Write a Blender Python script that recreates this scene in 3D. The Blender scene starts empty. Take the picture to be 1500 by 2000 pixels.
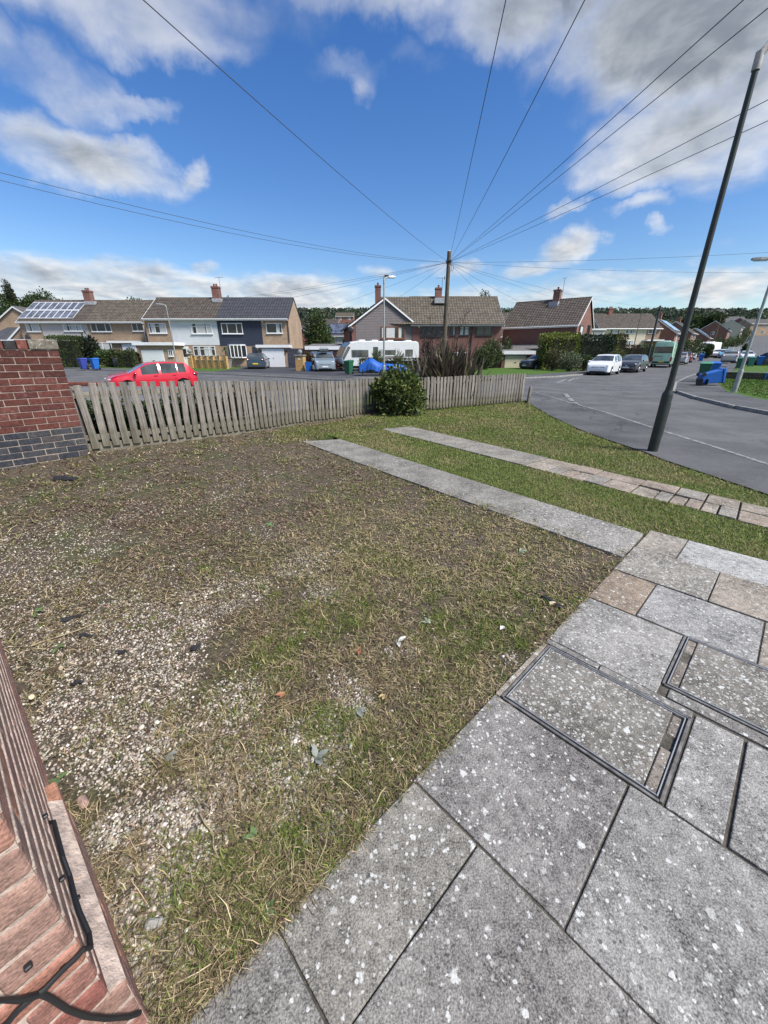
import bpy, bmesh, math, random
import numpy as np
from mathutils import Vector, Matrix
from mathutils.geometry import tessellate_polygon

rnd = random.Random(7)
nr = np.random.default_rng(7)
R = math.radians
scene = bpy.context.scene
COL = scene.collection

# ------------------------------------------------------------------ camera
EYE = 1.6
FPX = 750.0                       # focal length in pixels of the 1500 x 2000 photograph
PITCH = math.atan(310 / 750.0)    # tilt below the horizon
cam_d = bpy.data.cameras.new("camera")
cam = bpy.data.objects.new("camera", cam_d)
COL.objects.link(cam)
cam.location = (0, 0, EYE)
cam.rotation_euler = (R(90) - PITCH, 0, 0)
cam_d.sensor_fit = 'VERTICAL'
cam_d.sensor_height = 36.0
cam_d.sensor_width = 36.0
cam_d.lens = FPX / 2000.0 * 36.0
cam_d.clip_start = 0.05
cam_d.clip_end = 3000
scene.camera = cam
cT, sT = math.cos(PITCH), math.sin(PITCH)

def ray(x, y):
    l = x - 750.0; u = 1000.0 - y
    return l, FPX * cT + u * sT, -FPX * sT + u * cT

def azel(x, y):
    l, f, v = ray(x, y)
    return math.atan2(l, f), math.atan2(v, math.hypot(l, f))

# ------------------------------------------------------------------ sky, sun, exposure
SUN_AZ = R(120)      # compass-like: 0 = +Y, clockwise; behind and to the right of the camera
SUN_EL = R(50)
sun_dir = Vector((math.sin(SUN_AZ) * math.cos(SUN_EL), math.cos(SUN_AZ) * math.cos(SUN_EL), math.sin(SUN_EL)))
sd = bpy.data.lights.new("sun", 'SUN')
sd.energy = 3.4
sd.angle = R(16)
sd.color = (1.0, 0.965, 0.91)
sun = bpy.data.objects.new("sun", sd)
COL.objects.link(sun)
sun.rotation_euler = (-sun_dir).to_track_quat('-Z', 'Y').to_euler()

scene.view_settings.view_transform = 'Standard'
scene.view_settings.look = 'None'
scene.view_settings.gamma = 1.0
scene.view_settings.use_curve_mapping = False
scene.view_settings.exposure = 0.95

class NT:
    """small helper for node trees"""
    def __init__(self, tree):
        self.t = tree; self.n = tree.nodes; self.l = tree.links
    def new(self, typ, **kw):
        nd = self.n.new(typ)
        for k, v in kw.items():
            if k in nd.inputs.keys() and not hasattr(nd, k):
                self.set(nd, k, v)
            else:
                try: setattr(nd, k, v)
                except Exception: self.set(nd, k, v)
        return nd
    def set(self, nd, k, v):
        s = nd.inputs[k]
        if isinstance(v, bpy.types.NodeSocket): self.l.new(v, s)
        else:
            if s.type == 'RGBA' and len(v) == 3: v = (*v, 1)
            s.default_value = v
    def math(self, op, a, b=None, c=None, clamp=False):
        nd = self.n.new('ShaderNodeMath'); nd.operation = op; nd.use_clamp = clamp
        for i, v in enumerate((a, b, c)):
            if v is None: continue
            if isinstance(v, bpy.types.NodeSocket): self.l.new(v, nd.inputs[i])
            else: nd.inputs[i].default_value = v
        return nd.outputs[0]
    def vmath(self, op, a, b=None, scale=None):
        nd = self.n.new('ShaderNodeVectorMath'); nd.operation = op
        for i, v in enumerate((a, b)):
            if v is None: continue
            if isinstance(v, bpy.types.NodeSocket): self.l.new(v, nd.inputs[i])
            else: nd.inputs[i].default_value = v
        if scale is not None: nd.inputs['Scale'].default_value = scale
        return nd.outputs[0]
    def maprange(self, v, a, b, c=0.0, d=1.0, smooth=True):
        nd = self.n.new('ShaderNodeMapRange')
        nd.interpolation_type = 'SMOOTHSTEP' if smooth else 'LINEAR'
        self.l.new(v, nd.inputs[0])
        for i, q in enumerate((a, b, c, d)):
            if isinstance(q, bpy.types.NodeSocket): self.l.new(q, nd.inputs[1 + i])
            else: nd.inputs[1 + i].default_value = q
        return nd.outputs[0]
    def noise(self, vec, scale, detail=4, rough=.55, dist=0.0, out=0):
        nd = self.n.new('ShaderNodeTexNoise')
        if vec is not None: self.l.new(vec, nd.inputs['Vector'])
        nd.inputs['Scale'].default_value = scale; nd.inputs['Detail'].default_value = detail
        nd.inputs['Roughness'].default_value = rough; nd.inputs['Distortion'].default_value = dist
        return nd.outputs[out]
    def voro(self, vec, scale, feature='F1', out=0, rand=1.0):
        nd = self.n.new('ShaderNodeTexVoronoi'); nd.feature = feature
        if vec is not None: self.l.new(vec, nd.inputs['Vector'])
        nd.inputs['Scale'].default_value = scale
        if 'Randomness' in nd.inputs.keys(): nd.inputs['Randomness'].default_value = rand
        return nd.outputs[out]
    def mix(self, f, a, b, blend='MIX'):
        nd = self.n.new('ShaderNodeMix'); nd.data_type = 'RGBA'; nd.blend_type = blend
        for i, v in ((0, f), (6, a), (7, b)):
            s = nd.inputs[i]
            if isinstance(v, bpy.types.NodeSocket): self.l.new(v, s)
            else: s.default_value = v if i == 0 else ((*v, 1) if len(v) == 3 else v)
        return nd.outputs[2]
    def ramp(self, f, stops, interp='LINEAR'):
        nd = self.n.new('ShaderNodeValToRGB'); cr = nd.color_ramp; cr.interpolation = interp
        while len(cr.elements) < len(stops): cr.elements.new(.5)
        for e, (p, c) in zip(cr.elements, stops):
            e.position = p; e.color = (*c, 1) if len(c) == 3 else c
        self.l.new(f, nd.inputs[0])
        return nd.outputs[0]
    def sep(self, v):
        nd = self.n.new('ShaderNodeSeparateXYZ'); self.l.new(v, nd.inputs[0]); return nd.outputs
    def comb(self, x, y, z):
        nd = self.n.new('ShaderNodeCombineXYZ')
        for i, v in enumerate((x, y, z)):
            if isinstance(v, bpy.types.NodeSocket): self.l.new(v, nd.inputs[i])
            else: nd.inputs[i].default_value = v
        return nd.outputs[0]

def build_world():
    w = bpy.data.worlds.new("World"); scene.world = w; w.use_nodes = True
    T = NT(w.node_tree); T.n.clear()
    tc = T.new('ShaderNodeTexCoord')
    D = T.vmath('NORMALIZE', tc.outputs['Generated'])
    x, y, z = T.sep(D)
    wz = T.sep(T.vmath('SUBTRACT', T.noise(D, 5.0, 6, .6, out=1), (.5, .5, .5)))
    az = T.math('ADD', T.math('ARCTAN2', x, y), T.math('MULTIPLY', wz[0], .26))
    el = T.math('ADD', T.math('ARCSINE', z), T.math('MULTIPLY', T.math('MULTIPLY', wz[1], .20), T.maprange(z, .05, .45, .25, 1.0)))
    # plane-like coordinates so that clouds flatten towards the horizon
    den = T.math('ADD', T.math('MAXIMUM', z, 0.0), 0.16)
    P = T.comb(T.math('DIVIDE', x, den), T.math('DIVIDE', y, den), 0.0)
    warp = T.noise(P, 1.7, 3, .5, out=1)
    P2 = T.vmath('ADD', P, T.vmath('SCALE', T.vmath('SUBTRACT', warp, (.5, .5, .5)), scale=.35))
    n1 = T.noise(P2, 1.55, 7, .52)
    n2 = T.noise(D, 7.0, 7, .55)
    # cloud masses (azimuth, elevation, half widths, weight) as they stand over the street
    blobs = [
        ((120, -80), (520, 170), .80), ((350, 50), (210, 95), .72), ((30, 120), (200, 90), .6), ((210, 190), (130, 34), .42),
        ((140, 305), (185, 72), .95), ((60, 262), (90, 40), .7), ((348, 332), (46, 34), .78),
        ((655, 160), (150, 52), .55), ((700, 190), (70, 38), .5), ((880, 110), (110, 60), .45),
        ((760, -20), (300, 90), .75), ((1130, -60), (330, 160), 1.2), ((1330, 60), (330, 190), 1.3), ((1350, 270), (300, 110), 1.1),
        ((1180, 180), (150, 90), .6), ((1480, 180), (200, 260), 1.0),
        ((1103, 488), (66, 40), 1.0), ((1030, 520), (70, 22), .8), ((905, 518), (60, 24), .85), ((745, 528), (40, 14), .6),
        ((1262, 458), (26, 14), .7), ((1340, 497), (80, 26), .6), ((1420, 470), (50, 26), .6), ((1105, 408), (34, 16), .55), ((1240, 418), (60, 18), .55),
        ((120, 548), (330, 52), 1.15), ((230, 524), (190, 30), 1.0), ((402, 520), (44, 17), .95), ((480, 562), (240, 38), 1.1), ((640, 590), (240, 44), .95), ((20, 530), (140, 34), 1.1),
        ((1000, 585), (500, 42), .7), ((1430, 562), (240, 40), .85), ((1210, 545), (120, 18), .6),
    ]
    tot = None
    for (px, py), (wx, wy), k in blobs:
        a0, e0 = azel(px, py)
        a1, e1 = azel(px + wx, py)
        wa = max(abs(a1 - a0), .01)
        _, e2 = azel(px, py - wy); we = max(abs(e2 - e0), .008)
        q = T.math('ADD', T.math('POWER', T.math('MULTIPLY', T.math('SUBTRACT', az, a0), 1 / wa), 2.0),
                   T.math('POWER', T.math('MULTIPLY', T.math('SUBTRACT', el, e0), 1 / we), 2.0))
        d = T.math('MULTIPLY', T.math('SUBTRACT', 1.0, T.math('MULTIPLY', q, .62), clamp=True), k)
        tot = d if tot is None else T.math('MAXIMUM', tot, d)
    # everywhere else the same kind of broken cloud goes on
    side = T.maprange(T.math('ABSOLUTE', az), R(46), R(64))
    up = T.maprange(el, R(50), R(62))
    other = T.math('MAXIMUM', side, up)
    gen = T.math('MULTIPLY', T.maprange(T.noise(P, .8, 2, .5), .42, .62), other)
    tot = T.math('MAXIMUM', tot, T.math('MULTIPLY', gen, .95))
    nn = T.math('ADD', T.math('MULTIPLY', n1, .70), T.math('MULTIPLY', n2, .30))
    val = T.math('ADD', T.math('MULTIPLY', tot, .80), T.math('MULTIPLY', T.math('SUBTRACT', nn, .5), 2.1))
    mask = T.maprange(val, .12, .98)
    mask = T.math('MULTIPLY', mask, T.maprange(tot, .02, .22))
    # thickness makes the underside grey; relief from the noise gradient towards the sun
    P3 = T.vmath('ADD', P2, (sun_dir.x * .12, sun_dir.y * .12, 0))
    n3 = T.noise(P3, 1.55, 6, .58)
    relief = T.math('MULTIPLY', T.math('SUBTRACT', n1, n3), 2.4)
    thick = T.maprange(val, .45, 1.1)
    hi = T.maprange(el, R(6), R(38))
    grey = T.math('MULTIPLY', thick, T.math('ADD', T.math('MULTIPLY', hi, .85), .3))
    lum = T.math('SUBTRACT', T.math('ADD', .86, relief), T.math('MULTIPLY', grey, .66), clamp=True)
    ccol = T.ramp(lum, [(0.0, (.17, .20, .25)), (.35, (.30, .34, .40)), (.7, (.62, .66, .72)), (1.0, (.98, .98, .97))])
    sky = T.new('ShaderNodeTexSky', sky_type='NISHITA', sun_disc=False)
    sky.sun_elevation = SUN_EL; sky.sun_rotation = SUN_AZ
    sky.altitude = 100; sky.air_density = 1.15; sky.dust_density = .25; sky.ozone_density = 3.2
    b1 = T.new('ShaderNodeBackground'); hs = T.new('ShaderNodeHueSaturation'); hs.inputs['Saturation'].default_value = 1.30; hs.inputs['Hue'].default_value = .512; T.l.new(sky.outputs[0], hs.inputs['Color']); T.l.new(hs.outputs[0], b1.inputs[0]); b1.inputs[1].default_value = SKY_K
    b2 = T.new('ShaderNodeBackground'); T.l.new(ccol, b2.inputs[0]); b2.inputs[1].default_value = .50
    mx = T.new('ShaderNodeMixShader'); T.l.new(mask, mx.inputs[0]); T.l.new(b1.outputs[0], mx.inputs[1]); T.l.new(b2.outputs[0], mx.inputs[2])
    out = T.new('ShaderNodeOutputWorld'); T.l.new(mx.outputs[0], out.inputs[0])
SKY_K = 0.078
build_world()

# ------------------------------------------------------------------ helpers
def ss(t):
    t = np.clip(t, 0, 1); return t * t * (3 - 2 * t)

_py = np.array([-50, 1.6, 5.5, 8, 15.6, 17.6, 26, 34, 900.])
_pz = np.array([0, 0, .25, .30, .45, -.27, -.27, 0, 0.])
def T_(x, y):
    """height of the land"""
    x = np.asarray(x, float); y = np.asarray(y, float)
    wx = ss((-x - 1.0) / 3.0)
    z = wx * np.interp(y, _py, _pz)
    d = np.clip((y - 30) / 120, 0, 1)
    z = z + 5 * d * d
    z = z + np.clip(y - 150, 0, 270) * .1
    z = z + np.clip(y - 420, 0, 400) * .02
    return z
def TT(x, y): return float(T_(x, y))

def gnd(px, py, dz=0.0):
    """point of the land (plus dz) seen at a pixel of the photograph"""
    l, f, v = ray(px, py)
    if v < -1:
        k = (dz - EYE) / v; X, Y = l * k, f * k
        for _ in range(12):
            k = (TT(X, Y) + dz - EYE) / v
            if k <= 0 or k * f > 120: k = min(max(k, .1), 120 / f)
            X, Y = .5 * X + .5 * l * k, .5 * Y + .5 * f * k
        return X, Y
    for Y in np.arange(30, 420, .5):
        z = EYE + v / f * Y
        if TT(l / f * Y, Y) + dz >= z: return l / f * Y, float(Y)
    return l / f * 420, 420.0
def atY(px, py, Y):
    l, f, v = ray(px, py)
    return l / f * Y, EYE + v / f * Y
def hit_plane(px, py, p0, n):
    d = Vector(ray(px, py)); o = Vector((0, 0, EYE))
    t = (Vector(p0) - o).dot(n) / d.dot(n)
    return o + d * t

def tag(o, label=None, cat=None, group=None, kind=None):
    if label: o['label'] = label
    if cat: o['category'] = cat
    if group: o['group'] = group
    if kind: o['kind'] = kind
    return o
def thing(name, label, cat, loc=(0, 0, 0), rz=0.0, group=None):
    o = bpy.data.objects.new(name, None); COL.objects.link(o)
    o.empty_display_size = .1
    o.location = loc; o.rotation_euler = (0, 0, rz)
    return tag(o, label, cat, group)

class MB:
    def __init__(self): self.v = []; self.f = []; self.m = []
    def add(self, vs, fs, m=0):
        b = len(self.v); self.v += [tuple(p) for p in vs]
        for f in fs: self.f.append(tuple(i + b for i in f)); self.m.append(m)
        return self
    def box(self, x0, x1, y0, y1, z0, z1, m=0):
        return self.add([(x0, y0, z0), (x1, y0, z0), (x1, y1, z0), (x0, y1, z0), (x0, y0, z1), (x1, y0, z1), (x1, y1, z1), (x0, y1, z1)],
                        [(0, 3, 2, 1), (4, 5, 6, 7), (0, 1, 5, 4), (1, 2, 6, 5), (2, 3, 7, 6), (3, 0, 4, 7)], m)
    def frus(self, c0, s0, c1, s1, m=0):
        """tapered box: rectangles (cx,cy,z),(sx,sy) at bottom and top"""
        vs = []
        for (cx, cy, z), (sx, sy) in ((c0, s0), (c1, s1)):
            vs += [(cx - sx, cy - sy, z), (cx + sx, cy - sy, z), (cx + sx, cy + sy, z), (cx - sx, cy + sy, z)]
        return self.add(vs, [(0, 3, 2, 1), (4, 5, 6, 7), (0, 1, 5, 4), (1, 2, 6, 5), (2, 3, 7, 6), (3, 0, 4, 7)], m)
    def prism(self, poly, d0, d1, fn, m=0):
        """poly [(a,b)...] swept from d0 to d1; fn(a,b,d) -> xyz"""
        n = len(poly)
        vs = [fn(a, b, d0) for a, b in poly] + [fn(a, b, d1) for a, b in poly]
        fs = [tuple(range(n - 1, -1, -1)), tuple(range(n, 2 * n))] + [(i, (i + 1) % n, n + (i + 1) % n, n + i) for i in range(n)]
        return self.add(vs, fs, m)
    def tube(self, pts, rad, n=8, m=0, cap=True):
        pts = [Vector(p) for p in pts]
        if not hasattr(rad, '__len__'): rad = [rad] * len(pts)
        vs = []; up = None
        for i, p in enumerate(pts):
            t = (pts[min(i + 1, len(pts) - 1)] - pts[max(i - 1, 0)]).normalized()
            if up is None:
                up = Vector((0, 0, 1)) if abs(t.z) < .9 else Vector((1, 0, 0))
            a = t.cross(up)
            if a.length < 1e-4: a = t.cross(Vector((0, 1, 0)))
            a.normalize(); b = a.cross(t); up = b
            for k in range(n):
                w = 2 * math.pi * k / n
                vs.append(p + (a * math.cos(w) + b * math.sin(w)) * rad[i])
        fs = []
        for i in range(len(pts) - 1):
            for k in range(n):
                fs.append((i * n + k, i * n + (k + 1) % n, (i + 1) * n + (k + 1) % n, (i + 1) * n + k))
        if cap:
            fs.append(tuple(range(n - 1, -1, -1))); fs.append(tuple(range((len(pts) - 1) * n, len(pts) * n)))
        return self.add(vs, fs, m)
    def lathe(self, prof, n=16, c=(0, 0, 0), axis='z', m=0):
        vs = []
        for r, h in prof:
            for k in range(n):
                w = 2 * math.pi * k / n; a, b = r * math.cos(w), r * math.sin(w)
                p = (a, b, h) if axis == 'z' else ((a, h, b) if axis == 'y' else (h, a, b))
                vs.append((c[0] + p[0], c[1] + p[1], c[2] + p[2]))
        fs = []
        for i in range(len(prof) - 1):
            for k in range(n):
                q = (i * n + k, i * n + (k + 1) % n, (i + 1) * n + (k + 1) % n, (i + 1) * n + k)
                fs.append(q)
        fs.append(tuple(range(n))); fs.append(tuple(range((len(prof) - 1) * n, len(prof) * n)))
        return self.add(vs, fs, m)
    def mesh(self, name, mats):
        me = bpy.data.meshes.new(name); me.from_pydata(self.v, [], self.f)
        if not isinstance(mats, (list, tuple)): mats = [mats]
        for q in mats: me.materials.append(q)
        if any(self.m): me.polygons.foreach_set('material_index', self.m)
        return me
    def build(self, name, mats, parent=None, smooth=False, bevel=0, fix=True, seg=1, ang=35):
        me = self.mesh(name, mats)
        if fix:
            bm = bmesh.new(); bm.from_mesh(me); bmesh.ops.recalc_face_normals(bm, faces=bm.faces); bm.to_mesh(me); bm.free()
        if smooth:
            me.polygons.foreach_set('use_smooth', [True] * len(me.polygons))
            try: me.set_sharp_from_angle(angle=R(ang))
            except Exception: pass
        o = bpy.data.objects.new(name, me); COL.objects.link(o)
        if parent is not None: o.parent = parent
        if bevel:
            b = o.modifiers.new('bevel', 'BEVEL'); b.width = bevel; b.segments = seg; b.limit_method = 'ANGLE'; b.angle_limit = R(40)
        return o
def inst(name, me, parent=None, loc=(0, 0, 0), rot=(0, 0, 0), scale=(1, 1, 1), color=None):
    o = bpy.data.objects.new(name, me); COL.objects.link(o)
    if parent is not None: o.parent = parent
    o.location = loc; o.rotation_euler = rot; o.scale = scale
    if color is not None: o.color = color
    return o
def copy_tree(o, parent=None):
    c = o.copy(); COL.objects.link(c); c.parent = parent
    for ch in list(o.children): copy_tree(ch, c)
    return c

def np_mesh(name, V, faces, cols, mat, k):
    """V (n*k,3) built from n copies of a template; faces: list of index tuples within one template; cols (n,3) or (n*k,3)"""
    n = len(V) // k
    lv = []; ltot = []
    for f in faces: lv += list(f); ltot.append(len(f))
    lv = np.array(lv); ltot = np.array(ltot)
    L = (np.arange(n)[:, None] * k + lv[None, :]).ravel().astype(np.int32)
    tot = np.tile(ltot, n).astype(np.int32)
    st = np.concatenate([[0], np.cumsum(tot)[:-1]]).astype(np.int32)
    me = bpy.data.meshes.new(name)
    me.vertices.add(len(V)); me.vertices.foreach_set('co', np.ascontiguousarray(V, dtype=np.float32).ravel())
    me.loops.add(len(L)); me.loops.foreach_set('vertex_index', L)
    me.polygons.add(len(tot)); me.polygons.foreach_set('loop_start', st); me.polygons.foreach_set('loop_total', tot)
    me.update(calc_edges=True)
    if cols is not None:
        if len(cols) == n: cols = np.repeat(cols, k, axis=0)
        a = me.attributes.new('col', 'FLOAT_COLOR', 'POINT')
        c4 = np.ones((len(V), 4), np.float32); c4[:, :3] = np.clip(cols, 0, 1)
        a.data.foreach_set('color', c4.ravel())
    me.materials.append(mat)
    return me
def np_obj(name, me, parent=None):
    o = bpy.data.objects.new(name, me); COL.objects.link(o)
    if parent is not None: o.parent = parent
    return o

def vnoise(x, y, s, seed=0):
    """smooth value noise in 0..1"""
    x = np.asarray(x, float) * s; y = np.asarray(y, float) * s
    xi = np.floor(x).astype(np.int64); yi = np.floor(y).astype(np.int64); fx = x - xi; fy = y - yi
    fx = fx * fx * (3 - 2 * fx); fy = fy * fy * (3 - 2 * fy)
    def h(a, b):
        n = (a * 374761393 + b * 668265263 + seed * 974711) & 0x7fffffff
        n = ((n ^ (n >> 13)) * 1274126177) & 0x7fffffff
        return ((n ^ (n >> 16)) & 0xffff) / 65535.0
    return (h(xi, yi) * (1 - fx) + h(xi + 1, yi) * fx) * (1 - fy) + (h(xi, yi + 1) * (1 - fx) + h(xi + 1, yi + 1) * fx) * fy
def fbm(x, y, s, seed=0, o=4):
    t = 0; a = 1; w = 0
    for i in range(o):
        t = t + a * vnoise(x, y, s * 2 ** i, seed + i * 17); w += a; a *= .5
    return t / w
def inpoly(x, y, poly):
    x = np.asarray(x); y = np.asarray(y); c = np.zeros(x.shape, bool); n = len(poly); j = n - 1
    for i in range(n):
        xi, yi = poly[i]; xj, yj = poly[j]
        t = ((yi > y) != (yj > y)) & (x < (xj - xi) * (y - yi) / (yj - yi + 1e-12) + xi)
        c ^= t; j = i
    return c

def patch(name, poly, mat, dz=0.0, step=1.0, zfn=None, parent=None, kind='structure', thick=0.0):
    """sheet over a polygon that follows the land"""
    bm = bmesh.new()
    vs = [bm.verts.new((x, y, 0)) for x, y in poly]
    for t in tessellate_polygon([[Vector((x, y, 0)) for x, y in poly]]):
        try: bm.faces.new([vs[i] for i in t])
        except Exception: pass
    xs = [p[0] for p in poly]; ys = [p[1] for p in poly]
    for ax, lo, hi in ((0, min(xs), max(xs)), (1, min(ys), max(ys))):
        k = math.ceil(lo / step) * step
        while k < hi:
            co = (k, 0, 0) if ax == 0 else (0, k, 0); no = (1, 0, 0) if ax == 0 else (0, 1, 0)
            bmesh.ops.bisect_plane(bm, geom=bm.verts[:] + bm.edges[:] + bm.faces[:], plane_co=co, plane_no=no)
            k += step
    f = zfn or T_
    bm.verts.ensure_lookup_table()
    co = np.array([v.co[:2] for v in bm.verts]); z = f(co[:, 0], co[:, 1]) + dz
    for v, q in zip(bm.verts, z): v.co.z = q
    bmesh.ops.recalc_face_normals(bm, faces=bm.faces)
    if sum(fc.normal.z for fc in bm.faces) < 0: bmesh.ops.reverse_faces(bm, faces=bm.faces)
    if thick:
        g = bmesh.ops.extrude_edge_only(bm, edges=[e for e in bm.edges if e.is_boundary])
        for v in [q for q in g['geom'] if isinstance(q, bmesh.types.BMVert)]: v.co.z -= thick
    me = bpy.data.meshes.new(name); bm.to_mesh(me); bm.free(); me.materials.append(mat)
    o = bpy.data.objects.new(name, me); COL.objects.link(o)
    if parent is not None: o.parent = parent
    if kind: o['kind'] = kind
    return o

# ------------------------------------------------------------------ materials
MATS = {}
def material(name):
    m = bpy.data.materials.new(name); m.use_nodes = True
    T = NT(m.node_tree); bs = T.n['Principled BSDF']
    MATS[name] = m
    return m, T, bs
def bump(T, bs, h, strength=.3, dist=.01):
    b = T.new('ShaderNodeBump'); b.inputs['Strength'].default_value = strength; b.inputs['Distance'].default_value = dist
    T.l.new(h, b.inputs['Height']); T.l.new(b.outputs[0], bs.inputs['Normal'])
def pos(T): return T.new('ShaderNodeNewGeometry').outputs['Position']
def oco(T): return T.new('ShaderNodeTexCoord').outputs['Object']
def plain(name, col, rough=.6, metal=0.0, var=.12, scale=6.0, bmp=0.0, coat=0.0, spec=.5, bscale=None):
    m, T, bs = material(name)
    v = oco(T); n = T.noise(v, scale, 5, .6)
    f = T.maprange(n, .3, .7, 1 - var, 1 + var)
    c = T.vmath('SCALE', T.comb(*col)); T.l.new(f, c.node.inputs['Scale'])
    T.l.new(c, bs.inputs['Base Color'])
    bs.inputs['Roughness'].default_value = rough; bs.inputs['Metallic'].default_value = metal
    bs.inputs['Coat Weight'].default_value = coat; bs.inputs['Coat Roughness'].default_value = .06
    bs.inputs['Specular IOR Level'].default_value = spec
    if bmp: bump(T, bs, T.noise(v, bscale or scale * 4, 4, .6), bmp, .01)
    return m
def attrmat(name, rough=.7, trans=0.25, spec=.3):
    m, T, bs = material(name)
    a = T.new('ShaderNodeAttribute'); a.attribute_name = 'col'
    T.l.new(a.outputs['Color'], bs.inputs['Base Color'])
    bs.inputs['Roughness'].default_value = rough; bs.inputs['Specular IOR Level'].default_value = spec
    if trans:
        tr = T.new('ShaderNodeBsdfTranslucent'); T.l.new(a.outputs['Color'], tr.inputs[0])
        mx = T.new('ShaderNodeMixShader'); mx.inputs[0].default_value = trans
        T.l.new(bs.outputs[0], mx.inputs[1]); T.l.new(tr.outputs[0], mx.inputs[2])
        T.l.new(mx.outputs[0], T.n['Material Output'].inputs[0])
    return m
M_LEAF = attrmat('leaf', .55, .25, .4)
M_BLADE = attrmat('blade', .75, .2, .2)
M_STONE = attrmat('gravel_stone', .85, 0, .3)
M_STRAW = attrmat('straw', .8, .12, .2)

def m_soil():
    m, T, bs = material('garden_soil'); p = pos(T)
    a = T.noise(p, 2.2, 6, .6); b = T.noise(p, 45, 5, .7); c = T.voro(p, 70, out=0)
    col = T.ramp(b, [(.25, (.022, .017, .011)), (.5, (.085, .064, .042)), (.75, (.20, .155, .10))])
    col = T.mix(T.maprange(a, .45, .65), col, T.ramp(b, [(.3, (.022, .024, .009)), (.7, (.11, .112, .045))]))
    T.l.new(col, bs.inputs['Base Color']); bs.inputs['Roughness'].default_value = .95
    bump(T, bs, T.math('ADD', b, T.math('MULTIPLY', c, .6)), .9, .02); return m
M_SOIL = m_soil()
def m_lawn(name, dark, light, dry, k=.5):
    m, T, bs = material(name); p = pos(T)
    a = T.noise(p, 1.1, 6, .62); b = T.noise(p, 38, 5, .7); d = T.noise(p, 6, 5, .6)
    col = T.mix(T.maprange(b, .3, .72), dark, light)
    col = T.mix(T.math('MULTIPLY', T.maprange(T.math('ADD', T.math('MULTIPLY', a, .6), T.math('MULTIPLY', d, .4)), k, k + .14), .75), col, dry)
    T.l.new(col, bs.inputs['Base Color']); bs.inputs['Roughness'].default_value = .9; bs.inputs['Specular IOR Level'].default_value = .2
    bump(T, bs, b, .9, .03); return m
M_LAWN = m_lawn('lawn_turf', (.040, .062, .016), (.125, .160, .042), (.20, .175, .08))
M_LAWN2 = m_lawn('far_lawn', (.040, .085, .012), (.085, .155, .028), (.13, .14, .05), .62)
M_FIELD = m_lawn('far_ground', (.035, .055, .018), (.075, .095, .035), (.12, .105, .055), .5)

def m_asphalt(name, base, var=.25, speck=.5):
    m, T, bs = material(name); p = pos(T)
    a = T.noise(p, .7, 6, .6); b = T.noise(p, 130, 3, .6); c = T.noise(p, 14, 5, .65)
    f = T.math('ADD', T.maprange(a, .3, .7, 1 - var, 1 + var), T.math('ADD', T.maprange(b, .3, .7, -speck, speck), T.maprange(c, .3, .7, -.12, .12)))
    col = T.vmath('SCALE', T.comb(*base)); T.l.new(f, col.node.inputs['Scale'])
    q = T.vmath('ADD', p, T.vmath('SCALE', T.vmath('SUBTRACT', T.noise(p, 1.6, 5, .65, out=1), (.5, .5, .5)), scale=1.3))
    ck = T.math('MULTIPLY', T.maprange(T.voro(q, .33, 'DISTANCE_TO_EDGE'), .004, .012, 1, 0), T.maprange(T.noise(p, .25, 2, .5), .45, .6))
    st = T.maprange(T.noise(T.vmath('MULTIPLY', p, (.22, 1.0, 1.0)), .9, 5, .6), .5, .68)
    col = T.mix(T.math('MULTIPLY', st, .35), col, T.vmath('SCALE', T.comb(*base), scale=1.45))
    col = T.mix(T.math('MULTIPLY', ck, .75), col, (.022, .022, .023))
    T.l.new(col, bs.inputs['Base Color']); bs.inputs['Roughness'].default_value = .88; bs.inputs['Specular IOR Level'].default_value = .35
    bump(T, bs, b, .5, .01); return m
M_ROAD = m_asphalt('asphalt', (.098, .097, .098))
M_PATH = m_asphalt('asphalt_path', (.080, .079, .080), .3)
M_DRIVE = m_asphalt('asphalt_drive', (.045, .046, .052), .2)
M_CONC_DRIVE = m_asphalt('concrete_drive', (.13, .13, .132), .15, .25)
M_KERB = plain('kerb_concrete', (.24, .235, .22), .9, var=.25, scale=5, bmp=.3)
M_LINE = None
def m_line():
    m, T, bs = material('road_paint'); p = pos(T)
    n = T.noise(p, 9, 6, .7); n2 = T.noise(p, 60, 3, .7)
    f = T.maprange(T.math('ADD', T.math('MULTIPLY', n, .6), T.math('MULTIPLY', n2, .4)), .44, .58)
    col = T.mix(f, (.10, .10, .10), (.34, .34, .325)); T.l.new(col, bs.inputs['Base Color']); bs.inputs['Roughness'].default_value = .8; return m
M_LINE = m_line()

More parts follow.
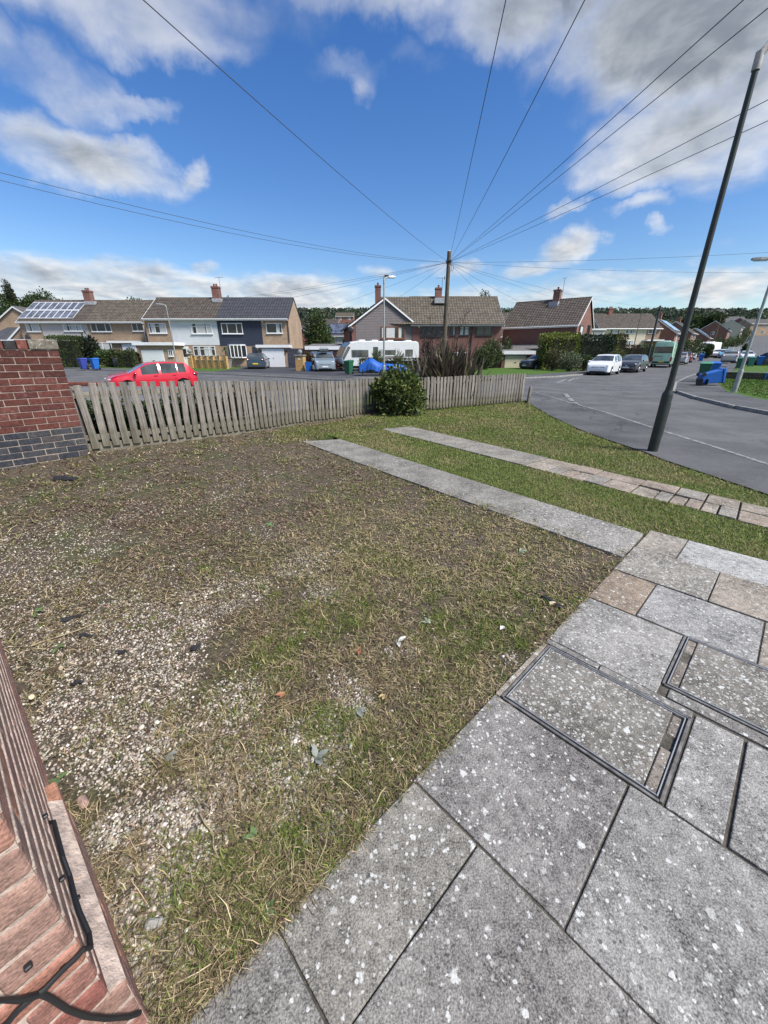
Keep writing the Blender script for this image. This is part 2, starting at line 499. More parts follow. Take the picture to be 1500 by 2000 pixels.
def m_slab():
    """grey concrete slab; object colour = tint, object alpha = how much lichen"""
    m, T, bs = material('paving_concrete'); p = pos(T)
    oi = T.new('ShaderNodeObjectInfo'); tint = oi.outputs['Color']; li = oi.outputs['Alpha']
    big = T.noise(p, 3.0, 6, .62); mid = T.noise(p, 22, 5, .65); fine = T.noise(p, 160, 4, .75)
    g = T.math('ADD', T.math('ADD', T.maprange(big, .3, .7, -.26, .26), T.maprange(mid, .3, .7, -.28, .28)), T.maprange(fine, .32, .68, -.54, .54))
    f = T.math('ADD', 1.0, g)
    col = T.vmath('SCALE', T.vmath('MULTIPLY', tint, (.90, .865, .80))); T.l.new(f, col.node.inputs['Scale'])
    # dark pores and grains
    wv = T.vmath('ADD', p, T.vmath('SCALE', T.vmath('SUBTRACT', T.noise(p, 30, 2, .5, out=1), (.5, .5, .5)), scale=.03))
    vd = T.voro(wv, 44); pd = T.voro(wv, 44, out=1)
    px = T.sep(pd)[0]
    dark = T.math('MULTIPLY', T.maprange(vd, .15, .28, 1, 0), T.math('GREATER_THAN', px, .62))
    col = T.mix(T.math('MULTIPLY', dark, .7), col, (.045, .045, .05))
    # pale lichen rosettes, two sizes, gathered in drifts
    drift = T.noise(p, 2.6, 4, .6)
    edge = T.noise(p, 120, 4, .7)
    tot = None
    for sc, r0, kk in ((16.0, .24, .30), (30.0, .33, .34), (64.0, .42, .40)):
        q = T.vmath('ADD', p, T.vmath('SCALE', T.vmath('SUBTRACT', T.noise(p, sc * 2.2, 3, .6, out=1), (.5, .5, .5)), scale=.62 / sc))
        d = T.voro(q, sc); cc = T.sep(T.voro(q, sc, out=1))
        has = T.math('GREATER_THAN', T.math('ADD', T.math('MULTIPLY', li, 1.0), T.math('MULTIPLY', T.math('SUBTRACT', drift, .5), .95)), T.math('ADD', cc[0], .12))
        rr = T.math('MULTIPLY', T.math('ADD', .35, T.math('MULTIPLY', cc[1], .65)), r0)
        dd = T.math('ADD', d, T.math('MULTIPLY', T.math('SUBTRACT', edge, .5), .30))
        s = T.math('MULTIPLY', T.maprange(T.math('SUBTRACT', dd, rr), -.07, .05, 1, 0), has)
        s = T.math('MULTIPLY', s, T.math('ADD', .5, T.math('MULTIPLY', cc[2], .5)))
        tot = s if tot is None else T.math('MAXIMUM', tot, s)
    col = T.mix(tot, col, T.mix(fine, (.42, .42, .40), (.60, .60, .57)))
    T.l.new(col, bs.inputs['Base Color']); bs.inputs['Roughness'].default_value = .9; bs.inputs['Specular IOR Level'].default_value = .3
    dim = T.voro(p, 190)
    bump(T, bs, T.math('ADD', T.math('MULTIPLY', dim, .7), T.math('ADD', T.math('MULTIPLY', mid, 1.2), T.math('MULTIPLY', tot, .5))), .55, .004)
    return m
M_SLAB = m_slab()

def m_brick():
    """object colour tints each brick; rough face, pale bloom"""
    m, T, bs = material('brick'); p = pos(T)
    tint = T.new('ShaderNodeObjectInfo').outputs['Color']
    n = T.noise(p, 26, 5, .65); f2 = T.noise(p, 210, 3, .7); st = T.noise(p, 5, 5, .6)
    col = T.vmath('SCALE', tint); T.l.new(T.math('ADD', T.maprange(n, .3, .7, .72, 1.25), T.maprange(f2, .3, .7, -.22, .22)), col.node.inputs['Scale'])
    col = T.mix(T.math('MULTIPLY', T.maprange(T.math('ADD', T.math('MULTIPLY', n, .5), T.math('MULTIPLY', st, .5)), .54, .68), .25), col, (.32, .25, .22))
    pit = T.voro(T.vmath('MULTIPLY', p, (1.0, 1.0, 1.5)), 95)
    col = T.mix(T.math('MULTIPLY', T.maprange(pit, .12, .42, 1, 0), .42), col, T.vmath('SCALE', tint, scale=.38))
    T.l.new(col, bs.inputs['Base Color']); bs.inputs['Roughness'].default_value = .9; bs.inputs['Specular IOR Level'].default_value = .3
    bump(T, bs, T.math('ADD', pit, T.math('MULTIPLY', n, .5)), .42, .005); return m
M_BRICK = m_brick()
M_MORTAR = plain('mortar', (.30, .245, .21), .95, var=.25, scale=9, bmp=.6, bscale=70)

def m_brickwall(name, cols, mortar=(.36, .33, .29), w=.225, h=.075, soot=.0):
    """brickwork too far off to pick out bricks"""
    m, T, bs = material(name); v = oco(T); x, y, z = T.sep(v)
    vec = T.comb(T.math('ADD', x, y), z, 0.0)
    b = T.new('ShaderNodeTexBrick'); T.l.new(vec, b.inputs['Vector'])
    b.inputs['Scale'].default_value = 1.0; b.inputs['Brick Width'].default_value = w; b.inputs['Row Height'].default_value = h
    b.inputs['Mortar Size'].default_value = .007; b.inputs['Mortar Smooth'].default_value = .2; b.inputs['Bias'].default_value = 0
    b.inputs['Color1'].default_value = (0, 0, 0, 1); b.inputs['Color2'].default_value = (1, 1, 1, 1); b.inputs['Mortar'].default_value = (.5, .5, .5, 1)
    wn = T.noise(vec, 1.0, 2, .5); big = T.noise(v, .6, 5, .6)
    cell = T.sep(T.new('ShaderNodeTexWhiteNoise', noise_dimensions='2D').outputs[1]) if False else None
    c = T.ramp(T.math('ADD', T.math('MULTIPLY', T.sep(b.outputs['Color'])[0], .75), T.math('MULTIPLY', T.noise(vec, 3.0, 3, .7), .25)), cols)
    f = T.maprange(big, .3, .7, .85, 1.15)
    c2 = T.vmath('SCALE', c); T.l.new(f, c2.node.inputs['Scale'])
    c3 = T.mix(b.outputs['Fac'], c2, mortar)
    T.l.new(c3, bs.inputs['Base Color']); bs.inputs['Roughness'].default_value = .92; bs.inputs['Specular IOR Level'].default_value = .25
    bump(T, bs, T.math('SUBTRACT', 1.0, b.outputs['Fac']), .5, .01); return m
M_BUFF = m_brickwall('buff_brickwork', [(0, (.27, .18, .115)), (.35, (.42, .30, .19)), (.7, (.34, .21, .14)), (1, (.52, .40, .28))])
M_RED = m_brickwall('red_brickwork', [(0, (.12, .052, .045)), (.4, (.205, .082, .064)), (.75, (.17, .078, .062)), (1, (.28, .13, .105))], (.26, .21, .19))
M_RED2 = m_brickwall('orange_red_brickwork', [(0, (.17, .07, .052)), (.5, (.24, .098, .072)), (1, (.29, .14, .105))], (.27, .22, .19))
M_STONEY = m_brickwall('ochre_stone', [(0, (.36, .20, .07)), (.5, (.50, .31, .13)), (1, (.42, .25, .10))], (.40, .30, .18), .30, .12)

def m_roof(name, c0, c1, moss=.0, wid=.30):
    m, T, bs = material(name); v = oco(T); x, y, z = T.sep(v)
    vec = T.comb(x, T.math('MULTIPLY', z, 1.75), 0.0)
    b = T.new('ShaderNodeTexBrick'); T.l.new(vec, b.inputs['Vector']); b.offset = 0.0
    b.inputs['Scale'].default_value = 1; b.inputs['Brick Width'].default_value = wid; b.inputs['Row Height'].default_value = .32; b.inputs['Mortar Size'].default_value = .012
    b.inputs['Color1'].default_value = (0, 0, 0, 1); b.inputs['Color2'].default_value = (1, 1, 1, 1); b.inputs['Mortar'].default_value = (.2, .2, .2, 1)
    n = T.noise(v, 1.3, 6, .65); n2 = T.noise(v, 14, 4, .7)
    f = T.math('ADD', T.math('MULTIPLY', T.sep(b.outputs['Color'])[0], .45), T.math('ADD', T.math('MULTIPLY', n, .4), T.math('MULTIPLY', n2, .35)))
    c = T.mix(T.maprange(f, .3, .9, smooth=False), c0, c1)
    if moss: c = T.mix(T.math('MULTIPLY', T.maprange(n2, .6, .72), moss), c, (.30, .28, .20))
    T.l.new(c, bs.inputs['Base Color']); bs.inputs['Roughness'].default_value = .85
    wv = T.math('SINE', T.math('MULTIPLY', x, 2 * math.pi / wid))
    bump(T, bs, wv, .6, .03); return m
M_ROOF_BR = m_roof('brown_roof_tile', (.052, .042, .035), (.115, .093, .075), .3)
M_ROOF_BR2 = m_roof('mossy_roof_tile', (.062, .052, .040), (.145, .120, .09), .5)
M_ROOF_DK = m_roof('charcoal_roof_tile', (.038, .040, .047), (.062, .066, .078), 0)
M_ROOF_GR = m_roof('grey_roof_tile', (.07, .068, .068), (.14, .13, .125), .2)

M_WHITE = plain('white_upvc', (.76, .77, .78), .4, var=.05)
M_WHITE_R = plain('white_render', (.60, .62, .64), .9, var=.06, scale=2, bmp=.3, bscale=60)
M_CREAM_R = plain('cream_render', (.62, .55, .43), .9, var=.06, scale=2, bmp=.3, bscale=60)
M_GREY_R = plain('pale_grey_render', (.48, .45, .43), .9, var=.05, scale=2, bmp=.3, bscale=60)
M_NAVY = plain('navy_cladding', (.030, .036, .058), .55, var=.08, scale=3)
M_TAUPE = plain('taupe_cladding', (.155, .135, .135), .6, var=.08, scale=3)
M_FELT = plain('roof_felt', (.13, .125, .12), .9, var=.25, scale=3)
M_BROWNW = plain('brown_window_wood', (.17, .062, .028), .5, var=.15, scale=8)
M_BLACK = plain('black_plastic', (.014, .014, .016), .45, var=.15)
M_DKGREY = plain('dark_grey_paint', (.035, .037, .042), .5, var=.15)
M_CURT = plain('net_curtain', (.50, .51, .50), .9, var=.18, scale=14)
M_LEAD = plain('lead_flashing', (.33, .34, .36), .7, var=.2)
M_POT = plain('chimney_pot', (.20, .12, .085), .9, var=.2)
def m_glass(name, base, rough=.06):
    m, T, bs = material(name)
    n = T.noise(pos(T), 1.3, 3, .5)
    bs.inputs['Base Color'].default_value = (*base, 1); bs.inputs['Roughness'].default_value = rough
    bs.inputs['Specular IOR Level'].default_value = .55
    c = T.vmath('SCALE', T.comb(*base)); T.l.new(T.maprange(n, .3, .7, .6, 1.5), c.node.inputs['Scale']); T.l.new(c, bs.inputs['Base Color'])
    return m
M_GLASS = m_glass('window_glass', (.020, .024, .030))
M_CARGLASS = m_glass('car_glass', (.055, .065, .07), .05)
M_SOLAR = m_glass('solar_cell', (.085, .095, .125), .22)
M_SOLARB = m_glass('blue_solar_cell', (.26, .38, .55), .18)
M_ALU = plain('aluminium', (.45, .455, .46), .5, .8, var=.06)
M_PFRAME = plain('panel_frame', (.66, .67, .68), .45, .2, var=.05)
M_GALV = plain('galvanised_steel', (.33, .345, .34), .55, .35, var=.14, scale=5)
M_LAMPGREEN = plain('dark_green_column_paint', (.020, .025, .022), .5, var=.22, scale=7)
M_PALEHEAD = plain('weathered_lamp_casting', (.36, .34, .33), .7, var=.25, scale=14)
def m_wood(name, c0, c1, axis='z', moss=0.0):
    m, T, bs = material(name); v = oco(T)
    oi = T.new('ShaderNodeObjectInfo')
    x, y, z = T.sep(v)
    s = T.vmath('ADD', T.comb(T.math('MULTIPLY', x, 42.0 if axis != 'x' else 1.6), T.math('MULTIPLY', y, 42.0), T.math('MULTIPLY', z, 1.6 if axis == 'z' else 42.0)),
                T.comb(T.math('MULTIPLY', oi.outputs['Random'], 57.0), 0.0, T.math('MULTIPLY', oi.outputs['Random'], 31.0)))
    g = T.noise(s, 1.0, 6, .65, .6); b = T.noise(v, 7, 4, .6); w = T.noise(s, .35, 2, .5)
    f = T.math('ADD', T.math('MULTIPLY', g, .7), T.math('MULTIPLY', b, .3))
    c = T.mix(T.maprange(f, .35, .66), c0, c1)
    k = T.math('ADD', .78, T.math('MULTIPLY', oi.outputs['Random'], .44))
    c = T.vmath('SCALE', c); T.l.new(k, c.node.inputs['Scale'])
    if moss:
        low = T.maprange(T.math('ADD', z, T.math('MULTIPLY', b, .5)), .15, .75, 1, 0)
        c = T.mix(T.math('MULTIPLY', low, moss), c, (.085, .080, .030))
    T.l.new(c, bs.inputs['Base Color']); bs.inputs['Roughness'].default_value = .9; bs.inputs['Specular IOR Level'].default_value = .2
    bump(T, bs, g, .5, .006); return m
M_PALE = m_wood('weathered_fence_wood', (.115, .10, .085), (.285, .262, .232), 'z', .5)
M_RAIL = m_wood('weathered_rail_wood', (.13, .11, .09), (.27, .245, .21), 'x', .3)
M_POLE = m_wood('creosoted_pole_wood', (.055, .045, .035), (.13, .11, .085), 'z')
M_BARK = plain('bark', (.075, .055, .038), .95, var=.35, scale=12, bmp=.6)
M_CUTWOOD = plain('fresh_cut_wood', (.55, .44, .30), .8, var=.12, scale=30)
M_WIRE = plain('weathered_overhead_wire', (.05, .052, .056), .6, var=.1)
M_CARAVAN = plain('caravan_panel', (.56, .58, .585), .45, var=.05)
M_CABLE = plain('black_cable', (.012, .012, .013), .45, var=.1)
M_TYRE = plain('tyre_rubber', (.016, .016, .017), .85, var=.2)
M_RIM = plain('alloy_rim', (.50, .51, .52), .3, .8, var=.05)
M_LAMPC = plain('clear_headlight', (.66, .68, .70), .12, 0, var=.15, scale=12, coat=.6)
M_LAMPR = plain('red_rear_light', (.35, .012, .015), .2, 0, var=.1, coat=.6)
M_CHROME = plain('chrome', (.7, .7, .72), .15, 1.0, var=.03)
M_PLATEY = plain('yellow_number_plate', (.75, .52, .03), .45, var=.03)
M_PLATEW = plain('white_number_plate', (.72, .72, .70), .45, var=.03)
M_TARP = None
def paint(name, col, rough=.32):
    return plain(name, col, rough, 0.0, var=.04, scale=2, coat=.7)
M_TARP = plain('blue_tarpaulin', (.014, .11, .46), .6, var=.2, scale=3, bmp=.5, bscale=5)
M_MANHOLE = plain('rusty_galvanised_frame', (.20, .19, .175), .55, .5, var=.4, scale=22)
M_DIRT = plain('joint_dirt', (.085, .075, .06), .98, var=.4, scale=40, bmp=.8)
# ================================================================== the land
def build_ground():
    xs = np.unique(np.concatenate([np.arange(-14, 14.1, .5), np.arange(-60, 60.1, 2.5), np.arange(-420, 420.1, 15)]))
    ys = np.unique(np.concatenate([np.arange(-8, 36, .5), np.arange(36, 160, 4), np.arange(160, 820, 15), [-40.]]))
    X, Y = np.meshgrid(xs, ys)
    Z = T_(X, Y) - .06
    V = np.stack([X, Y, Z], -1).reshape(-1, 3)
    nx, ny = len(xs), len(ys)
    f = [(j * nx + i, j * nx + i + 1, (j + 1) * nx + i + 1, (j + 1) * nx + i) for j in range(ny - 1) for i in range(nx - 1)]
    me = bpy.data.meshes.new('ground'); me.from_pydata(V.tolist(), [], f); me.materials.append(M_FIELD)
    o = np_obj('ground', me); o['kind'] = 'structure'
build_ground()

# ---- frame of the paving: u runs along the garden edge, v away from the garden
_l, _f, _v = ray(807, 1524); _k = -EYE / _v
P0 = (_l * _k, _f * _k); PA = R(43.77)
def W(u, v): return (P0[0] + u * math.cos(PA) + v * math.sin(PA), P0[1] + u * math.sin(PA) - v * math.cos(PA))

TR1 = [gnd(590, 862), gnd(1216, 1088), gnd(1262, 1044), gnd(665, 858)]
def ext(a, b, k): return (b[0] + (b[0] - a[0]) * k, b[1] + (b[1] - a[1]) * k)
t2a, t2b, t2c, t2d = gnd(745, 838), gnd(1500, 1030), gnd(1500, 992), gnd(800, 833)
TR2 = [t2a, ext(t2a, t2b, .3), ext(t2d, t2c, .3), t2d]
FENCE_L = [gnd(*p) for p in ((168, 884), (300, 868), (400, 855), (480, 845), (600, 825), (738, 804))]
FENCE_R = [gnd(*p) for p in ((808, 804), (900, 795), (1018, 785))]
LAWN_EDGE = [(5.3, 2.2), gnd(1500, 966), gnd(1380, 926), gnd(1296, 898), gnd(1262, 884), gnd(1190, 860), gnd(1130, 838), gnd(1075, 812), gnd(1030, 786)]
gw_a = FENCE_L[0]
gw_dir = Vector((gnd(0, 915)[0] - gnd(165, 885)[0], gnd(0, 915)[1] - gnd(165, 885)[1], 0)).normalized()
gw_b = (gw_a[0] + gw_dir.x * 2.6, gw_a[1] + gw_dir.y * 2.6)

_lump = lambda x, y: (fbm(x, y, 1.6, 3, 3) - .5) * .05 + (fbm(x, y, 9, 5, 3) - .5) * .022
def G_(x, y): return T_(x, y) + np.minimum(-.015 + _lump(x, y), -.005)

GARDEN = [W(-1.35, 0.0), W(2.66, 0.0), TR1[0], gnd(600, 845), gnd(745, 838), TR2[0], TR2[3], FENCE_R[0], FENCE_L[-1]] + FENCE_L[::-1][1:] + [gw_b, (-6.5, 3.2), (-4.4, 1.2), W(-1.9, -2.6)]
SOILP = [W(-1.5, .012), W(2.7, .012), (TR1[1][0] + .1, TR1[1][1] + .1), (TR1[0][0] + .1, TR1[0][1] + .1), gnd(640, 845), gnd(760, 828), FENCE_L[-1]] + FENCE_L[::-1][1:] + [gw_b, (-6.5, 3.2), (-4.4, 1.2), W(-2.0, -2.6), W(-1.7, -1)]
patch('garden_bed', SOILP, M_SOIL, 0, .07, G_)
STRIP = [TR1[3], TR1[2], W(3.46, .02), W(3.46, 2.5), ext(t2a, t2b, .3), t2a]
RLAWN = [FENCE_L[-1], gnd(640, 845), TR1[3], t2a, t2d, ext(t2d, t2c, .3)] + LAWN_EDGE + [FENCE_R[-1], FENCE_R[1], FENCE_R[0]]
def L_(x, y): return T_(x, y) - .014 + (fbm(x, y, 2.5, 11, 3) - .5) * .03
patch('lawn_strip', STRIP, M_LAWN, 0, .25, L_)
patch('lawn', RLAWN, M_LAWN, -.002, .4, L_)

# ------------------------------------------------------------------ paving
def slab_obj(name, poly, parent, tint, lichen, z=0.0, th=.05, jit=.0, bev=.004):
    zz = [z + rnd.uniform(-jit, jit) for _ in range(1)][0]
    ax, ay = rnd.uniform(-1, 1) * jit, rnd.uniform(-1, 1) * jit
    cx = sum(p[0] for p in poly) / len(poly); cy = sum(p[1] for p in poly) / len(poly)
    mb = MB(); n = len(poly)
    top = [(x, y, zz + TT(x, y) + ax * (x - cx) + ay * (y - cy)) for x, y in poly]
    bot = [(x, y, q - th) for x, y, q in top]
    mb.add(bot + top, [tuple(range(n - 1, -1, -1)), tuple(range(n, 2 * n))] + [(i, (i + 1) % n, n + (i + 1) % n, n + i) for i in range(n)])
    o = mb.build(name, M_SLAB, parent, bevel=bev, seg=2); o.color = (*tint, lichen); return o
def uvpoly(u0, u1, v0, v1, g=.0022, jit=.003):
    j = lambda: rnd.uniform(-jit, jit)
    return [W(u0 + g + j(), v0 + g + j()), W(u1 - g + j(), v0 + g + j()), W(u1 - g + j(), v1 - g + j()), W(u0 + g + j(), v1 - g + j())]
def build_paving():
    root = patch('paving', [W(-1.95, 0.012), W(-1.9, 2.1), W(3.44, 2.1), W(3.44, 0.02), W(3.3, .012)], M_DIRT, -.009, .6)
    grey = (.215, .212, .212); pale = (.30, .305, .315); warm = (.265, .24, .212); brown = (.25, .205, .168); dk = (.165, .16, .157)
    S = [(-1.845, -1.23, 0, .61, grey, .22), (-1.845, -1.23, .61, 1.53, grey, .3), (-1.23, -.615, 0, .61, grey, .28), (-1.23, -.615, .61, 1.53, grey, .3),
         (-.615, 0, 0, .305, (.222, .216, .206), .52), (-.615, 0, .305, .915, grey, .42), (-.615, 0, .915, 1.83, grey, .42),
         (.005, .618, 0, .61, (.20, .196, .198), .50), (.005, .618, .61, 1.53, (.235, .235, .237), .46),
         (.626, 1.208, .732, .908, (.255, .255, .258), .55), (.626, 1.208, .916, 1.53, (.26, .26, .262), .46),
         (1.222, 1.845, 0, .568, (.27, .268, .268), .48),
         (1.852, 2.385, 0, .298, brown, .36), (1.852, 2.385, .303, .898, (.27, .272, .28), .5), (1.852, 2.385, .905, 1.52, warm, .4),
         (2.393, 2.945, 0, .598, (.235, .222, .205), 1.1), (2.393, 2.945, .604, 1.21, (.275, .248, .222), .42), (2.393, 2.945, 1.215, 1.82, warm, .4),
         (2.955, 3.46, 0, .30, (.27, .25, .226), .45), (2.955, 3.46, .306, .92, (.35, .355, .365), .55), (2.955, 3.46, .925, 1.54, grey, .4)]
    for u0, u1, v0, v1, t, li in S:
        slab_obj('slab', uvpoly(u0, u1, v0, v1), root, t, li, jit=.0035)
    # thin cut pieces round the two inspection covers
    for u0, u1, v0, v1, t, li in ((.622, 1.165, -.004, .026, warm, .35), (1.172, 1.216, 0, .297, grey, .45), (1.168, 1.218, .303, .722, (.20, .197, .193), .5),
                                  (1.226, 1.30, .606, 1.53, (.20, .197, .193), .5)):
        slab_obj('cut_slab', uvpoly(u0, u1, v0, v1, .002, .001), root, t, li, jit=.002, bev=.003)
    # concrete wheel tracks of the old drive
    def lerp(a, b, t): return (a[0] + (b[0] - a[0]) * t, a[1] + (b[1] - a[1]) * t)
    tr = patch('drive_track', [lerp(TR1[0], TR1[3], .03), lerp(TR1[1], TR1[2], .03), lerp(TR1[2], TR1[1], .03), lerp(TR1[3], TR1[0], .03)], M_DIRT, -.02, .5)
    cuts = [0, .30, .615, .80, 1.0]; ju = gnd(1085, 1030); jv = gnd(1140, 995)
    A = [lerp(TR1[0], TR1[1], c) for c in cuts]; B = [lerp(TR1[3], TR1[2], c) for c in cuts]
    rows = [((.215, .21, .20), .25), ((.215, .21, .20), .25), ((.20, .197, .192), .35), ((.225, .218, .21), 1.15)]
    for i, (t, li) in enumerate(rows):
        if i in (1, 2): continue
        poly = [A[0], A[1], A[2], A[3], B[3], B[2], B[1], B[0]] if i == 0 else [lerp(A[3], A[4], .012), A[4], lerp(B[4], B[3], .02), lerp(B[3], B[4], .012)]
        slab_obj('concrete_strip', poly, tr, t, li, z=.004, jit=.002)
    # far track: long strip, then crazy paving
    tr2 = patch('crazy_track', [lerp(TR2[0], TR2[3], .03), lerp(TR2[1], TR2[2], .03), lerp(TR2[2], TR2[1], .03), lerp(TR2[3], TR2[0], .03)], M_DIRT, -.02, .5)
    def along(t, s): return lerp(lerp(TR2[0], TR2[1], t), lerp(TR2[3], TR2[2], t), s)
    L = .5 * (math.dist(TR2[0], TR2[1]) + math.dist(TR2[3], TR2[2]))
    tj = lambda px, py: min(max(0, (Vector(gnd(px, py)) - Vector(TR2[3])).dot((Vector(TR2[2]) - Vector(TR2[3])).normalized()) / L), 1)
    f0 = [0, tj(900, 853), tj(1000, 876), tj(1085, 895), tj(1150, 910), tj(1194, 921), tj(1281, 941), tj(1349, 958), tj(1406, 972), tj(1473, 988), 1]
    pink = (.275, .232, .20); tan = (.27, .24, .205); gy = (.235, .222, .205)
    mid = .52; m2p = mid
    for i in range(len(f0) - 1):
        a, b = f0[i] + .0011, f0[i + 1] - .0011; sk = 0.0; m1 = m2p; m2 = mid + rnd.uniform(-.05, .05); m2p = m2
        if i < 3:
            slab_obj('concrete_strip', [along(a, 0), along(b, 0), along(b, 1), along(a, 1)], tr2, (.235, .225, .208), .3, z=.004, jit=.002)
            continue
        t = (tan, pink, pink, pink, gy, tan, tan)[i - 3]
        slab_obj('crazy_slab', [along(a, m1 + .009), along(b, m2 + .009), along(b + sk, 1), along(a, 1)], tr2, t, rnd.uniform(.2, .6), z=.004 + rnd.uniform(-.004, .006), jit=.006, bev=.006)
        c = a + (b - a) * rnd.uniform(.35, .65)
        mc = m1 + (m2 - m1) * (c - a) / (b - a)
        for p, q, s0, s1 in ((a, c, m1, mc), (c + .0022, b, mc, m2)):
            slab_obj('crazy_slab', [along(p, 0), along(q, 0), along(q, s1 - .009), along(p, s0 - .009)], tr2, rnd.choice([tan, gy, pink]), rnd.uniform(.3, .7), z=rnd.uniform(-.004, .004), jit=.006, bev=.006)
build_paving()

def inspection_cover(label, u0, u1, v0, v1, gapside):
    c = W((u0 + u1) / 2, (v0 + v1) / 2)
    root = thing('inspection_cover', label, 'manhole cover', (c[0], c[1], 0), PA)
    hu, hv = (u1 - u0) / 2, (v1 - v0) / 2     # local x = u, local y = -v
    mb = MB()
    for a in (-1, 1):
        mb.box(-hu, hu, a * hv - .006, a * hv + .006, -.05, .004)
        mb.box(a * hu - .006, a * hu + .006, -hv + .0065, hv - .0065, -.05, .003)
    mb.build('frame', M_MANHOLE, root, bevel=.0015)
    mb = MB(); i = .013
    for a in (-1, 1):
        mb.box(-hu + i, hu - i, a * (hv - i - .003) - .0025, a * (hv - i - .003) + .0025, -.045, .0055)
        mb.box(a * (hu - i - .003) - .0025, a * (hu - i - .003) + .0025, -hv + i + .006, hv - i - .006, -.045, .005)
    mb.build('tray_rim', M_ALU, root, bevel=.001)
    j = i + .007; g = .045
    x0, x1, y0, y1 = -hu + j, hu - j, -hv + j, hv - j
    if gapside == 'r': y0 += g
    else: y1 -= g
    mb = MB().box(x0, x1, y0, y1, -.045, .001)
    o = mb.build('concrete_infill', M_SLAB, root, bevel=.004, seg=2); o.color = (.175, .168, .158, 1.25)
    MB().box(-hu + j, hu - j, -hv + j, hv - j, -.05, -.016).build('tray_base', M_DIRT, root)
    # broken mortar bits in the open edge of the tray
    ya, yb = ((-hv + j, -hv + j + g - .004) if gapside == 'r' else (hv - j - g + .004, hv - j))
    cuts = [x0, x0 + .52 * (x1 - x0), x0 + .70 * (x1 - x0), x1]
    for k in range(3):
        if k == 1: continue
        o = MB().box(cuts[k] + .004, cuts[k + 1] - .004, ya, yb, -.04, -.003 + rnd.uniform(-.004, .003)).build('mortar_fillet', M_SLAB, root, bevel=.004)
        o.color = (.20, .18, .165, .4)
inspection_cover('sunken inspection cover ringed by a thin metal rim beside the gravel edge', .628, 1.158, .034, .716, 'r')
inspection_cover('inspection cover with a crumbling edge filled by a lichen covered slab', 1.312, 1.846, .574, 1.27, 'l')

# ------------------------------------------------------------------ gravel, straw, grass
def unit(px, py): return gnd(px, py)
def field(x, y, spots):
    f = np.zeros(len(x))
    for px, py, r in spots:
        cx, cy = unit(px, py)
        f = np.maximum(f, np.clip(1.25 - np.hypot(x - cx, y - cy) / r, 0, 1))
    return f
GRAVEL = [(120, 1060, .55), (60, 1150, .45), (130, 1270, .45), (100, 1390, .32), (300, 1330, .35), (450, 1385, .32), (560, 1540, .26), (380, 1600, .26), (320, 1700, .2), (430, 1500, .2),
          (590, 1095, .26), (640, 1150, .2), (1000, 1285, .10), (700, 1370, .17), (620, 1440, .25), (320, 1260, .35), (200, 1230, .35), (790, 1265, .14), (450, 1150, .3), (680, 1330, .15),
          (250, 1450, .25), (640, 1600, .12), (220, 1620, .15), (300, 1850, .12), (700, 870, .4), (740, 855, .4)]
GREEN = [(200, 935, .55), (330, 932, .45), (120, 960, .4), (640, 1215, .32), (720, 1205, .30), (840, 1185, .35), (900, 1300, .24), (960, 1235, .25), (500, 1275, .14), (480, 1175, .22), (250, 1292, .05),
         (450, 1680, .09), (350, 1760, .07), (500, 1790, .07), (430, 1860, .06), (830, 1410, .15), (560, 1640, .08), (700, 845, 1.0), (540, 850, .9), (640, 1400, .12), (390, 1120, .25), (300, 1200, .2),
         (840, 1330, .2), (1020, 1150, .5), (760, 1100, .35), (560, 1270, .2)]
PALE = [(850, 1010, .8), (1080, 1090, .4), (650, 1080, .5), (900, 1130, .4), (700, 1040, .7), (760, 1090, .45), (820, 1110, .4), (295, 965, .28), (450, 935, .25), (1000, 1060, .7), (1050, 1010, .6), (560, 950, .5), (900, 1050, .5), (950, 1330, .12)]
def logpolar(n, d0, d1, a0=-62, a1=62, po=.5):
    """points spread so that nearer ground carries finer detail"""
    t = nr.random(n); d = d0 * (d1 / d0) ** (t ** po) if po != 1 else d0 * (d1 / d0) ** t
    a = nr.uniform(R(a0), R(a1), n)
    return d * np.sin(a), d * np.cos(a), d

def blades(name, x, y, z, length, width, az, rise, curl, col, mat, parent=None, k3=True):
    """narrow bent blades; rise = start angle above the ground, curl = change of that angle along the blade"""
    n = len(x)
    s1 = length * .5; s2 = length * .5
    h1 = np.cos(rise) * s1; v1 = np.sin(rise) * s1
    r2 = rise + curl; h2 = np.cos(r2) * s2; v2 = np.sin(r2) * s2
    bend = nr.uniform(-.5, .5, n)
    c, s = np.cos(az), np.sin(az); c2, s2_ = np.cos(az + bend), np.sin(az + bend)
    px, py = -s, c
    V = np.zeros((n, 5, 3))
    b = np.stack([x, y, z], -1); m = b + np.stack([c * h1, s * h1, v1], -1); t = m + np.stack([c2 * h2, s2_ * h2, v2], -1)
    t[:, 2] = np.maximum(t[:, 2], z - .004)
    w = np.stack([px * width / 2, py * width / 2, np.zeros(n)], -1)
    V[:, 0] = b - w; V[:, 1] = b + w; V[:, 2] = m + w * .85; V[:, 3] = m - w * .85; V[:, 4] = t
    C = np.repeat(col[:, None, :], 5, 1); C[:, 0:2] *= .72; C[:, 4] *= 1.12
    return np_obj(name, np_mesh(name, V.reshape(-1, 3), [(0, 1, 2, 3), (3, 2, 4)], C.reshape(-1, 3), mat, 5), parent)
def pal(n, cols, wts, jit=.18):
    cols = np.array(cols); i = nr.choice(len(cols), n, p=np.array(wts) / sum(wts))
    return cols[i] * (1 + nr.uniform(-jit, jit, (n, 1))) * (1 + nr.uniform(-.05, .05, (n, 3)))

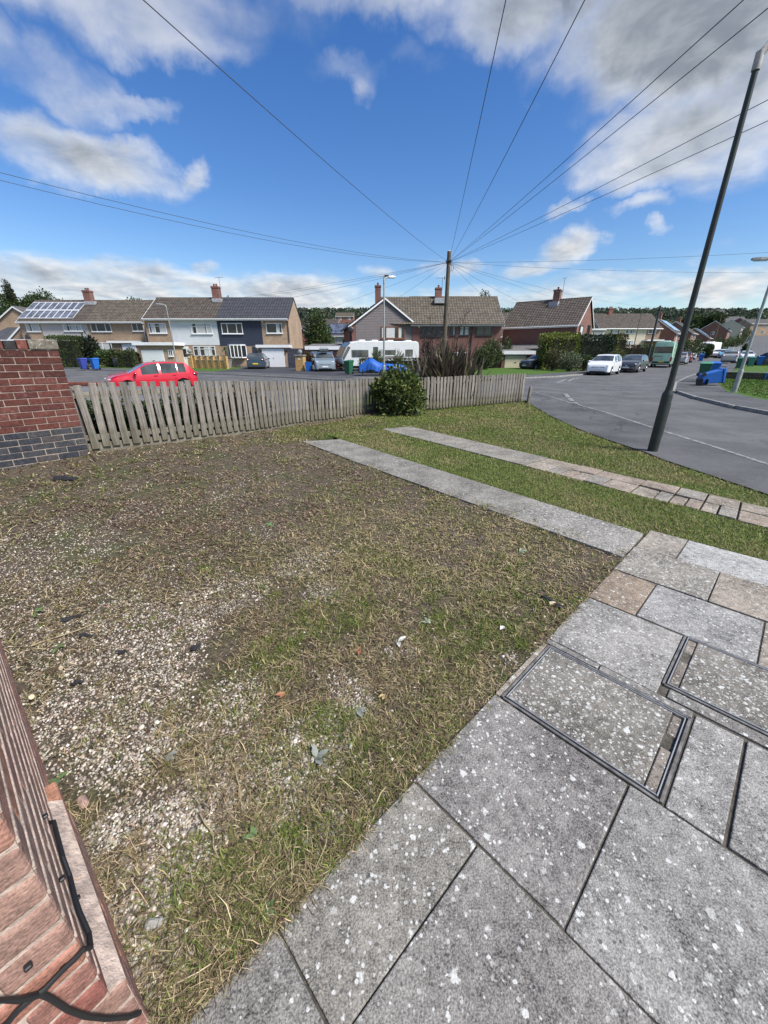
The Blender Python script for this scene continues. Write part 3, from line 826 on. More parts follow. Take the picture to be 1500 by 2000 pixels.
_t = (1 + 5 ** .5) / 2
ICO = np.array([(-1, _t, 0), (1, _t, 0), (-1, -_t, 0), (1, -_t, 0), (0, -1, _t), (0, 1, _t), (0, -1, -_t), (0, 1, -_t), (_t, 0, -1), (_t, 0, 1), (-_t, 0, -1), (-_t, 0, 1)]) / math.hypot(1, _t)
ICOF = [(0, 11, 5), (0, 5, 1), (0, 1, 7), (0, 7, 10), (0, 10, 11), (1, 5, 9), (5, 11, 4), (11, 10, 2), (10, 7, 6), (7, 1, 8), (3, 9, 4), (3, 4, 2), (3, 2, 6), (3, 6, 8), (3, 8, 9), (4, 9, 5), (2, 4, 11), (6, 2, 10), (8, 6, 7), (9, 8, 1)]
def stones(name, x, y, z, size, col, mat):
    n = len(x)
    sc = np.stack([size * nr.uniform(.75, 1.35, n), size * nr.uniform(.6, 1.0, n), size * nr.uniform(.4, .75, n)], -1)
    V = ICO[None] * (1 + nr.uniform(-.22, .22, (n, 12, 1))) * sc[:, None, :]
    a = nr.uniform(0, 2 * math.pi, n); b = nr.normal(0, .35, n)
    ca, sa, cb, sb = np.cos(a)[:, None], np.sin(a)[:, None], np.cos(b)[:, None], np.sin(b)[:, None]
    X, Y, Z = V[..., 0], V[..., 1], V[..., 2]
    X, Z = X * cb + Z * sb, -X * sb + Z * cb
    X, Y = X * ca - Y * sa, X * sa + Y * ca
    V = np.stack([X + x[:, None], Y + y[:, None], Z + z[:, None] + sc[:, 2:3] * .45], -1)
    return np_obj(name, np_mesh(name, V.reshape(-1, 3), ICOF, col, mat, 12))

GPOLY = SOILP
def build_cover():
    # gravel
    n = 230000
    x, y, d = logpolar(n, .52, 8.5, -66, 40, .8)
    f = field(x, y, GRAVEL) * .95 + (fbm(x, y, 2.1, 21, 4) - .5) * 1.2 + np.clip((-x - .9) * .3, -.35, .12)
    keep = inpoly(x, y, GPOLY) & (nr.random(n) < np.clip(f * 1.7 - .04, .05, .97) * np.clip(1.25 - (d - 2.0) * .28, .12, 1))
    x, y, d = x[keep], y[keep], d[keep]
    size = np.maximum(nr.lognormal(math.log(.0050), .33, len(x)), .0015 * d)
    col = pal(len(x), [(.47, .42, .36), (.34, .30, .255), (.21, .18, .15), (.11, .092, .076), (.31, .23, .17), (.62, .57, .50)], [24, 26, 18, 14, 10, 8], .3)
    print('stones', len(x))
    o = stones('gravel', x, y, G_(x, y), size, col, M_STONE); tag(o, 'pale crushed gravel showing through the cut grass of the garden', 'gravel', kind='stuff')
    # dead cuttings lying flat
    n = 330000
    x, y, d = logpolar(n, .5, 13, -66, 45, .8)
    gv = field(x, y, GRAVEL); pa = field(x, y, PALE)
    dens = .60 - gv * .5 + (fbm(x, y, 2.6, 33, 3) - .5) * 1.5 + (vnoise(x, y, 11, 8) - .5) * .9
    keep = inpoly(x, y, GPOLY) & (nr.random(n) < np.clip(dens, .06, 1))
    x, y, d, pa = x[keep], y[keep], d[keep], pa[keep]; m = len(x)
    ln = np.minimum(nr.lognormal(math.log(.035), .5, m), .15) * np.clip(.75 + d * .06, 1, 1.6); wd = np.maximum(nr.uniform(.0012, .0032, m), .0016 * d)
    ca = pal(m, [(.42, .33, .195), (.26, .195, .115), (.13, .093, .06), (.06, .043, .03), (.22, .20, .085), (.56, .45, .28)], [18, 23, 22, 16, 14, 7], .4)
    cb = pal(m, [(.52, .42, .25), (.38, .30, .17), (.27, .23, .11), (.14, .105, .06)], [25, 28, 25, 22], .35)
    col = np.where((nr.random(m) < pa * .8)[:, None], cb, ca)
    rd = np.clip(field(x, y, [(420, 910, 1.3), (620, 930, 1.2), (250, 1010, .8), (450, 1000, .9), (560, 1000, .6), (380, 1080, .4), (150, 1000, .5), (60, 930, .7)]), 0, 1)
    cr = pal(m, [(.20, .125, .09), (.115, .068, .048), (.29, .20, .145), (.055, .036, .027), (.40, .31, .22)], [26, 26, 18, 20, 10], .4); isr = nr.random(m) < rd * .7
    col = np.where(isr[:, None], cr, col); ln = np.where(isr, ln * .55, ln); wd = np.where(isr, wd * 1.7, wd)
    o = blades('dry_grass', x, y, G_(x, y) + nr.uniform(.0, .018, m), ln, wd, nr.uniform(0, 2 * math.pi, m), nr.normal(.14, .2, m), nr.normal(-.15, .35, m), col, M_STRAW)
    tag(o, 'brown and straw coloured cut grass strewn over the gravel garden', 'dry grass', kind='stuff')
    print('straw', m)
    # living and half dead tufts: blades fan out of small clumps
    n = 46000
    cx, cy, cd = logpolar(n, .5, 13, -66, 45, .8)
    gr = field(cx, cy, GREEN); gv = field(cx, cy, GRAVEL); q = fbm(cx, cy, 3.2, 55, 4)
    mid = ss((cx + 1.6) / 1.6) * ss((7.5 - cd) / 3)          # the middle and the paving side stay greener
    pr = np.clip((.15 + .38 * gr + .34 * mid) * (.15 + 1.2 * ss((q - .38) / .22)) - gv * .10, .02, 1)
    keep = inpoly(cx, cy, GPOLY) & (nr.random(n) < pr)
    cx, cy, cd, gr, mid = cx[keep], cy[keep], cd[keep], gr[keep], mid[keep]; c = len(cx); k = 11
    green = np.clip(.36 + .5 * gr + .22 * mid - .25 * field(cx, cy, PALE) + nr.normal(0, .25, c), 0, 1)
    rep_ = lambda a: np.repeat(a, k)
    x0, y0, d, g = rep_(cx), rep_(cy), rep_(cd), rep_(green); m = len(x0)
    az = nr.uniform(0, 2 * math.pi, m); rr = np.abs(nr.normal(0, .012, m)) * np.clip(.6 + d * .25, 1, 3)
    x, y = x0 + np.cos(az) * rr, y0 + np.sin(az) * rr
    ln = np.minimum(nr.lognormal(math.log(.027), .4, m), .08) * rep_(nr.uniform(.6, 1.3, c)) * np.clip(.7 + d * .10, 1, 1.9); wd = np.maximum(nr.uniform(.0016, .0038, m), .0015 * d)
    cg = pal(m, [(.08, .12, .024), (.13, .175, .036), (.205, .235, .06), (.05, .078, .018), (.27, .27, .09)], [24, 28, 22, 14, 12], .3)
    cs = pal(m, [(.30, .26, .12), (.42, .34, .19), (.20, .165, .085), (.10, .08, .045)], [28, 24, 26, 22], .35)
    col = np.where((nr.random(m) < g)[:, None], cg, cs)
    ok = inpoly(x, y, GPOLY)
    f = lambda a: a[ok]
    mm = int(ok.sum())
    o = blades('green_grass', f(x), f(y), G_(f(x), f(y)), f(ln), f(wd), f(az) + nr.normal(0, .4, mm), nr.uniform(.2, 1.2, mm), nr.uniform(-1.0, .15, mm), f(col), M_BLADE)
    tag(o, 'short green and yellowing tufts of grass growing through the gravel garden', 'grass', kind='stuff')
    print('tufts', mm)
    # mown lawn
    n = 330000
    x, y, d = logpolar(n, 2.6, 16, -16, 60, .75)
    i1 = inpoly(x, y, STRIP); i2 = inpoly(x, y, RLAWN)
    fr = inpoly(x, y, [gnd(480, 850), gnd(600, 830), gnd(720, 810), gnd(800, 812), gnd(745, 838), gnd(590, 862), gnd(520, 862)])
    keep = i1 | i2 | fr
    x, y, d = x[keep], y[keep], d[keep]; m = len(x)
    q = fbm(x, y, 1.3, 77, 4)
    dry = np.clip((q - .47) * 5, 0, 1) * .6 + .2
    pl = field(x, y, [(720, 862, .5), (800, 880, .4), (880, 900, .3), (1180, 880, .4), (1230, 905, .35), (1300, 925, .4), (1000, 800, .8), (880, 808, .7)])
    dry = np.clip(dry + pl * .7, 0, .95)
    ln = nr.uniform(.022, .05, m) * np.clip(.7 + d * .05, 1, 1.5); wd = np.maximum(nr.uniform(.002, .004, m), .0012 * d)
    cg = pal(m, [(.11, .155, .034), (.17, .22, .05), (.235, .265, .075), (.07, .10, .024)], [30, 34, 18, 18])
    cd = pal(m, [(.26, .24, .10), (.36, .30, .155), (.17, .14, .07)], [40, 30, 30], .3)
    col = np.where((nr.random(m) < dry)[:, None], cd, cg)
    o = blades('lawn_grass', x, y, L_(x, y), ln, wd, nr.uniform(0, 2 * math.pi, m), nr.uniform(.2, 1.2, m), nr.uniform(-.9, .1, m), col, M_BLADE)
    tag(o, 'mown green grass of the lawn between the drive tracks and the road', 'grass', kind='stuff')
    print('lawn', m)
    # verge across the road
    n = 90000
    x = nr.uniform(11, 34, n); y = nr.uniform(8, 34, n)
    keep = inpoly(x, y, [(12.2, 10), (13.2, 13), (14.2, 15.4), (15.4, 18.0), (18.6, 22.6), (23, 27.6), (34, 34), (34, 8), (12.2, 8)])
    x, y = x[keep], y[keep]; m = len(x); d = np.hypot(x, y)
    dry = np.clip((fbm(x, y, .8, 91, 4) - .5) * 4, 0, 1) * .5
    col = np.where((nr.random(m) < dry)[:, None], pal(m, [(.17, .17, .06), (.13, .12, .05)], [1, 1]), pal(m, [(.055, .105, .014), (.08, .14, .022), (.11, .175, .035)], [3, 4, 2]))
    o = blades('verge_grass', x, y, T_(x, y) + .08, nr.uniform(.05, .1, m), .0016 * d, nr.uniform(0, 6.28, m), nr.uniform(.3, 1.3, m), nr.uniform(-.8, .1, m), col, M_BLADE)
    tag(o, 'bright green grass of the verge across the road around the grey lamp', 'grass', kind='stuff')
build_cover()

# ------------------------------------------------------------------ litter on the garden
def leaf_mesh(name, L, Wd, lobes, mat, fold=.25, n=6):
    """one leaf blade with a midrib fold"""
    vs = []; fs = []
    for i in range(n + 1):
        t = i / n; w = Wd * math.sin(math.pi * min(1, t * .95 + .04)) ** .8 * (1 - .35 * t) * (1 + lobes * math.cos(t * 13))
        z = .25 * L * (t - t * t) * .6
        vs += [(L * t, -w, z + w * fold), (L * t, 0, z), (L * t, w, z + w * fold)]
    for i in range(n):
        a = i * 3; fs += [(a, a + 3, a + 4, a + 1), (a + 1, a + 4, a + 5, a + 2)]
    return MB().add(vs, fs)
def leafmat(name, c):
    return plain(name, c, .6, var=.25, scale=30)
LM = {'green': leafmat('bramble_leaf_green', (.095, .15, .055)), 'pale': leafmat('pale_leaf_underside', (.25, .30, .20)), 'rust': leafmat('dead_leaf_rust', (.27, .115, .06)),
      'tan': leafmat('dead_leaf_tan', (.36, .28, .13)), 'white': leafmat('bleached_leaf', (.52, .51, .47)), 'grey': leafmat('grey_leaf', (.20, .215, .185))}
def leaf_spray(px, py, L, kind, n, label, spread=70):
    x, y = gnd(px, py); o = thing('fallen_leaf', label, 'leaf', (x, y, float(G_(x, y)) + .012), rnd.uniform(0, 6.28), 'leaves fallen on the gravel garden')
    for i in range(n):
        mb = leaf_mesh('leaflet', L * rnd.uniform(.8, 1.1), L * .27, .1, None, rnd.uniform(.1, .45))
        c = mb.build('leaflet', LM[kind], o, smooth=True, fix=False)
        a = R((i - (n - 1) / 2) * spread + rnd.uniform(-10, 10)); c.rotation_euler = (rnd.uniform(-.3, .3), rnd.uniform(-.35, .05), a)
    return o
leaf_spray(617, 1480, .062, 'grey', 3, 'three grey green bramble leaflets fallen near the paving edge')
leaf_spray(698, 1385, .058, 'grey', 2, 'pair of pale green leaflets lying on the cut grass', 60)
leaf_spray(704, 1270, .05, 'rust', 3, 'curled rust brown dead leaf in the middle of the garden')
leaf_spray(558, 1355, .05, 'rust', 2, 'torn rust brown leaf on bare gravel', 40)
leaf_spray(778, 1253, .055, 'white', 2, 'bleached leaf with a thin stalk lying in green grass', 120)
leaf_spray(754, 1360, .05, 'tan', 2, 'yellow tan dead leaf standing among straw', 30)
leaf_spray(985, 1224, .06, 'white', 1, 'narrow white leaf blade near the brown slab')
leaf_spray(1015, 1075, .07, 'pale', 4, 'spray of pale leaves beside the concrete track', 40)
leaf_spray(320, 1480, .055, 'grey', 2, 'long grey green leaf beside gravel near the house wall', 40)
leaf_spray(110, 1520, .05, 'green', 3, 'dark green leaves at the foot of the house wall')
leaf_spray(112, 1265, .05, 'green', 3, 'small green leaves on pale gravel by the cut stems')
leaf_spray(500, 1635, .045, 'green', 2, 'green leaflets in straw close to the paving', 60)
leaf_spray(70, 1195, .06, 'green', 4, 'cluster of dark green leaves on gravel at the frame of the old shrub', 60)
leaf_spray(515, 1790, .045, 'green', 2, 'small green leaves beside the nearest slab edge', 50)
leaf_spray(530, 1025, .06, 'green', 4, 'green weed leaves on brown cuttings', 60)
leaf_spray(840, 1215, .07, 'pale', 2, 'pale folded leaf in the greenest tuft', 40)

def stump(px, py, r, h, lean, label, az=0.0):
    x, y = gnd(px, py); o = thing('cut_stem', label, 'stump', (x, y, float(G_(x, y)) - .01), az, 'cut shrub stems')
    MB().tube([(0, 0, 0), (lean * .3, 0, h * .5), (lean, 0, h)], [r * 1.15, r, r * .96], 10).build('stem', M_BARK, o, smooth=True)
    t = Vector((lean * .7, 0, h * .5)).normalized()
    MB().tube([Vector((lean, 0, h)) - t * .003, Vector((lean, 0, h)) + t * .003], r * .9, 10).build('cut_face', M_CUTWOOD, o)
stump(45, 1345, .022, .10, -.06, 'thick cut stem with a pale sawn end beside the house wall', .5)
stump(62, 1365, .013, .05, .03, 'thin cut stem low in green leaves by the house wall', -.6)
stump(80, 1308, .014, .03, .10, 'cut stem lying almost flat on the gravel', .1)
stump(187, 898, .018, .14, -.06, 'pale topped cut stem at the foot of the blue brick courses', 1.2)
stump(212, 896, .016, .10, .05, 'short cut stem beside the dark brick courses and fence', 1.0)
def twig(px0, py0, px1, py1, r, label, mat=M_BARK, h=.012):
    a, b = gnd(px0, py0), gnd(px1, py1); c = ((a[0] + b[0]) / 2, (a[1] + b[1]) / 2)
    o = MB()
    pts = []
    for t in np.linspace(0, 1, 6):
        x = a[0] + (b[0] - a[0]) * t + rnd.uniform(-.01, .01); y = a[1] + (b[1] - a[1]) * t + rnd.uniform(-.01, .01)
        pts.append((x, y, float(G_(x, y)) + h + rnd.uniform(0, .01)))
    q = o.tube(pts, [r * 1.1, r, r, r * .9, r * .8, r * .6], 6).build('twig', mat, smooth=True)
    return tag(q, label, 'twig', 'twigs and sticks on the gravel')
M_CHAR = plain('charred_wood', (.02, .02, .024), .9, var=.4, scale=40, bmp=.6)
M_STRAWST = plain('straw_stalk', (.33, .27, .16), .8, var=.15, scale=30)
twig(122, 1212, 160, 1204, .016, 'black charred stick on pale gravel', M_CHAR)
twig(160, 1240, 188, 1238, .011, 'small black charred splinter on gravel', M_CHAR)
twig(230, 1275, 245, 1270, .012, 'short black lump of charred wood by a green tuft', M_CHAR)
twig(143, 1337, 160, 1332, .014, 'black cinder beside the sawn stems', M_CHAR)
twig(376, 1270, 392, 1262, .016, 'dark clod at the edge of a green tuft', M_CHAR)
twig(110, 935, 150, 938, .04, 'black clod of earth near the fence corner', M_CHAR)
twig(60, 1262, 200, 1215, .0035, 'long pale stalk across the gravel', M_STRAWST)
twig(455, 1480, 470, 1580, .003, 'thin curved straw stalk beside the bramble leaflets', M_STRAWST)
twig(1075, 1182, 1096, 1184, .012, 'broken pale wood chip by the brown slab', M_CUTWOOD)
twig(1060, 1168, 1098, 1190, .02, 'black clod of earth against the brown slab', M_CHAR)
twig(395, 1590, 440, 1700, .0028, 'thin pale straw stalk on gravel near the slab', M_STRAWST)
twig(410, 1062, 470, 1070, .006, 'grey broken twig on brown cuttings', M_BARK)
def half_brick(px, py, s, label, col):
    x, y = gnd(px, py); mb = MB()
    mb.frus((0, 0, 0), (s, s * .55), (.1 * s, 0, s * .7), (s * .8, s * .4))
    o = mb.build('brick_fragment', M_BRICK, bevel=.006); o.location = (x, y, float(G_(x, y)) + .001); o.rotation_euler = (.1, .15, rnd.uniform(0, 3)); o.color = (*col, 1)
    return tag(o, label, 'brick fragment', 'brick fragments on the gravel')
half_brick(160, 1565, .032, 'pinkish brick fragment half sunk in straw near the house wall', (.33, .22, .18))
half_brick(612, 1702, .014, 'small orange brick fragment near the paving', (.36, .2, .13))
half_brick(300, 1805, .028, 'grey stone fragment lying on gravel close to the wall corner', (.25, .24, .22))
half_brick(210, 1183, .014, 'orange brick crumb on pale gravel', (.40, .17, .09))
# ================================================================== house corner at the camera's left
M_PINKMORTAR = plain('pink_mortar', (.44, .345, .285), .95, var=.3, scale=25, bmp=.7, bscale=90)
def build_house_corner():
    CX, CY = -.625, .390
    rot = math.atan2(.653, -.757)
    root = thing('brick_wall', 'rough red brick wall corner with black cables clipped round its edge', 'wall', (CX, CY, 0), rot)
    h = .082
    cols = [(.36, .155, .085), (.30, .14, .10), (.22, .085, .068), (.23, .145, .11), (.31, .15, .105), (.22, .125, .10), (.27, .165, .13), (.33, .15, .085)]
    cache = {}
    def brick(x0, x1, y0, y1, k):
        key = (round(x1 - x0, 3), round(y1 - y0, 3))
        if key not in cache: cache[key] = MB().box(0, key[0], 0, key[1], 0, .0745).mesh('brick', M_BRICK)
        o = inst('brick', cache[key], root, (x0, y0, k * h + .003), (rnd.uniform(-.006, .006), rnd.uniform(-.006, .006), rnd.uniform(-.004, .004)))
        c = rnd.choice(cols)
        if x1 - x0 > .15 and y0 < .02: c = tuple(.65 * q + .35 * w for q, w in zip(c, (.36, .22, .17)))
        o.color = (*c, 1)
        b = o.modifiers.new('bevel', 'BEVEL'); b.width = .011; b.segments = 3; b.limit_method = 'ANGLE'
    NB = 13
    for k in range(-1, NB):
        pl = .032 if k < 3 else 0.0
        if k % 2 == 0:
            brick(0, .228, -pl, .108, k); xs = .238; ya = .118
        else:
            brick(0, .108, -pl, .228, k); xs = .118; ya = .238
        x = xs; first = True
        while x < 2.7:
            w = .228
            p2 = pl if x < .55 else 0
            brick(x, x + w, -p2, .108, k); x += .2365
        y = ya
        while y < .95:
            brick(0, .108, y, y + .228, k); y += .238
    # pointing a little behind the brick faces
    mb = MB(); mb.box(.0052, 2.9, .0025, .1, -.09, NB * h); mb.box(.005, .1, .1, 1.2, -.09, NB * h); mb.box(.003, .60, -.029, .002, -.09, 3 * h - .03)
    mb.build('pointing', M_PINKMORTAR, root)
    for k in range(3, NB + 1):      # weathered bed joints stand a hair proud of the bricks
        MB().box(.012, 2.75, -.0016, .05, k * h - .0065, k * h + .0045).build('bed_joint', M_PINKMORTAR, root, bevel=.001)
    mb = MB(); n = 14
    for i in range(n):
        a, e = .006 + .6 * i / n, .006 + .6 * (i + 1) / n; t = rnd.uniform(-.006, .006)
        mb.add([(a, -.031, 3 * h - .009), (e, -.031, 3 * h - .009), (e, .001, 3 * h + .018 + t), (a, .001, 3 * h + .018 - t), (a, .001, 3 * h - .009), (e, .001, 3 * h - .009)], [(0, 1, 2, 3), (0, 3, 4), (1, 5, 2), (0, 4, 5, 1)])
    mb.build('mortar_fillet', M_PINKMORTAR, root, smooth=True)
    # cables
    M = Matrix.Translation((CX, CY, 0)) @ Matrix.Rotation(rot, 4, 'Z')
    nB = (M.to_3x3() @ Vector((0, -1, 0))); nA = (M.to_3x3() @ Vector((-1, 0, 0)))
    Mi = M.inverted()
    def onB(px, py, off=.010): return Mi @ hit_plane(px, py, Vector((CX, CY, 0)) + nB * off, nB)
    def onA(px, py, off=.010): return Mi @ hit_plane(px, py, Vector((CX, CY, 0)) + nA * off, nA)
    z3 = lambda a, b: (a / 4.547, 1560 + b / 4.547)
    ptsB = [onB(*z3(a, b)) for a, b in ((478, 205), (520, 370), (560, 530), (622, 700), (668, 900), (700, 1000))]
    zc = ptsB[-1].z
    ptsA = [onA(*z3(a, b)) for a, b in ((745, 1335), (660, 1430), (570, 1510), (400, 1690), (250, 1800), (150, 1890), (60, 2000))]
    corner = [Vector((.03, -.013, zc - .012)), Vector((-.008, -.011, (zc + ptsA[0].z) / 2 - .005))]
    far = [Vector((ptsB[0].x + .04, .03, ptsB[0].z - .01))]
    tail = [ptsA[-1] + Vector((0, .2, -.02)), ptsA[-1] + Vector((0, .5, -.02))]
    MB().tube(far + ptsB + corner + ptsA + tail, .0055, 8).build('cable', M_CABLE, root, smooth=True)
    c2 = [onA(*z3(a, b), .011 if a < 700 else .012) for a, b in ((0, 1790), (180, 1785), (370, 1735), (450, 1770), (600, 1870), (760, 1930), (950, 1950), (1150, 1935), (1245, 1900))]
    c2 = [c2[0] + Vector((0, .4, 0))] + c2
    MB().tube(c2, .0055, 8).build('cable', M_CABLE, root, smooth=True)
    for a, b in ((405, 150), (555, 705), (690, 880)):
        p = onB(*z3(a, b), .006); MB().box(p.x - .006, p.x + .006, -.011, 0, p.z - .004, p.z + .004).build('cable_clip', M_BLACK, root, bevel=.002)
    for a, b in ((250, 1490), (565, 1510)):
        p = onA(*z3(a, b), .006); MB().box(-.012, 0, p.y - .006, p.y + .006, p.z - .005, p.z + .005).build('cable_clip', M_BLACK, root, bevel=.002)
build_house_corner()

# ================================================================== garden wall of red over blue bricks
def build_garden_wall():
    ang = math.atan2(gw_dir.y, gw_dir.x)
    ax, ay = gw_a[0] - gw_dir.x * .02, gw_a[1] - gw_dir.y * .02
    root = thing('garden_wall', 'red brick garden wall on dark blue courses at the end of the paling fence', 'wall', (ax, ay, TT(*gw_a) - .10), ang)
    h = .083; bl = .226
    full = MB().box(0, bl, -.105, .105, 0, .072).mesh('brick', M_BRICK); half = MB().box(0, .108, -.105, .105, 0, .072).mesh('brick', M_BRICK)
    red = [(.105, .036, .028), (.125, .043, .034), (.095, .034, .029), (.135, .052, .042)]
    blue = [(.040, .043, .052), (.052, .054, .060), (.07, .062, .062), (.035, .038, .048)]
    Lw = 2.4
    for k in range(18):
        x = 0
        if k % 2:
            o = inst('brick', half, root, (0, rnd.uniform(-.002, .002), k * h)); o.color = (*rnd.choice(blue if k < 6 else red), 1)
            o.modifiers.new('bevel', 'BEVEL').width = .004
            x = .118
        while x < Lw:
            c = rnd.choice(blue if k < 6 else red)
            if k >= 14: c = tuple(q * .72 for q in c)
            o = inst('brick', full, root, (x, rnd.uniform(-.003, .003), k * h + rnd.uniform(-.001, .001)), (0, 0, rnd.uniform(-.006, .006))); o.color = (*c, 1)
            o.modifiers.new('bevel', 'BEVEL').width = .004
            x += bl + .010
    MB().box(.004, Lw + .22, -.098, .098, -.02, 18 * h - .004).build('pointing', M_MORTAR, root)
    # uneven coping: one pale concrete piece at the end, then sooty bricks on edge
    z = 18 * h; x = -.01
    o = MB().box(x, x + .30, -.125, .125, z, z + .118).build('coping_stone', M_SLAB, root, bevel=.012, seg=2); o.color = (.20, .185, .16, .35); x += .31
    for w, c in ((.10, (.17, .06, .045)), (.112, (.035, .034, .036)), (.16, (.13, .05, .04)), (.11, (.10, .045, .04)), (.22, (.14, .05, .04)), (.22, (.11, .045, .038)), (.22, (.14, .05, .04)), (.22, (.11, .045, .038)), (.22, (.12, .05, .04)), (.22, (.12, .05, .04)), (.3, (.12, .05, .04))):
        o = MB().box(x, x + w, -.12, .12, z, z + .108 + rnd.uniform(-.012, .01)).build('coping_brick', M_BRICK, root, bevel=.008, seg=2); o.color = (*c, 1); x += w + .008
build_garden_wall()

# ================================================================== paling fences
def pale_mesh(w, t, h, v):
    mb = MB(); r = random.Random(v); j = lambda s: r.uniform(-s, s)
    vs = []
    for k in range(6):
        z = h * k / 5; dx = j(.003) + .006 * math.sin(k + v); ww = w / 2 * (1 + j(.03))
        for sx, sy in ((-1, -1), (1, -1), (1, 1), (-1, 1)):
            vs.append((dx + sx * ww, sy * t / 2 + j(.001), z + (j(.008) if k == 5 else 0)))
    fs = [(3, 2, 1, 0), (20, 21, 22, 23)]
    for k in range(5):
        for q in range(4): fs.append((k * 4 + q, k * 4 + (q + 1) % 4, k * 4 + 4 + (q + 1) % 4, k * 4 + 4 + q))
    return mb.add(vs, fs).mesh('pale', M_PALE)
PALES = {}
def build_fence(name, label, pts, pitch, w, hgt, skew=0.0):
    P = [Vector((x, y, 0)) for x, y in pts]
    seg = [(P[i + 1] - P[i]).length for i in range(len(P) - 1)]; tot = sum(seg)
    def at(s):
        for i, l in enumerate(seg):
            if s <= l or i == len(seg) - 1:
                d = (P[i + 1] - P[i]).normalized(); q = P[i] + d * s; return q, d
            s -= l
    p0 = P[0]; root = thing(name, label, 'fence', (p0.x, p0.y, TT(p0.x, p0.y)))
    def loc(q, d, back, z): 
        n = Vector((d.y, -d.x, 0))       # towards the garden
        r = q + n * (-back); return (r.x - p0.x, r.y - p0.y, TT(q.x, q.y) - TT(p0.x, p0.y) + z)
    n = int(tot / pitch)
    for i in range(n + 1):
        q, d = at(i * tot / n); a = math.atan2(d.y, d.x)
        key = i % 7
        if (key, w, hgt) not in PALES: PALES[(key, w, hgt)] = pale_mesh(w * (1 + (key - 3) * .012), .02, hgt, key)
        o = inst('pale', PALES[(key, w, hgt)], root, loc(q, d, 0, .045 + rnd.uniform(-.012, .012)), (rnd.uniform(-.012, .012), rnd.gauss(0, .012) + skew, a + rnd.uniform(-.03, .03)))
        b = o.modifiers.new('bevel', 'BEVEL'); b.width = .003
        # nail heads
    cum = [0.0]
    for l in seg:
        q = max(1, round(l / 1.8)); cum += [cum[-1] + l * (i + 1) / q for i in range(q)]
    m = len(cum) - 1
    def ends(i, zr):
        q0, d0 = at(cum[i] + 1e-4); q1, d1 = at(cum[i + 1] - 1e-4); return Vector(loc(q0, d0, .034, zr)), Vector(loc(q1, d0, .034, zr))
    for zr in (.20, hgt - .10):
        for i in range(m):
            a0, a1 = ends(i, zr); dd = a1 - a0; ln = dd.length
            o = MB().box(-.004, ln + .004, -.019, .019, -.04, .04).build('rail', M_RAIL, root, bevel=.003)
            o.location = a0; o.rotation_euler = (0, -math.asin(dd.z / ln), math.atan2(dd.y, dd.x))
    k = max(2, int(tot / 1.9))
    for i in range(k + 1):
        q, d = at(min(max(i * tot / k, .06), tot - .06)); a = math.atan2(d.y, d.x)
        o = MB().box(-.04, .04, -.04, .04, -.25, hgt + .0).build('post', M_PALE, root, bevel=.005); o.location = loc(q, d, .108, 0); o.rotation_euler = (0, 0, a)
    # gravel board along the foot
    for i in range(m):
        a0, a1 = ends(i, .04); dd = a1 - a0; ln = dd.length
        o = MB().box(0, ln - .004, -.012, .012, -.08, .075).build('gravel_board', M_RAIL, root, bevel=.003); o.location = a0; o.rotation_euler = (0, -math.asin(dd.z / ln), math.atan2(dd.y, dd.x))
    return root
build_fence('paling_fence', 'weathered grey paling fence running from the brick wall to the round shrub', FENCE_L, .133, .095, .90)
build_fence('paling_fence', 'weathered grey paling fence between the round shrub and the road', FENCE_R, .128, .091, .90)
x, y = gnd(1031, 787)
o = MB().box(-.045, .045, -.04, .04, -.2, .50).frus((0, 0, .50), (.045, .04), (0, 0, .56), (.015, .03)).build('marker_post', M_PALE, bevel=.006); o.location = (x, y, TT(x, y)); o.rotation_euler = (0, .06, .4)
tag(o, 'short lone wooden post on the grass beside the fence end', 'post')

# ================================================================== foliage helpers
def leaf_arr(P, D, size, asp, col, name, parent=None, mat=None):
    n = len(P); D = D / np.linalg.norm(D, axis=1, keepdims=True)
    r = nr.normal(size=(n, 3)); S = np.cross(D, r); S /= np.linalg.norm(S, axis=1, keepdims=True) + 1e-9
    N = np.cross(S, D)
    sz = size[:, None]; V = np.zeros((n, 4, 3))
    V[:, 0] = P; V[:, 2] = P + D * sz; mid = P + D * sz * .45
    V[:, 1] = mid + S * sz * asp + N * sz * .10; V[:, 3] = mid - S * sz * asp + N * sz * .10
    return np_obj(name, np_mesh(name, V.reshape(-1, 3), [(0, 1, 2), (0, 2, 3)], col, mat or M_LEAF, 4), parent)
def ell_pts(n, c, r, inner=.55, lumps=.18, seed=1, flat=None):
    d = nr.normal(size=(n, 3)); d /= np.linalg.norm(d, axis=1, keepdims=True)
    lum = 1 + lumps * (2 * fbm(d[:, 0] * 2 + seed, d[:, 1] * 2 + d[:, 2] * 2.7, 1.6, seed, 3) - 1) * 1.6
    rad = (inner + (1 - inner) * nr.random(n) ** .6) * lum
    return np.array(c) + d * rad[:, None] * np.array(r), d
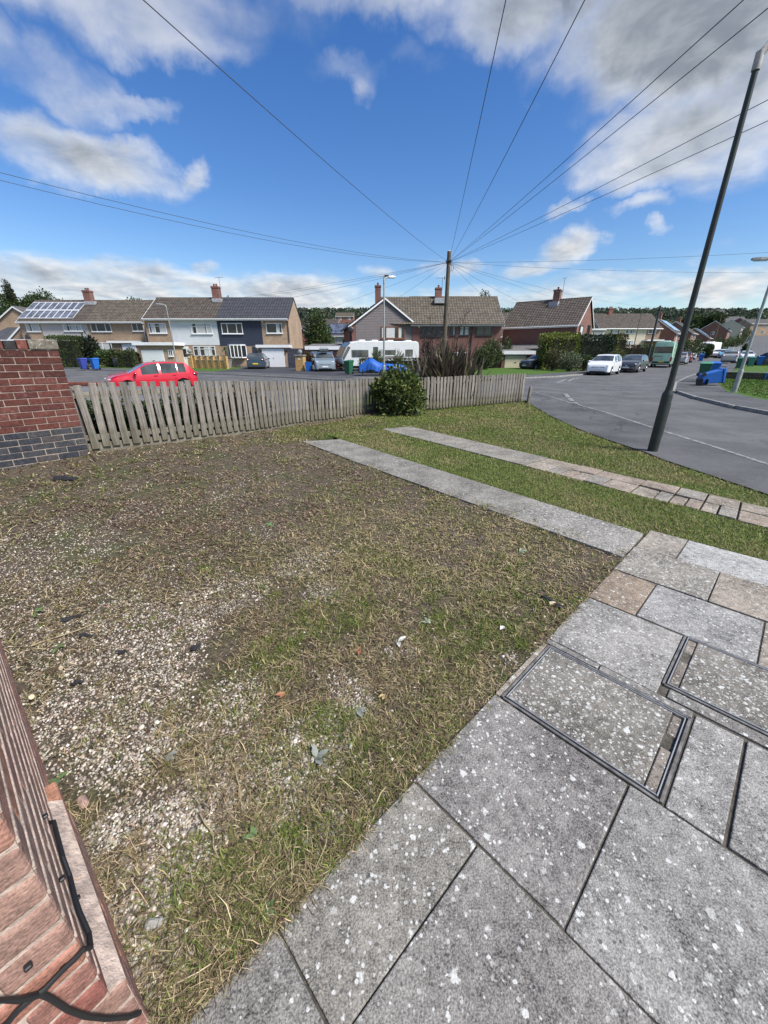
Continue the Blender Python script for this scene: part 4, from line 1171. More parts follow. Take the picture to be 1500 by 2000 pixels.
def foliage(name, ells, n, size, cols, wts, parent=None, asp=.3, inner=.55, lumps=.18, updir=.4, szvar=.35):
    Ps = []; Ds = []; vol = np.array([e[1][0] * e[1][1] * e[1][2] for e in ells]) ** .67; vol /= vol.sum()
    for i, (c, r) in enumerate(ells):
        P, D = ell_pts(max(8, int(n * vol[i])), c, r, inner, lumps, i + 3); Ps.append(P); Ds.append(D)
    P = np.concatenate(Ps); D = np.concatenate(Ds); m = len(P)
    # clump tone: neighbouring leaves share a tone
    t = fbm(P[:, 0] * 1.0 + P[:, 2] * .7, P[:, 1] + P[:, 2] * .5, .9 / max(size, .05) * .12, 9, 3)
    col = pal(m, cols, wts, .25) * (.72 + .56 * t)[:, None]
    DD = D * .8 + nr.normal(size=(m, 3)) * .55; DD[:, 2] += updir
    return leaf_arr(P, DD, size * (1 + nr.uniform(-szvar, szvar, m)), asp, col, name, parent)
DKG = [(.028, .050, .016), (.045, .075, .022), (.065, .10, .030), (.10, .135, .045)]
def tree(name, label, x, y, h, r, cols=DKG, wts=(3, 4, 3, 1), group=None, trunk=.3, n=900, size=.35, shape=None, z=None, cat='tree'):
    z0 = TT(x, y) - .1 if z is None else z
    root = thing(name, label, cat, (x, y, z0), rnd.uniform(0, 6), group)
    tr = max(.04, h * .018); mb = MB()
    mb.tube([(0, 0, 0), (tr, 0, h * .3), (0, tr, h * .62), (0, 0, h * .86)], [tr * 1.25, tr, tr * .7, tr * .25], 7)
    for k in range(6):
        a = k * 1.05 + rnd.uniform(-.3, .3); z1 = h * rnd.uniform(.3, .6); q = r * rnd.uniform(.5, .8)
        mb.tube([(0, 0, z1), (q * .5 * math.cos(a), q * .5 * math.sin(a), z1 + h * .1), (q * math.cos(a), q * math.sin(a), z1 + h * .22)], [tr * .5, tr * .32, tr * .12], 5)
    mb.build('trunk', M_BARK, root, smooth=True)
    if shape is None:
        el = []
        for k in range(9):
            a = rnd.uniform(0, 6.28); q = rnd.uniform(.15, .62) * r; zz = rnd.uniform(trunk + .12, .86) * h
            f = 1 - abs((zz / h - .55)) * 1.0
            el.append(((q * math.cos(a) * f, q * math.sin(a) * f, zz), (r * rnd.uniform(.36, .56) * (f * .6 + .4), r * rnd.uniform(.36, .56) * (f * .6 + .4), h * rnd.uniform(.12, .2))))
    else: el = shape
    foliage('crown', el, n, size, cols, wts, root, inner=.35, lumps=.25)
    return root
def bush(name, label, x, y, w, d, h, cols, wts, n, size, cat='shrub', boxy=False, group=None, asp=.3, rz=0, z=None, inner=.6):
    root = thing(name, label, cat, (x, y, TT(x, y) - .02 if z is None else z), rz, group)
    mb = MB()
    for k in range(5):
        a = k * 1.3; mb.tube([(0, 0, -.05), (w * .12 * math.cos(a), d * .12 * math.sin(a), h * .35), (w * .3 * math.cos(a), d * .3 * math.sin(a), h * .75)], [.03 * h, .02 * h, .006 * h], 5)
    mb.build('stem', M_BARK, root, smooth=True)
    if boxy:
        m = n; u = nr.uniform(-1, 1, (m, 3)); f = nr.integers(0, 5, m); dep = 1 - nr.random(m) ** 2 * .35
        for ax, val, sel in ((0, -1, 0), (0, 1, 1), (1, -1, 2), (1, 1, 3), (2, 1, 4)): u[f == sel, ax] = val * dep[f == sel]
        lum = 1 + .10 * (2 * fbm(u[:, 0] * 2 + u[:, 2] * 1.7, u[:, 1] * 2 + u[:, 2], 1.8, 5, 3) - 1)
        rr = 1 - .10 * np.maximum(0, np.abs(u[:, 0]) + np.abs(u[:, 2]) - 1.5)
        P = np.stack([u[:, 0] * w / 2 * lum * rr, u[:, 1] * d / 2 * lum, (u[:, 2] * lum * rr + 1) * h / 2], -1)
        D = u * np.array([1, 1, .6]) + nr.normal(size=(m, 3)) * .5; D[:, 2] += .5
        t = fbm(P[:, 0] * 1.3, P[:, 2] * 1.3 + P[:, 1], 1.2, 9, 3)
        col = pal(m, cols, wts, .25) * (.7 + .6 * t)[:, None]
        leaf_arr(P, D, size * nr.uniform(.6, 1.3, m), asp, col, 'crown', root)
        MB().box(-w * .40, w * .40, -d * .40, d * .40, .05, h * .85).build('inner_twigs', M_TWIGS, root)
    else:
        el = [((0, 0, h * .5), (w * .44, d * .44, h * .48))]
        for k in range(7):
            a = k * .9 + rnd.uniform(-.3, .3); el.append(((w * .27 * math.cos(a), d * .27 * math.sin(a), h * rnd.uniform(.3, .72)), (w * .24, d * .24, h * .24)))
        foliage('crown', el, n, size, cols, wts, root, asp=asp, inner=inner, lumps=.22)
    return root
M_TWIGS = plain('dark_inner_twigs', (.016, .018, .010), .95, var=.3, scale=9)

# the round evergreen shrub that breaks the fence
sx, sy = gnd(779, 812)
sh = thing('evergreen_shrub', 'round glossy evergreen shrub growing in the gap of the fence', 'shrub', (sx, sy + .35, TT(sx, sy) - .03))
mb = MB()
for k in range(14):
    a = k * .45; q = .55 * rnd.uniform(.6, 1)
    mb.tube([(.06 * math.cos(a), .06 * math.sin(a), 0), (q * .5 * math.cos(a), q * .5 * math.sin(a), .35), (q * math.cos(a), q * math.sin(a), .85 + rnd.uniform(-.2, .2))], [.014, .010, .004], 5)
mb.build('stem', M_BARK, sh, smooth=True)
el = [((0, 0, .64), (.62, .58, .54))] + [((.38 * math.cos(k * .8), .34 * math.sin(k * .8), .48 + .32 * math.sin(k * 2.2)), (.36, .33, .34)) for k in range(9)] + [((.05, .05, .98), (.40, .38, .22)), ((-.3, 0, .9), (.25, .25, .25)), ((.36, 0, .88), (.25, .25, .22))] + [((.62 * math.cos(k * 1.1), .5 * math.sin(k * 1.1), .28 + .13 * (k % 5)), (.16, .16, .2)) for k in range(10)] + [((-.2 + .13 * k, -.1, 1.14 + .05 * (k % 2)), (.07, .07, .16)) for k in range(5)]
P, D = [], []
foliage('crown', el, 7500, .105, [(.026, .042, .013), (.052, .085, .022), (.10, .145, .034), (.19, .22, .058), (.29, .30, .10)], [20, 28, 26, 17, 9], sh, asp=.20, inner=.4, lumps=.26, updir=.25, szvar=.5)
# young growth and ivy behind the left fence
for k, (px, w) in enumerate(((215, .9), (270, .9), (330, 1.1), (395, 1.0), (455, 1.0), (515, .9), (640, 1.0))):
    t = np.interp(px, (168, 300, 400, 480, 600, 720), range(6)); i = min(int(t), 4); f = t - i
    x = FENCE_L[i][0] * (1 - f) + FENCE_L[i + 1][0] * f; y = FENCE_L[i][1] * (1 - f) + FENCE_L[i + 1][1] * f
    bush('hedge_plant', 'leafy hedge plant growing behind the palings of the left fence', x - .33, y + .36, w, .42, rnd.uniform(.6, .8), [(.03, .05, .015), (.05, .075, .022), (.08, .11, .035)], (3, 4, 2), 1700, .06, 'plant', group='hedge plants behind the fence', inner=.3)

# bronze flax with dark flower stalks
def build_flax():
    X, _ = atY(872, 735, 14.4); root = thing('flax_plant', 'large bronze flax plant with sword leaves behind the fence', 'plant', (X, 14.4, TT(X, 14.4) + .02))
    nL = 480
    V = []; C = []
    for k in range(nL):
        a = rnd.uniform(0, 6.283); L = rnd.uniform(1.1, 2.15); lean = abs(rnd.gauss(0, .36)) + .06; curl = rnd.uniform(.1, .8) * lean * 1.6
        x0, y0 = rnd.gauss(0, .40), rnd.gauss(0, .28); w = rnd.uniform(.045, .075); px, py = -math.sin(a), math.cos(a)
        b = np.array([(.07, .068, .04), (.115, .095, .062), (.17, .135, .09), (.07, .045, .042), (.20, .18, .11)][rnd.choice([0, 0, 1, 1, 2, 3, 3, 4])]) * rnd.uniform(.8, 1.2)
        ang = lean; p = np.array([x0, y0, 0.]); rows = []
        for s in range(6):
            ww = w * (1 - (s / 5) ** 2.2) + .001
            rows.append((p + np.array([px, py, 0]) * ww, p - np.array([px, py, 0]) * ww))
            ang += curl / 5; p = p + np.array([math.cos(a) * math.sin(ang), math.sin(a) * math.sin(ang), math.cos(ang)]) * L / 5
        for r in rows: V += [r[0], r[1]]; C += [b, b]
    fs = [(2 * i, 2 * i + 1, 2 * i + 3, 2 * i + 2) for i in range(5)]
    np_obj('leaf_fan', np_mesh('leaf_fan', np.array(V), fs, np.array(C), M_LEAF, 12), root)
    for bx, by, h, lx in ((-.55, .1, 2.75, -.1), (-.75, 0, 2.3, -.15), (.2, .1, 2.6, .05), (.45, -.1, 2.2, .2), (.1, .1, 3.0, .5), (-.35, 0, 2.1, -.25)):
        mb = MB(); pts = [(bx + lx * (t ** 2), by, h * t) for t in np.linspace(0, 1, 7)]
        mb.tube(pts, [.016, .014, .013, .012, .010, .008, .005], 6)
        for j in range(13):
            t = rnd.uniform(.52, 1); cx, cz = bx + lx * t * t, h * t; a = rnd.uniform(0, 6.28); l = rnd.uniform(.08, .2)
            e = (cx + math.cos(a) * l, by + math.sin(a) * l, cz + rnd.uniform(.03, .13))
            mb.tube([(cx, by, cz), e], [.006, .004], 4); mb.tube([e, (e[0] + math.cos(a) * .05, e[1] + math.sin(a) * .05, e[2] + .05)], [.012, .006], 5)
        mb.build('flower_stalk', M_STALK, root)
M_STALK = plain('dark_seed_stalk', (.022, .016, .014), .8, var=.3, scale=20)
build_flax()

# ================================================================== roads, kerbs, pavements
RK = [gnd(*p) for p in ((1268, 714), (1346, 696), (1396, 689))]
FAR = [(-70, 62), (-36, 45.2), (-26, 39.2), (-16, 34.3), (-8, 30.9), (-2.7, 27.7), (3, 26.9), (9.4, 27.5), (12.5, 29.3), (16.6, 33.0)]
ROADL = [(24, 41), (33.6, 52), (48, 70), (64, 87), (84, 103), (115, 136), (153, 175), (200, 225)]
ROADR = [(215, 222), (170, 172), (125, 124), (90, 97), (56.5, 66.3), (40, 49), (27.5, 35.5), (21.3, 28.6), (16.4, 22.8)]
ISL = [(13.0, 18.1), (11.8, 15.3), (11.0, 12.7), (10.75, 11.0), (10.6, 6), (10.6, -6)]
NEAR = [(5.3, -6), (5.3, 2.2)] + LAWN_EDGE[1:] + [(5.25, 14.7), (2.2, 16.7), (-1, 17.3), (-6, 17.8), (-20, 21), (-70, 40)]
patch('road', FAR + ROADL + ROADR + ISL + NEAR, M_ROAD, 0, 2.0)
def off(pts, d):
    """shift a polyline sideways (left of travel = positive)"""
    out = []
    for i, p in enumerate(pts):
        a = Vector(pts[max(i - 1, 0)]); b = Vector(pts[min(i + 1, len(pts) - 1)]); t = (b - a).normalized()
        out.append((p[0] - t.y * d, p[1] + t.x * d))
    return out
def kerb_run(parent, pts, z=.10, ln=.9, wd=.125):
    me = MB().box(0, ln - .012, -wd / 2, wd / 2, -.12, 0).mesh('kerbstone', M_KERB)
    P = [Vector(p) for p in pts]; carry = 0; n = 0
    for i in range(len(P) - 1):
        d = P[i + 1] - P[i]; L = d.length; d.normalize(); s = carry
        while s < L:
            q = P[i] + d * s; e = q + d * ln
            sl = (TT(e.x, e.y) - TT(q.x, q.y)) / ln
            o = inst('kerbstone', me, parent, (q.x, q.y, TT(q.x, q.y) + z + rnd.uniform(-.004, .004)), (0, -math.atan(sl), math.atan2(d.y, d.x)))
            o.modifiers.new('bevel', 'BEVEL').width = .02
            s += ln; n += 1
        carry = s - L
    return n
FP = FAR[1:] + ROADL[:3]
pv = patch('pavement', FAR + ROADL + off(FAR + ROADL, 2.1)[::-1], M_PATH, .095, 2.0)
kerb_run(pv, off(FAR[1:], .06))
kerb_run(pv, off([FAR[-1]] + ROADL[:3], .06), ln=1.8)
ISLP = ROADR[3:] + ISL
pv2 = patch('pavement', ISLP + off(ISLP, 1.9)[::-1], M_PATH, .095, 1.2)
kerb_run(pv2, off(ROADR[6:] + ISL, .06))
gi = off(ISLP, 1.92)
patch('verge', gi + [(40, -6), (90, 40), (130, 90)], M_LAWN2, .085, 2.5)
fb = off(FAR, 2.1)
patch('front_garden', [fb[0], fb[1], fb[2], fb[3], (-14.5, 44), (-24, 52), (-75, 70)], M_LAWN2, .08, 2.0)
patch('front_drive', [fb[3], fb[4], fb[5], fb[6], (5.2, 32), (5.0, 44), (-2, 46), (-20, 52), (-15, 44)], M_DRIVE, .085, 2.0)
patch('front_garden', [fb[6], fb[7], fb[8], fb[9], off(ROADL, 2.1)[0], (30, 52), (12, 52), (5.05, 52), (5.25, 32)], M_LAWN2, .10, 2.0)
patch('front_garden', [off(ROADL, 2.1)[0], off(ROADL, 2.1)[1], off(ROADL, 2.1)[2], off(ROADL, 2.1)[3], off(ROADL, 2.1)[4], (60, 140), (40, 100), (30, 62)], M_LAWN2, .10, 3.0)
patch('driveway', [(-22, 9), FENCE_L[0], (FENCE_L[2][0] - .3, FENCE_L[2][1] + .6), (-2.6, 10.2), (-1.6, 13), (-4, 16.1), (-11.5, 16.6), (-22, 17.2)], M_CONC_DRIVE, .0, .8)
patch('verge', [(-4, 16.1), (-1.6, 13), (-.9, 11.9), (.6, 12.3), FENCE_R[0], FENCE_R[-1], (5.2, 14.4), (2.2, 16.5), (-1, 17.1)], M_LAWN, .02, .8)
patch('footway', LAWN_EDGE[1:] + [gnd(*p) for p in ((1100, 787), (1180, 806), (1300, 845), (1400, 876), (1500, 909))], M_PATH, .006, 1.0)
def line(pts, w, label, dash=None):
    P = [Vector(p) for p in pts]; L = off(pts, w / 2); Q = off(pts, -w / 2)
    poly = L + Q[::-1]
    o = patch('road_marking', poly, M_LINE, .011, 1.0, kind='structure'); return o
line([gnd(*p) for p in ((1040, 765), (1075, 775), (1110, 786), (1180, 805), (1300, 844), (1400, 875), (1500, 908), (1600, 945))], .075, '')
for a, b in (((1087, 748), (1106, 741)), ((1110, 745), (1122, 739)), ((1124, 740), (1133, 738)), ((1104, 769), (1110, 776)), ((1112, 778), (1118, 784)), ((1120, 786), (1128, 791))):
    line([gnd(*a), gnd(*b)], .16, '')
line([gnd(1356, 733), gnd(1364, 729)], .14, ''); line([gnd(1408, 714), gnd(1432, 705)], .16, '')
for a, b in (((373, 738), (410, 739)), ((455, 741), (545, 743)), ((190, 733), (215, 734))): line([gnd(*a), gnd(*b)], .12, '')
# manhole in the road
# pebbles heaped along the top of the neighbour's drive
n = 2600; t = nr.random(n); xx = -14 + t * 11; yy = 16.45 - (xx + 11) * .055 + nr.normal(0, .14, n)
o = stones('pebble_edging', xx, yy, T_(xx, yy), nr.uniform(.012, .03, n), pal(n, [(.42, .36, .29), (.50, .43, .36), (.35, .26, .2)], [4, 3, 2]), M_STONE)
tag(o, 'pale pebbles along the top edge of the concrete drive', 'pebbles', kind='stuff')
# low wall on the edge of the drive
wl = thing('low_brick_wall', 'low red brick wall with brick on edge coping beside the concrete drive', 'wall', (-12.9, 16.75, TT(-12.9, 16.75)), R(-2))
MB().box(-3, 1.15, -.1, .1, -.3, .36).build('wall', M_RED, wl)
cb = MB().box(0, .066, -.115, .115, 0, .1).mesh('coping_brick', M_BRICK)
for k in range(55):
    o = inst('coping_brick', cb, wl, (-3 + k * .0755, 0, .363)); o.color = (.22 * rnd.uniform(.7, 1.2), .075, .055, 1); o.modifiers.new('bevel', 'BEVEL').width = .005

# ================================================================== lamps, pole, cables
def street_lamp(label, x, y, h, r0, r1, mat, base_h=.95, base_r=None, head=(1, 0), head_mat=None, headlen=.55, lean=0.0, group='street lamps'):
    root = thing('street_lamp', label, 'street lamp', (x, y, TT(x, y) - .02), 0, group)
    if base_r:
        MB().lathe([(base_r, -.2), (base_r, base_h), (base_r * .97, base_h + .02), (base_r * .72, base_h + .07), (r0 * 1.15, base_h + .10), (r0 * 1.15, base_h + .13)], 18).build('base_column', mat, root, smooth=True)
        MB().box(base_r * .55, base_r * 1.06, -base_r * .45, base_r * .45, .28, base_h - .12).build('access_door', mat, root, bevel=.006)
    MB().tube([(0, 0, base_h if base_r else -.2), (lean * .5, 0, h * .6), (lean, 0, h)], [r0, (r0 + r1) / 2, r1], 14).build('column', mat, root, smooth=True)
    hx, hy = head; l = math.hypot(hx, hy); hx /= l; hy /= l
    a = math.atan2(hy, hx)
    br = MB().tube([(lean, 0, h - .16), (lean, 0, h + .02)], [r1 * 1.35, r1 * 1.35], 12).tube([(lean, 0, h - .02), (lean + hx * .10, hy * .10, h + .12), (lean + hx * .22, hy * .22, h + .15)], [r1 * 1.35, r1 * 1.2, r1 * 1.0], 10).build('bracket', head_mat or mat, root, smooth=True)
    hd = MB(); W2 = .11
    prof = [(0, .05, .04), (.08, W2 * .8, .06), (headlen * .5, W2, .07), (headlen * .9, W2 * .8, .055), (headlen, W2 * .4, .03)]
    vs = []
    for s, w, t in prof: vs += [(s, -w, -t * .6), (s, w, -t * .6), (s, w * .7, t), (s, -w * .7, t)]
    fs = [(0, 1, 2, 3), (16, 19, 18, 17)] + [(4 * i + q, 4 * i + (q + 1) % 4, 4 * i + 4 + (q + 1) % 4, 4 * i + 4 + q) for i in range(4) for q in range(4)]
    o = hd.add(vs, fs).build('luminaire', head_mat or mat, root, bevel=.01, seg=2); o.location = (lean + hx * .2, hy * .2, h + .16); o.rotation_euler = (0, R(-4), a)
    g = MB().box(.10, headlen * .85, -W2 * .6, W2 * .6, -.065, -.046).build('lens', M_LAMPC, o)
    return root
lx, ly = gnd(1274, 881)
street_lamp('dark green street lamp column with wide base standing at the lawn edge', lx, ly, 5.12, .046, .034, M_LAMPGREEN, .97, .08, (1, -.15), M_PALEHEAD, .6)
lx, ly = gnd(1432, 770)
street_lamp('pale grey street lamp on the grass verge beside the toppled blue bin', lx, ly, 4.75, .06, .045, M_GALV, .95, .09, (-.75, .5), None, .6)
street_lamp('slim grey street lamp standing in front of the white caravan', 0.0, 24.5, 5.35, .06, .04, M_GALV, .9, .085, (1, .4), None, .5)
X, Z = atY(312, 597, 43.5); X2, _ = atY(342, 690, 43.5)
street_lamp('slim street lamp in front of the white rendered house', X2, 43.5, Z - .1, .065, .04, M_GALV, .9, .085, (-1, 0), None, .8)
X, Z = atY(1256, 610, 62); X2, _ = atY(1236, 685, 62)
M_BRNPOLE = plain('brown_lamp_paint', (.17, .12, .085), .6, var=.15)
street_lamp('slim brown street lamp in front of the cream houses', X2, 62, Z - .1, .07, .045, M_BRNPOLE, .9, .09, (.7, -.7), None, .5)
X, Z = atY(1410, 628, 92); X2, _ = atY(1393, 672, 92)
street_lamp('slim brown street lamp near the far white van', X2, 92, Z - .1, .07, .045, M_BRNPOLE, .9, .09, (.7, -.7), None, .5)

def wood_pole(label, x, y, h, r0, r1, mat=M_POLE):
    root = thing('telegraph_pole', label, 'telegraph pole', (x, y, TT(x, y)), 0, 'telegraph poles')
    MB().tube([(0, 0, -.3), (.0, 0, h * .5), (0, 0, h)], [r0, (r0 + r1) / 2, r1], 12).build('pole', mat, root, smooth=True)
    MB().tube([(0, 0, h), (0, 0, h + .05)], [r1 * 1.02, r1 * .6], 12).build('cap', M_LEAD, root)
    mb = MB()
    for k in range(8):
        a = k * .785; mb.tube([(math.cos(a) * r1, math.sin(a) * r1, h - .55 + .05 * (k % 3)), (math.cos(a) * (r1 + .09), math.sin(a) * (r1 + .09), h - .50 + .05 * (k % 3))], .018, 6)
    mb.tube([(math.cos(t) * (r1 + .025), math.sin(t) * (r1 + .025), h - .62 + .004 * k) for k, t in enumerate(np.linspace(0, 12.5, 40))], .02, 6)
    mb.build('hook_ring', M_BLACK, root)
    pts = [(r1 + .06 + .13 * math.sin(t), -.05, h - .85 - .17 * math.cos(t)) for t in np.linspace(0, 6.0, 20)]
    MB().tube([(r1, -.02, h - .6), (r1 + .05, -.05, h - .72)] + pts, .011, 5).build('slack_cable', M_CABLE, root)
    for k in range(6):
        z = 2.4 + k * .45; s = (-1) ** k
        MB().tube([(s * r0 * .7, 0, z), (s * (r0 + .13), 0, z)], .012, 5).build('step_iron', M_GALV, root)
    return root
PD = 27.0
PX, PZ = atY(877.5, 491, PD)
PXb, _ = atY(868, 690, PD)
wood_pole('telegraph pole with a fan of wires behind the bronze flax', PX, PD, PZ - TT(PX, PD), .15, .115)
X, Z = atY(1290, 597, 58)
wood_pole('dark telegraph pole beside the mint green van', X, 58, Z - TT(X, 58), .16, .12, M_DKGREY)

def cable(label, a, b, sag, r=.0062, n=26):
    a = Vector(a); b = Vector(b); pts = []
    for t in np.linspace(0, 1, n):
        p = a.lerp(b, t); p.z -= sag * 4 * t * (1 - t); pts.append(p)
    c = (a + b) / 2
    mb = MB(); mb.tube(pts, r, 5)
    o = mb.build('overhead_cable', M_WIRE, smooth=True)
    return tag(o, label, 'cable', 'overhead telephone cables')
top = (PX, PD, PZ - .55)
def overhead(px, py, z, k, sag, where, r=.0062):
    l, f, v = ray(px, py); q = (z - EYE) / v; e = Vector((l * q, f * q, z)); t = Vector(top); e2 = t + (e - t) * k
    s4 = sag
    # aim through the pixel in spite of the sag
    tt = 1 / k; lift = s4 * 4 * tt * (1 - tt); e2.z += lift / tt
    cable('telephone cable from the pole ' + where, top, e2, s4, r)
overhead(280, 0, 5.3, 1.25, .22, 'to the house left of the garden')
overhead(988, 0, 5.3, 1.25, .12, 'passing nearly straight over the garden')
overhead(1142, 0, 5.3, 1.25, .12, 'passing over the paving')
overhead(1452, 0, 5.3, 1.25, .10, 'passing over the lamp column, upper of a pair')
overhead(1500, 16, 5.3, 1.25, .10, 'passing over the lamp column, lower of a pair')
overhead(1500, 195, 5.3, 1.6, .14, 'crossing behind the lamp head, upper of a pair')
overhead(1500, 236, 5.3, 1.6, .16, 'crossing behind the lamp head, lower of a pair')
overhead(0, 337, 5.4, 1.5, .75, 'to the far left, upper of a sagging pair')
overhead(0, 352, 5.4, 1.5, .85, 'to the far left, lower of a sagging pair')
overhead(1500, 493, 6.0, 1.5, .25, 'to the right across the low clouds')
overhead(1500, 533, 5.6, 1.5, .30, 'to the right just above the wood')
def to_point(px, py, Y, where, sag=.3):
    X, Z = atY(px, py, Y); cable('telephone cable from the pole ' + where, top, (X, Y, Z), sag, .0065)
to_point(60, 626, 49.6, 'to the house with solar panels', .5)
to_point(300, 622, 47.6, 'to the white rendered house', .4)
to_point(426, 586, 51.3, 'to the chimney of the navy house', .3)
to_point(560, 622, 47.6, 'to the end of the navy house')
to_point(690, 628, 45.7, 'to the taupe gable')
to_point(1010, 632, 51, 'to the brick house beside the hedges', .2)
to_point(1127, 634, 45.4, 'to the corner of the brick house beside the hedges', .35)
to_point(1290, 600, 58, 'to the dark pole beside the van', .5)
to_point(1232, 614, 77.6, 'to the roof of the cream houses', .5)
# ================================================================== houses
def xf(mb, M):
    mb.v = [tuple(M @ Vector(p)) for p in mb.v]; return mb
class Face:
    """a wall plane: a along it, b up, d outwards"""
    def __init__(self, fn): self.fn = fn
    def box(self, mb, a0, a1, b0, b1, d0, d1, m=0):
        f = self.fn
        vs = [f(a0, b0, d0), f(a1, b0, d0), f(a1, b1, d0), f(a0, b1, d0), f(a0, b0, d1), f(a1, b0, d1), f(a1, b1, d1), f(a0, b1, d1)]
        return mb.add(vs, [(0, 3, 2, 1), (4, 5, 6, 7), (0, 1, 5, 4), (1, 2, 6, 5), (2, 3, 7, 6), (3, 0, 4, 7)], m)
FRONT = Face(lambda a, b, d: (a, -d, b))
def leftface(): return Face(lambda a, b, d: (-d, a, b))
def rightface(Wd): return Face(lambda a, b, d: (Wd + d, a, b))
def window(root, F, a0, a1, b0, b1, cuts=(.5,), transom=None, fmat=None, d=.0, curt=.5, sill=True, name='window', fw=.07):
    """frame with its panes; cuts = mullion positions as fractions, transom = height fraction"""
    fmat = fmat or M_WHITE
    mb = MB()
    F.box(mb, a0, a1, b0, b0 + fw, d + .002, d + .06); F.box(mb, a0, a1, b1 - fw, b1, d + .002, d + .06)
    F.box(mb, a0, a0 + fw, b0 + fw, b1 - fw, d + .002, d + .058); F.box(mb, a1 - fw, a1, b0 + fw, b1 - fw, d + .002, d + .058)
    xs = [a0] + [a0 + (a1 - a0) * c for c in cuts] + [a1]
    for c in xs[1:-1]: F.box(mb, c - fw * .5, c + fw * .5, b0 + fw, b1 - fw, d + .002, d + .056)
    tz = None
    if transom:
        tz = b0 + (b1 - b0) * transom; F.box(mb, a0 + fw, a1 - fw, tz - fw * .35, tz + fw * .35, d + .002, d + .054)
    if sill: F.box(mb, a0 - .05, a1 + .05, b0 - .06, b0 - .002, d + .002, d + .11)
    w = mb.build(name, fmat, root)
    for i in range(len(xs) - 1):
        F.box(p := MB(), xs[i] + fw * .5, xs[i + 1] - fw * .5, b0 + fw * .8, b1 - fw * .8, d + .004, d + .022)
        p.build('pane', M_GLASS, w)
    if curt:
        # nets or drawn curtains seen behind part of the glass
        for i in range(len(xs) - 1):
            if rnd.random() < curt:
                q = rnd.uniform(.3, .95) * (xs[i + 1] - xs[i] - fw); s = xs[i] + fw * .6 if rnd.random() < .5 else xs[i + 1] - fw * .6 - q
                F.box(p := MB(), s, s + q, b0 + fw, b1 - fw, d + .0225, d + .026); p.build('curtain', M_CURT, w)
    return w
def door(root, F, a0, a1, b0, b1, mat=None, d=0.0, glass=True, name='door', ribs=0):
    F.box(mb := MB(), a0, a1, b0, b1, d + .002, d + .05); o = mb.build(name, mat or M_WHITE, root, bevel=.008)
    if glass:
        F.box(p := MB(), a0 + (a1 - a0) * .3, a1 - (a1 - a0) * .3, b0 + (b1 - b0) * .5, b1 - .25, d + .0505, d + .06); p.build('pane', M_GLASS, o)
    if ribs:
        for k in range(ribs):
            a = a0 + (a1 - a0) * (k + .5) / ribs; F.box(p := MB(), a - .012, a + .012, b0 + .04, b1 - .04, d + .0505, d + .058); p.build('panel_rib', mat or M_WHITE, o)
    F.box(p := MB(), (a0 + a1) / 2 - .05, (a0 + a1) / 2 + .05, b0 + .95, b0 + 1.0, d + .0585, d + .085); p.build('handle', M_DKGREY, o)
    return o
def hdoor(root, F, a0, a1, b0, b1, mat, d=0.0, n=9):
    F.box(mb := MB(), a0, a1, b0, b1, d + .002, d + .03); o = mb.build('garage_door', mat, root)
    h = (b1 - b0) / n
    for k in range(n):
        F.box(p := MB(), a0 + .03, a1 - .03, b0 + k * h + .01, b0 + (k + 1) * h - .012, d + .0305, d + .048); p.build('door_slat', mat, o, bevel=.006)
    F.box(p := MB(), (a0 + a1) / 2 - .12, (a0 + a1) / 2 + .12, b0 + .8, b0 + .86, d + .0485, d + .07); p.build('handle', M_DKGREY, o)
def slope(mb, x0, x1, ye, ze, yr, zr, n=None, step=.035, xr0=None, xr1=None):
    """one pitch of tiles in lapped courses from the eave line (ye,ze) up to the ridge (yr,zr)"""
    L = math.hypot(yr - ye, zr - ze); n = n or max(6, int(L / .32)); ny, nz = -(zr - ze) / L, (yr - ye) / L
    if nz < 0: ny, nz = -ny, -nz
    xr0 = x0 if xr0 is None else xr0; xr1 = x1 if xr1 is None else xr1
    for k in range(n):
        a, b = k / n, (k + 1) / n + .01
        pa = (ye + (yr - ye) * a, ze + (zr - ze) * a); pb = (ye + (yr - ye) * b, ze + (zr - ze) * b)
        xa0, xa1 = x0 + (xr0 - x0) * a, x1 + (xr1 - x1) * a; xb0, xb1 = x0 + (xr0 - x0) * b, x1 + (xr1 - x1) * b
        lo = step + .03; hi = .03
        vs = [(xa0, pa[0], pa[1]), (xa1, pa[0], pa[1]), (xb1, pb[0], pb[1]), (xb0, pb[0], pb[1]),
              (xa0, pa[0] + ny * lo, pa[1] + nz * lo), (xa1, pa[0] + ny * lo, pa[1] + nz * lo), (xb1, pb[0] + ny * hi, pb[1] + nz * hi), (xb0, pb[0] + ny * hi, pb[1] + nz * hi)]
        mb.add(vs, [(0, 3, 2, 1), (4, 5, 6, 7), (0, 1, 5, 4), (1, 2, 6, 5), (2, 3, 7, 6), (3, 0, 4, 7)])
    return mb
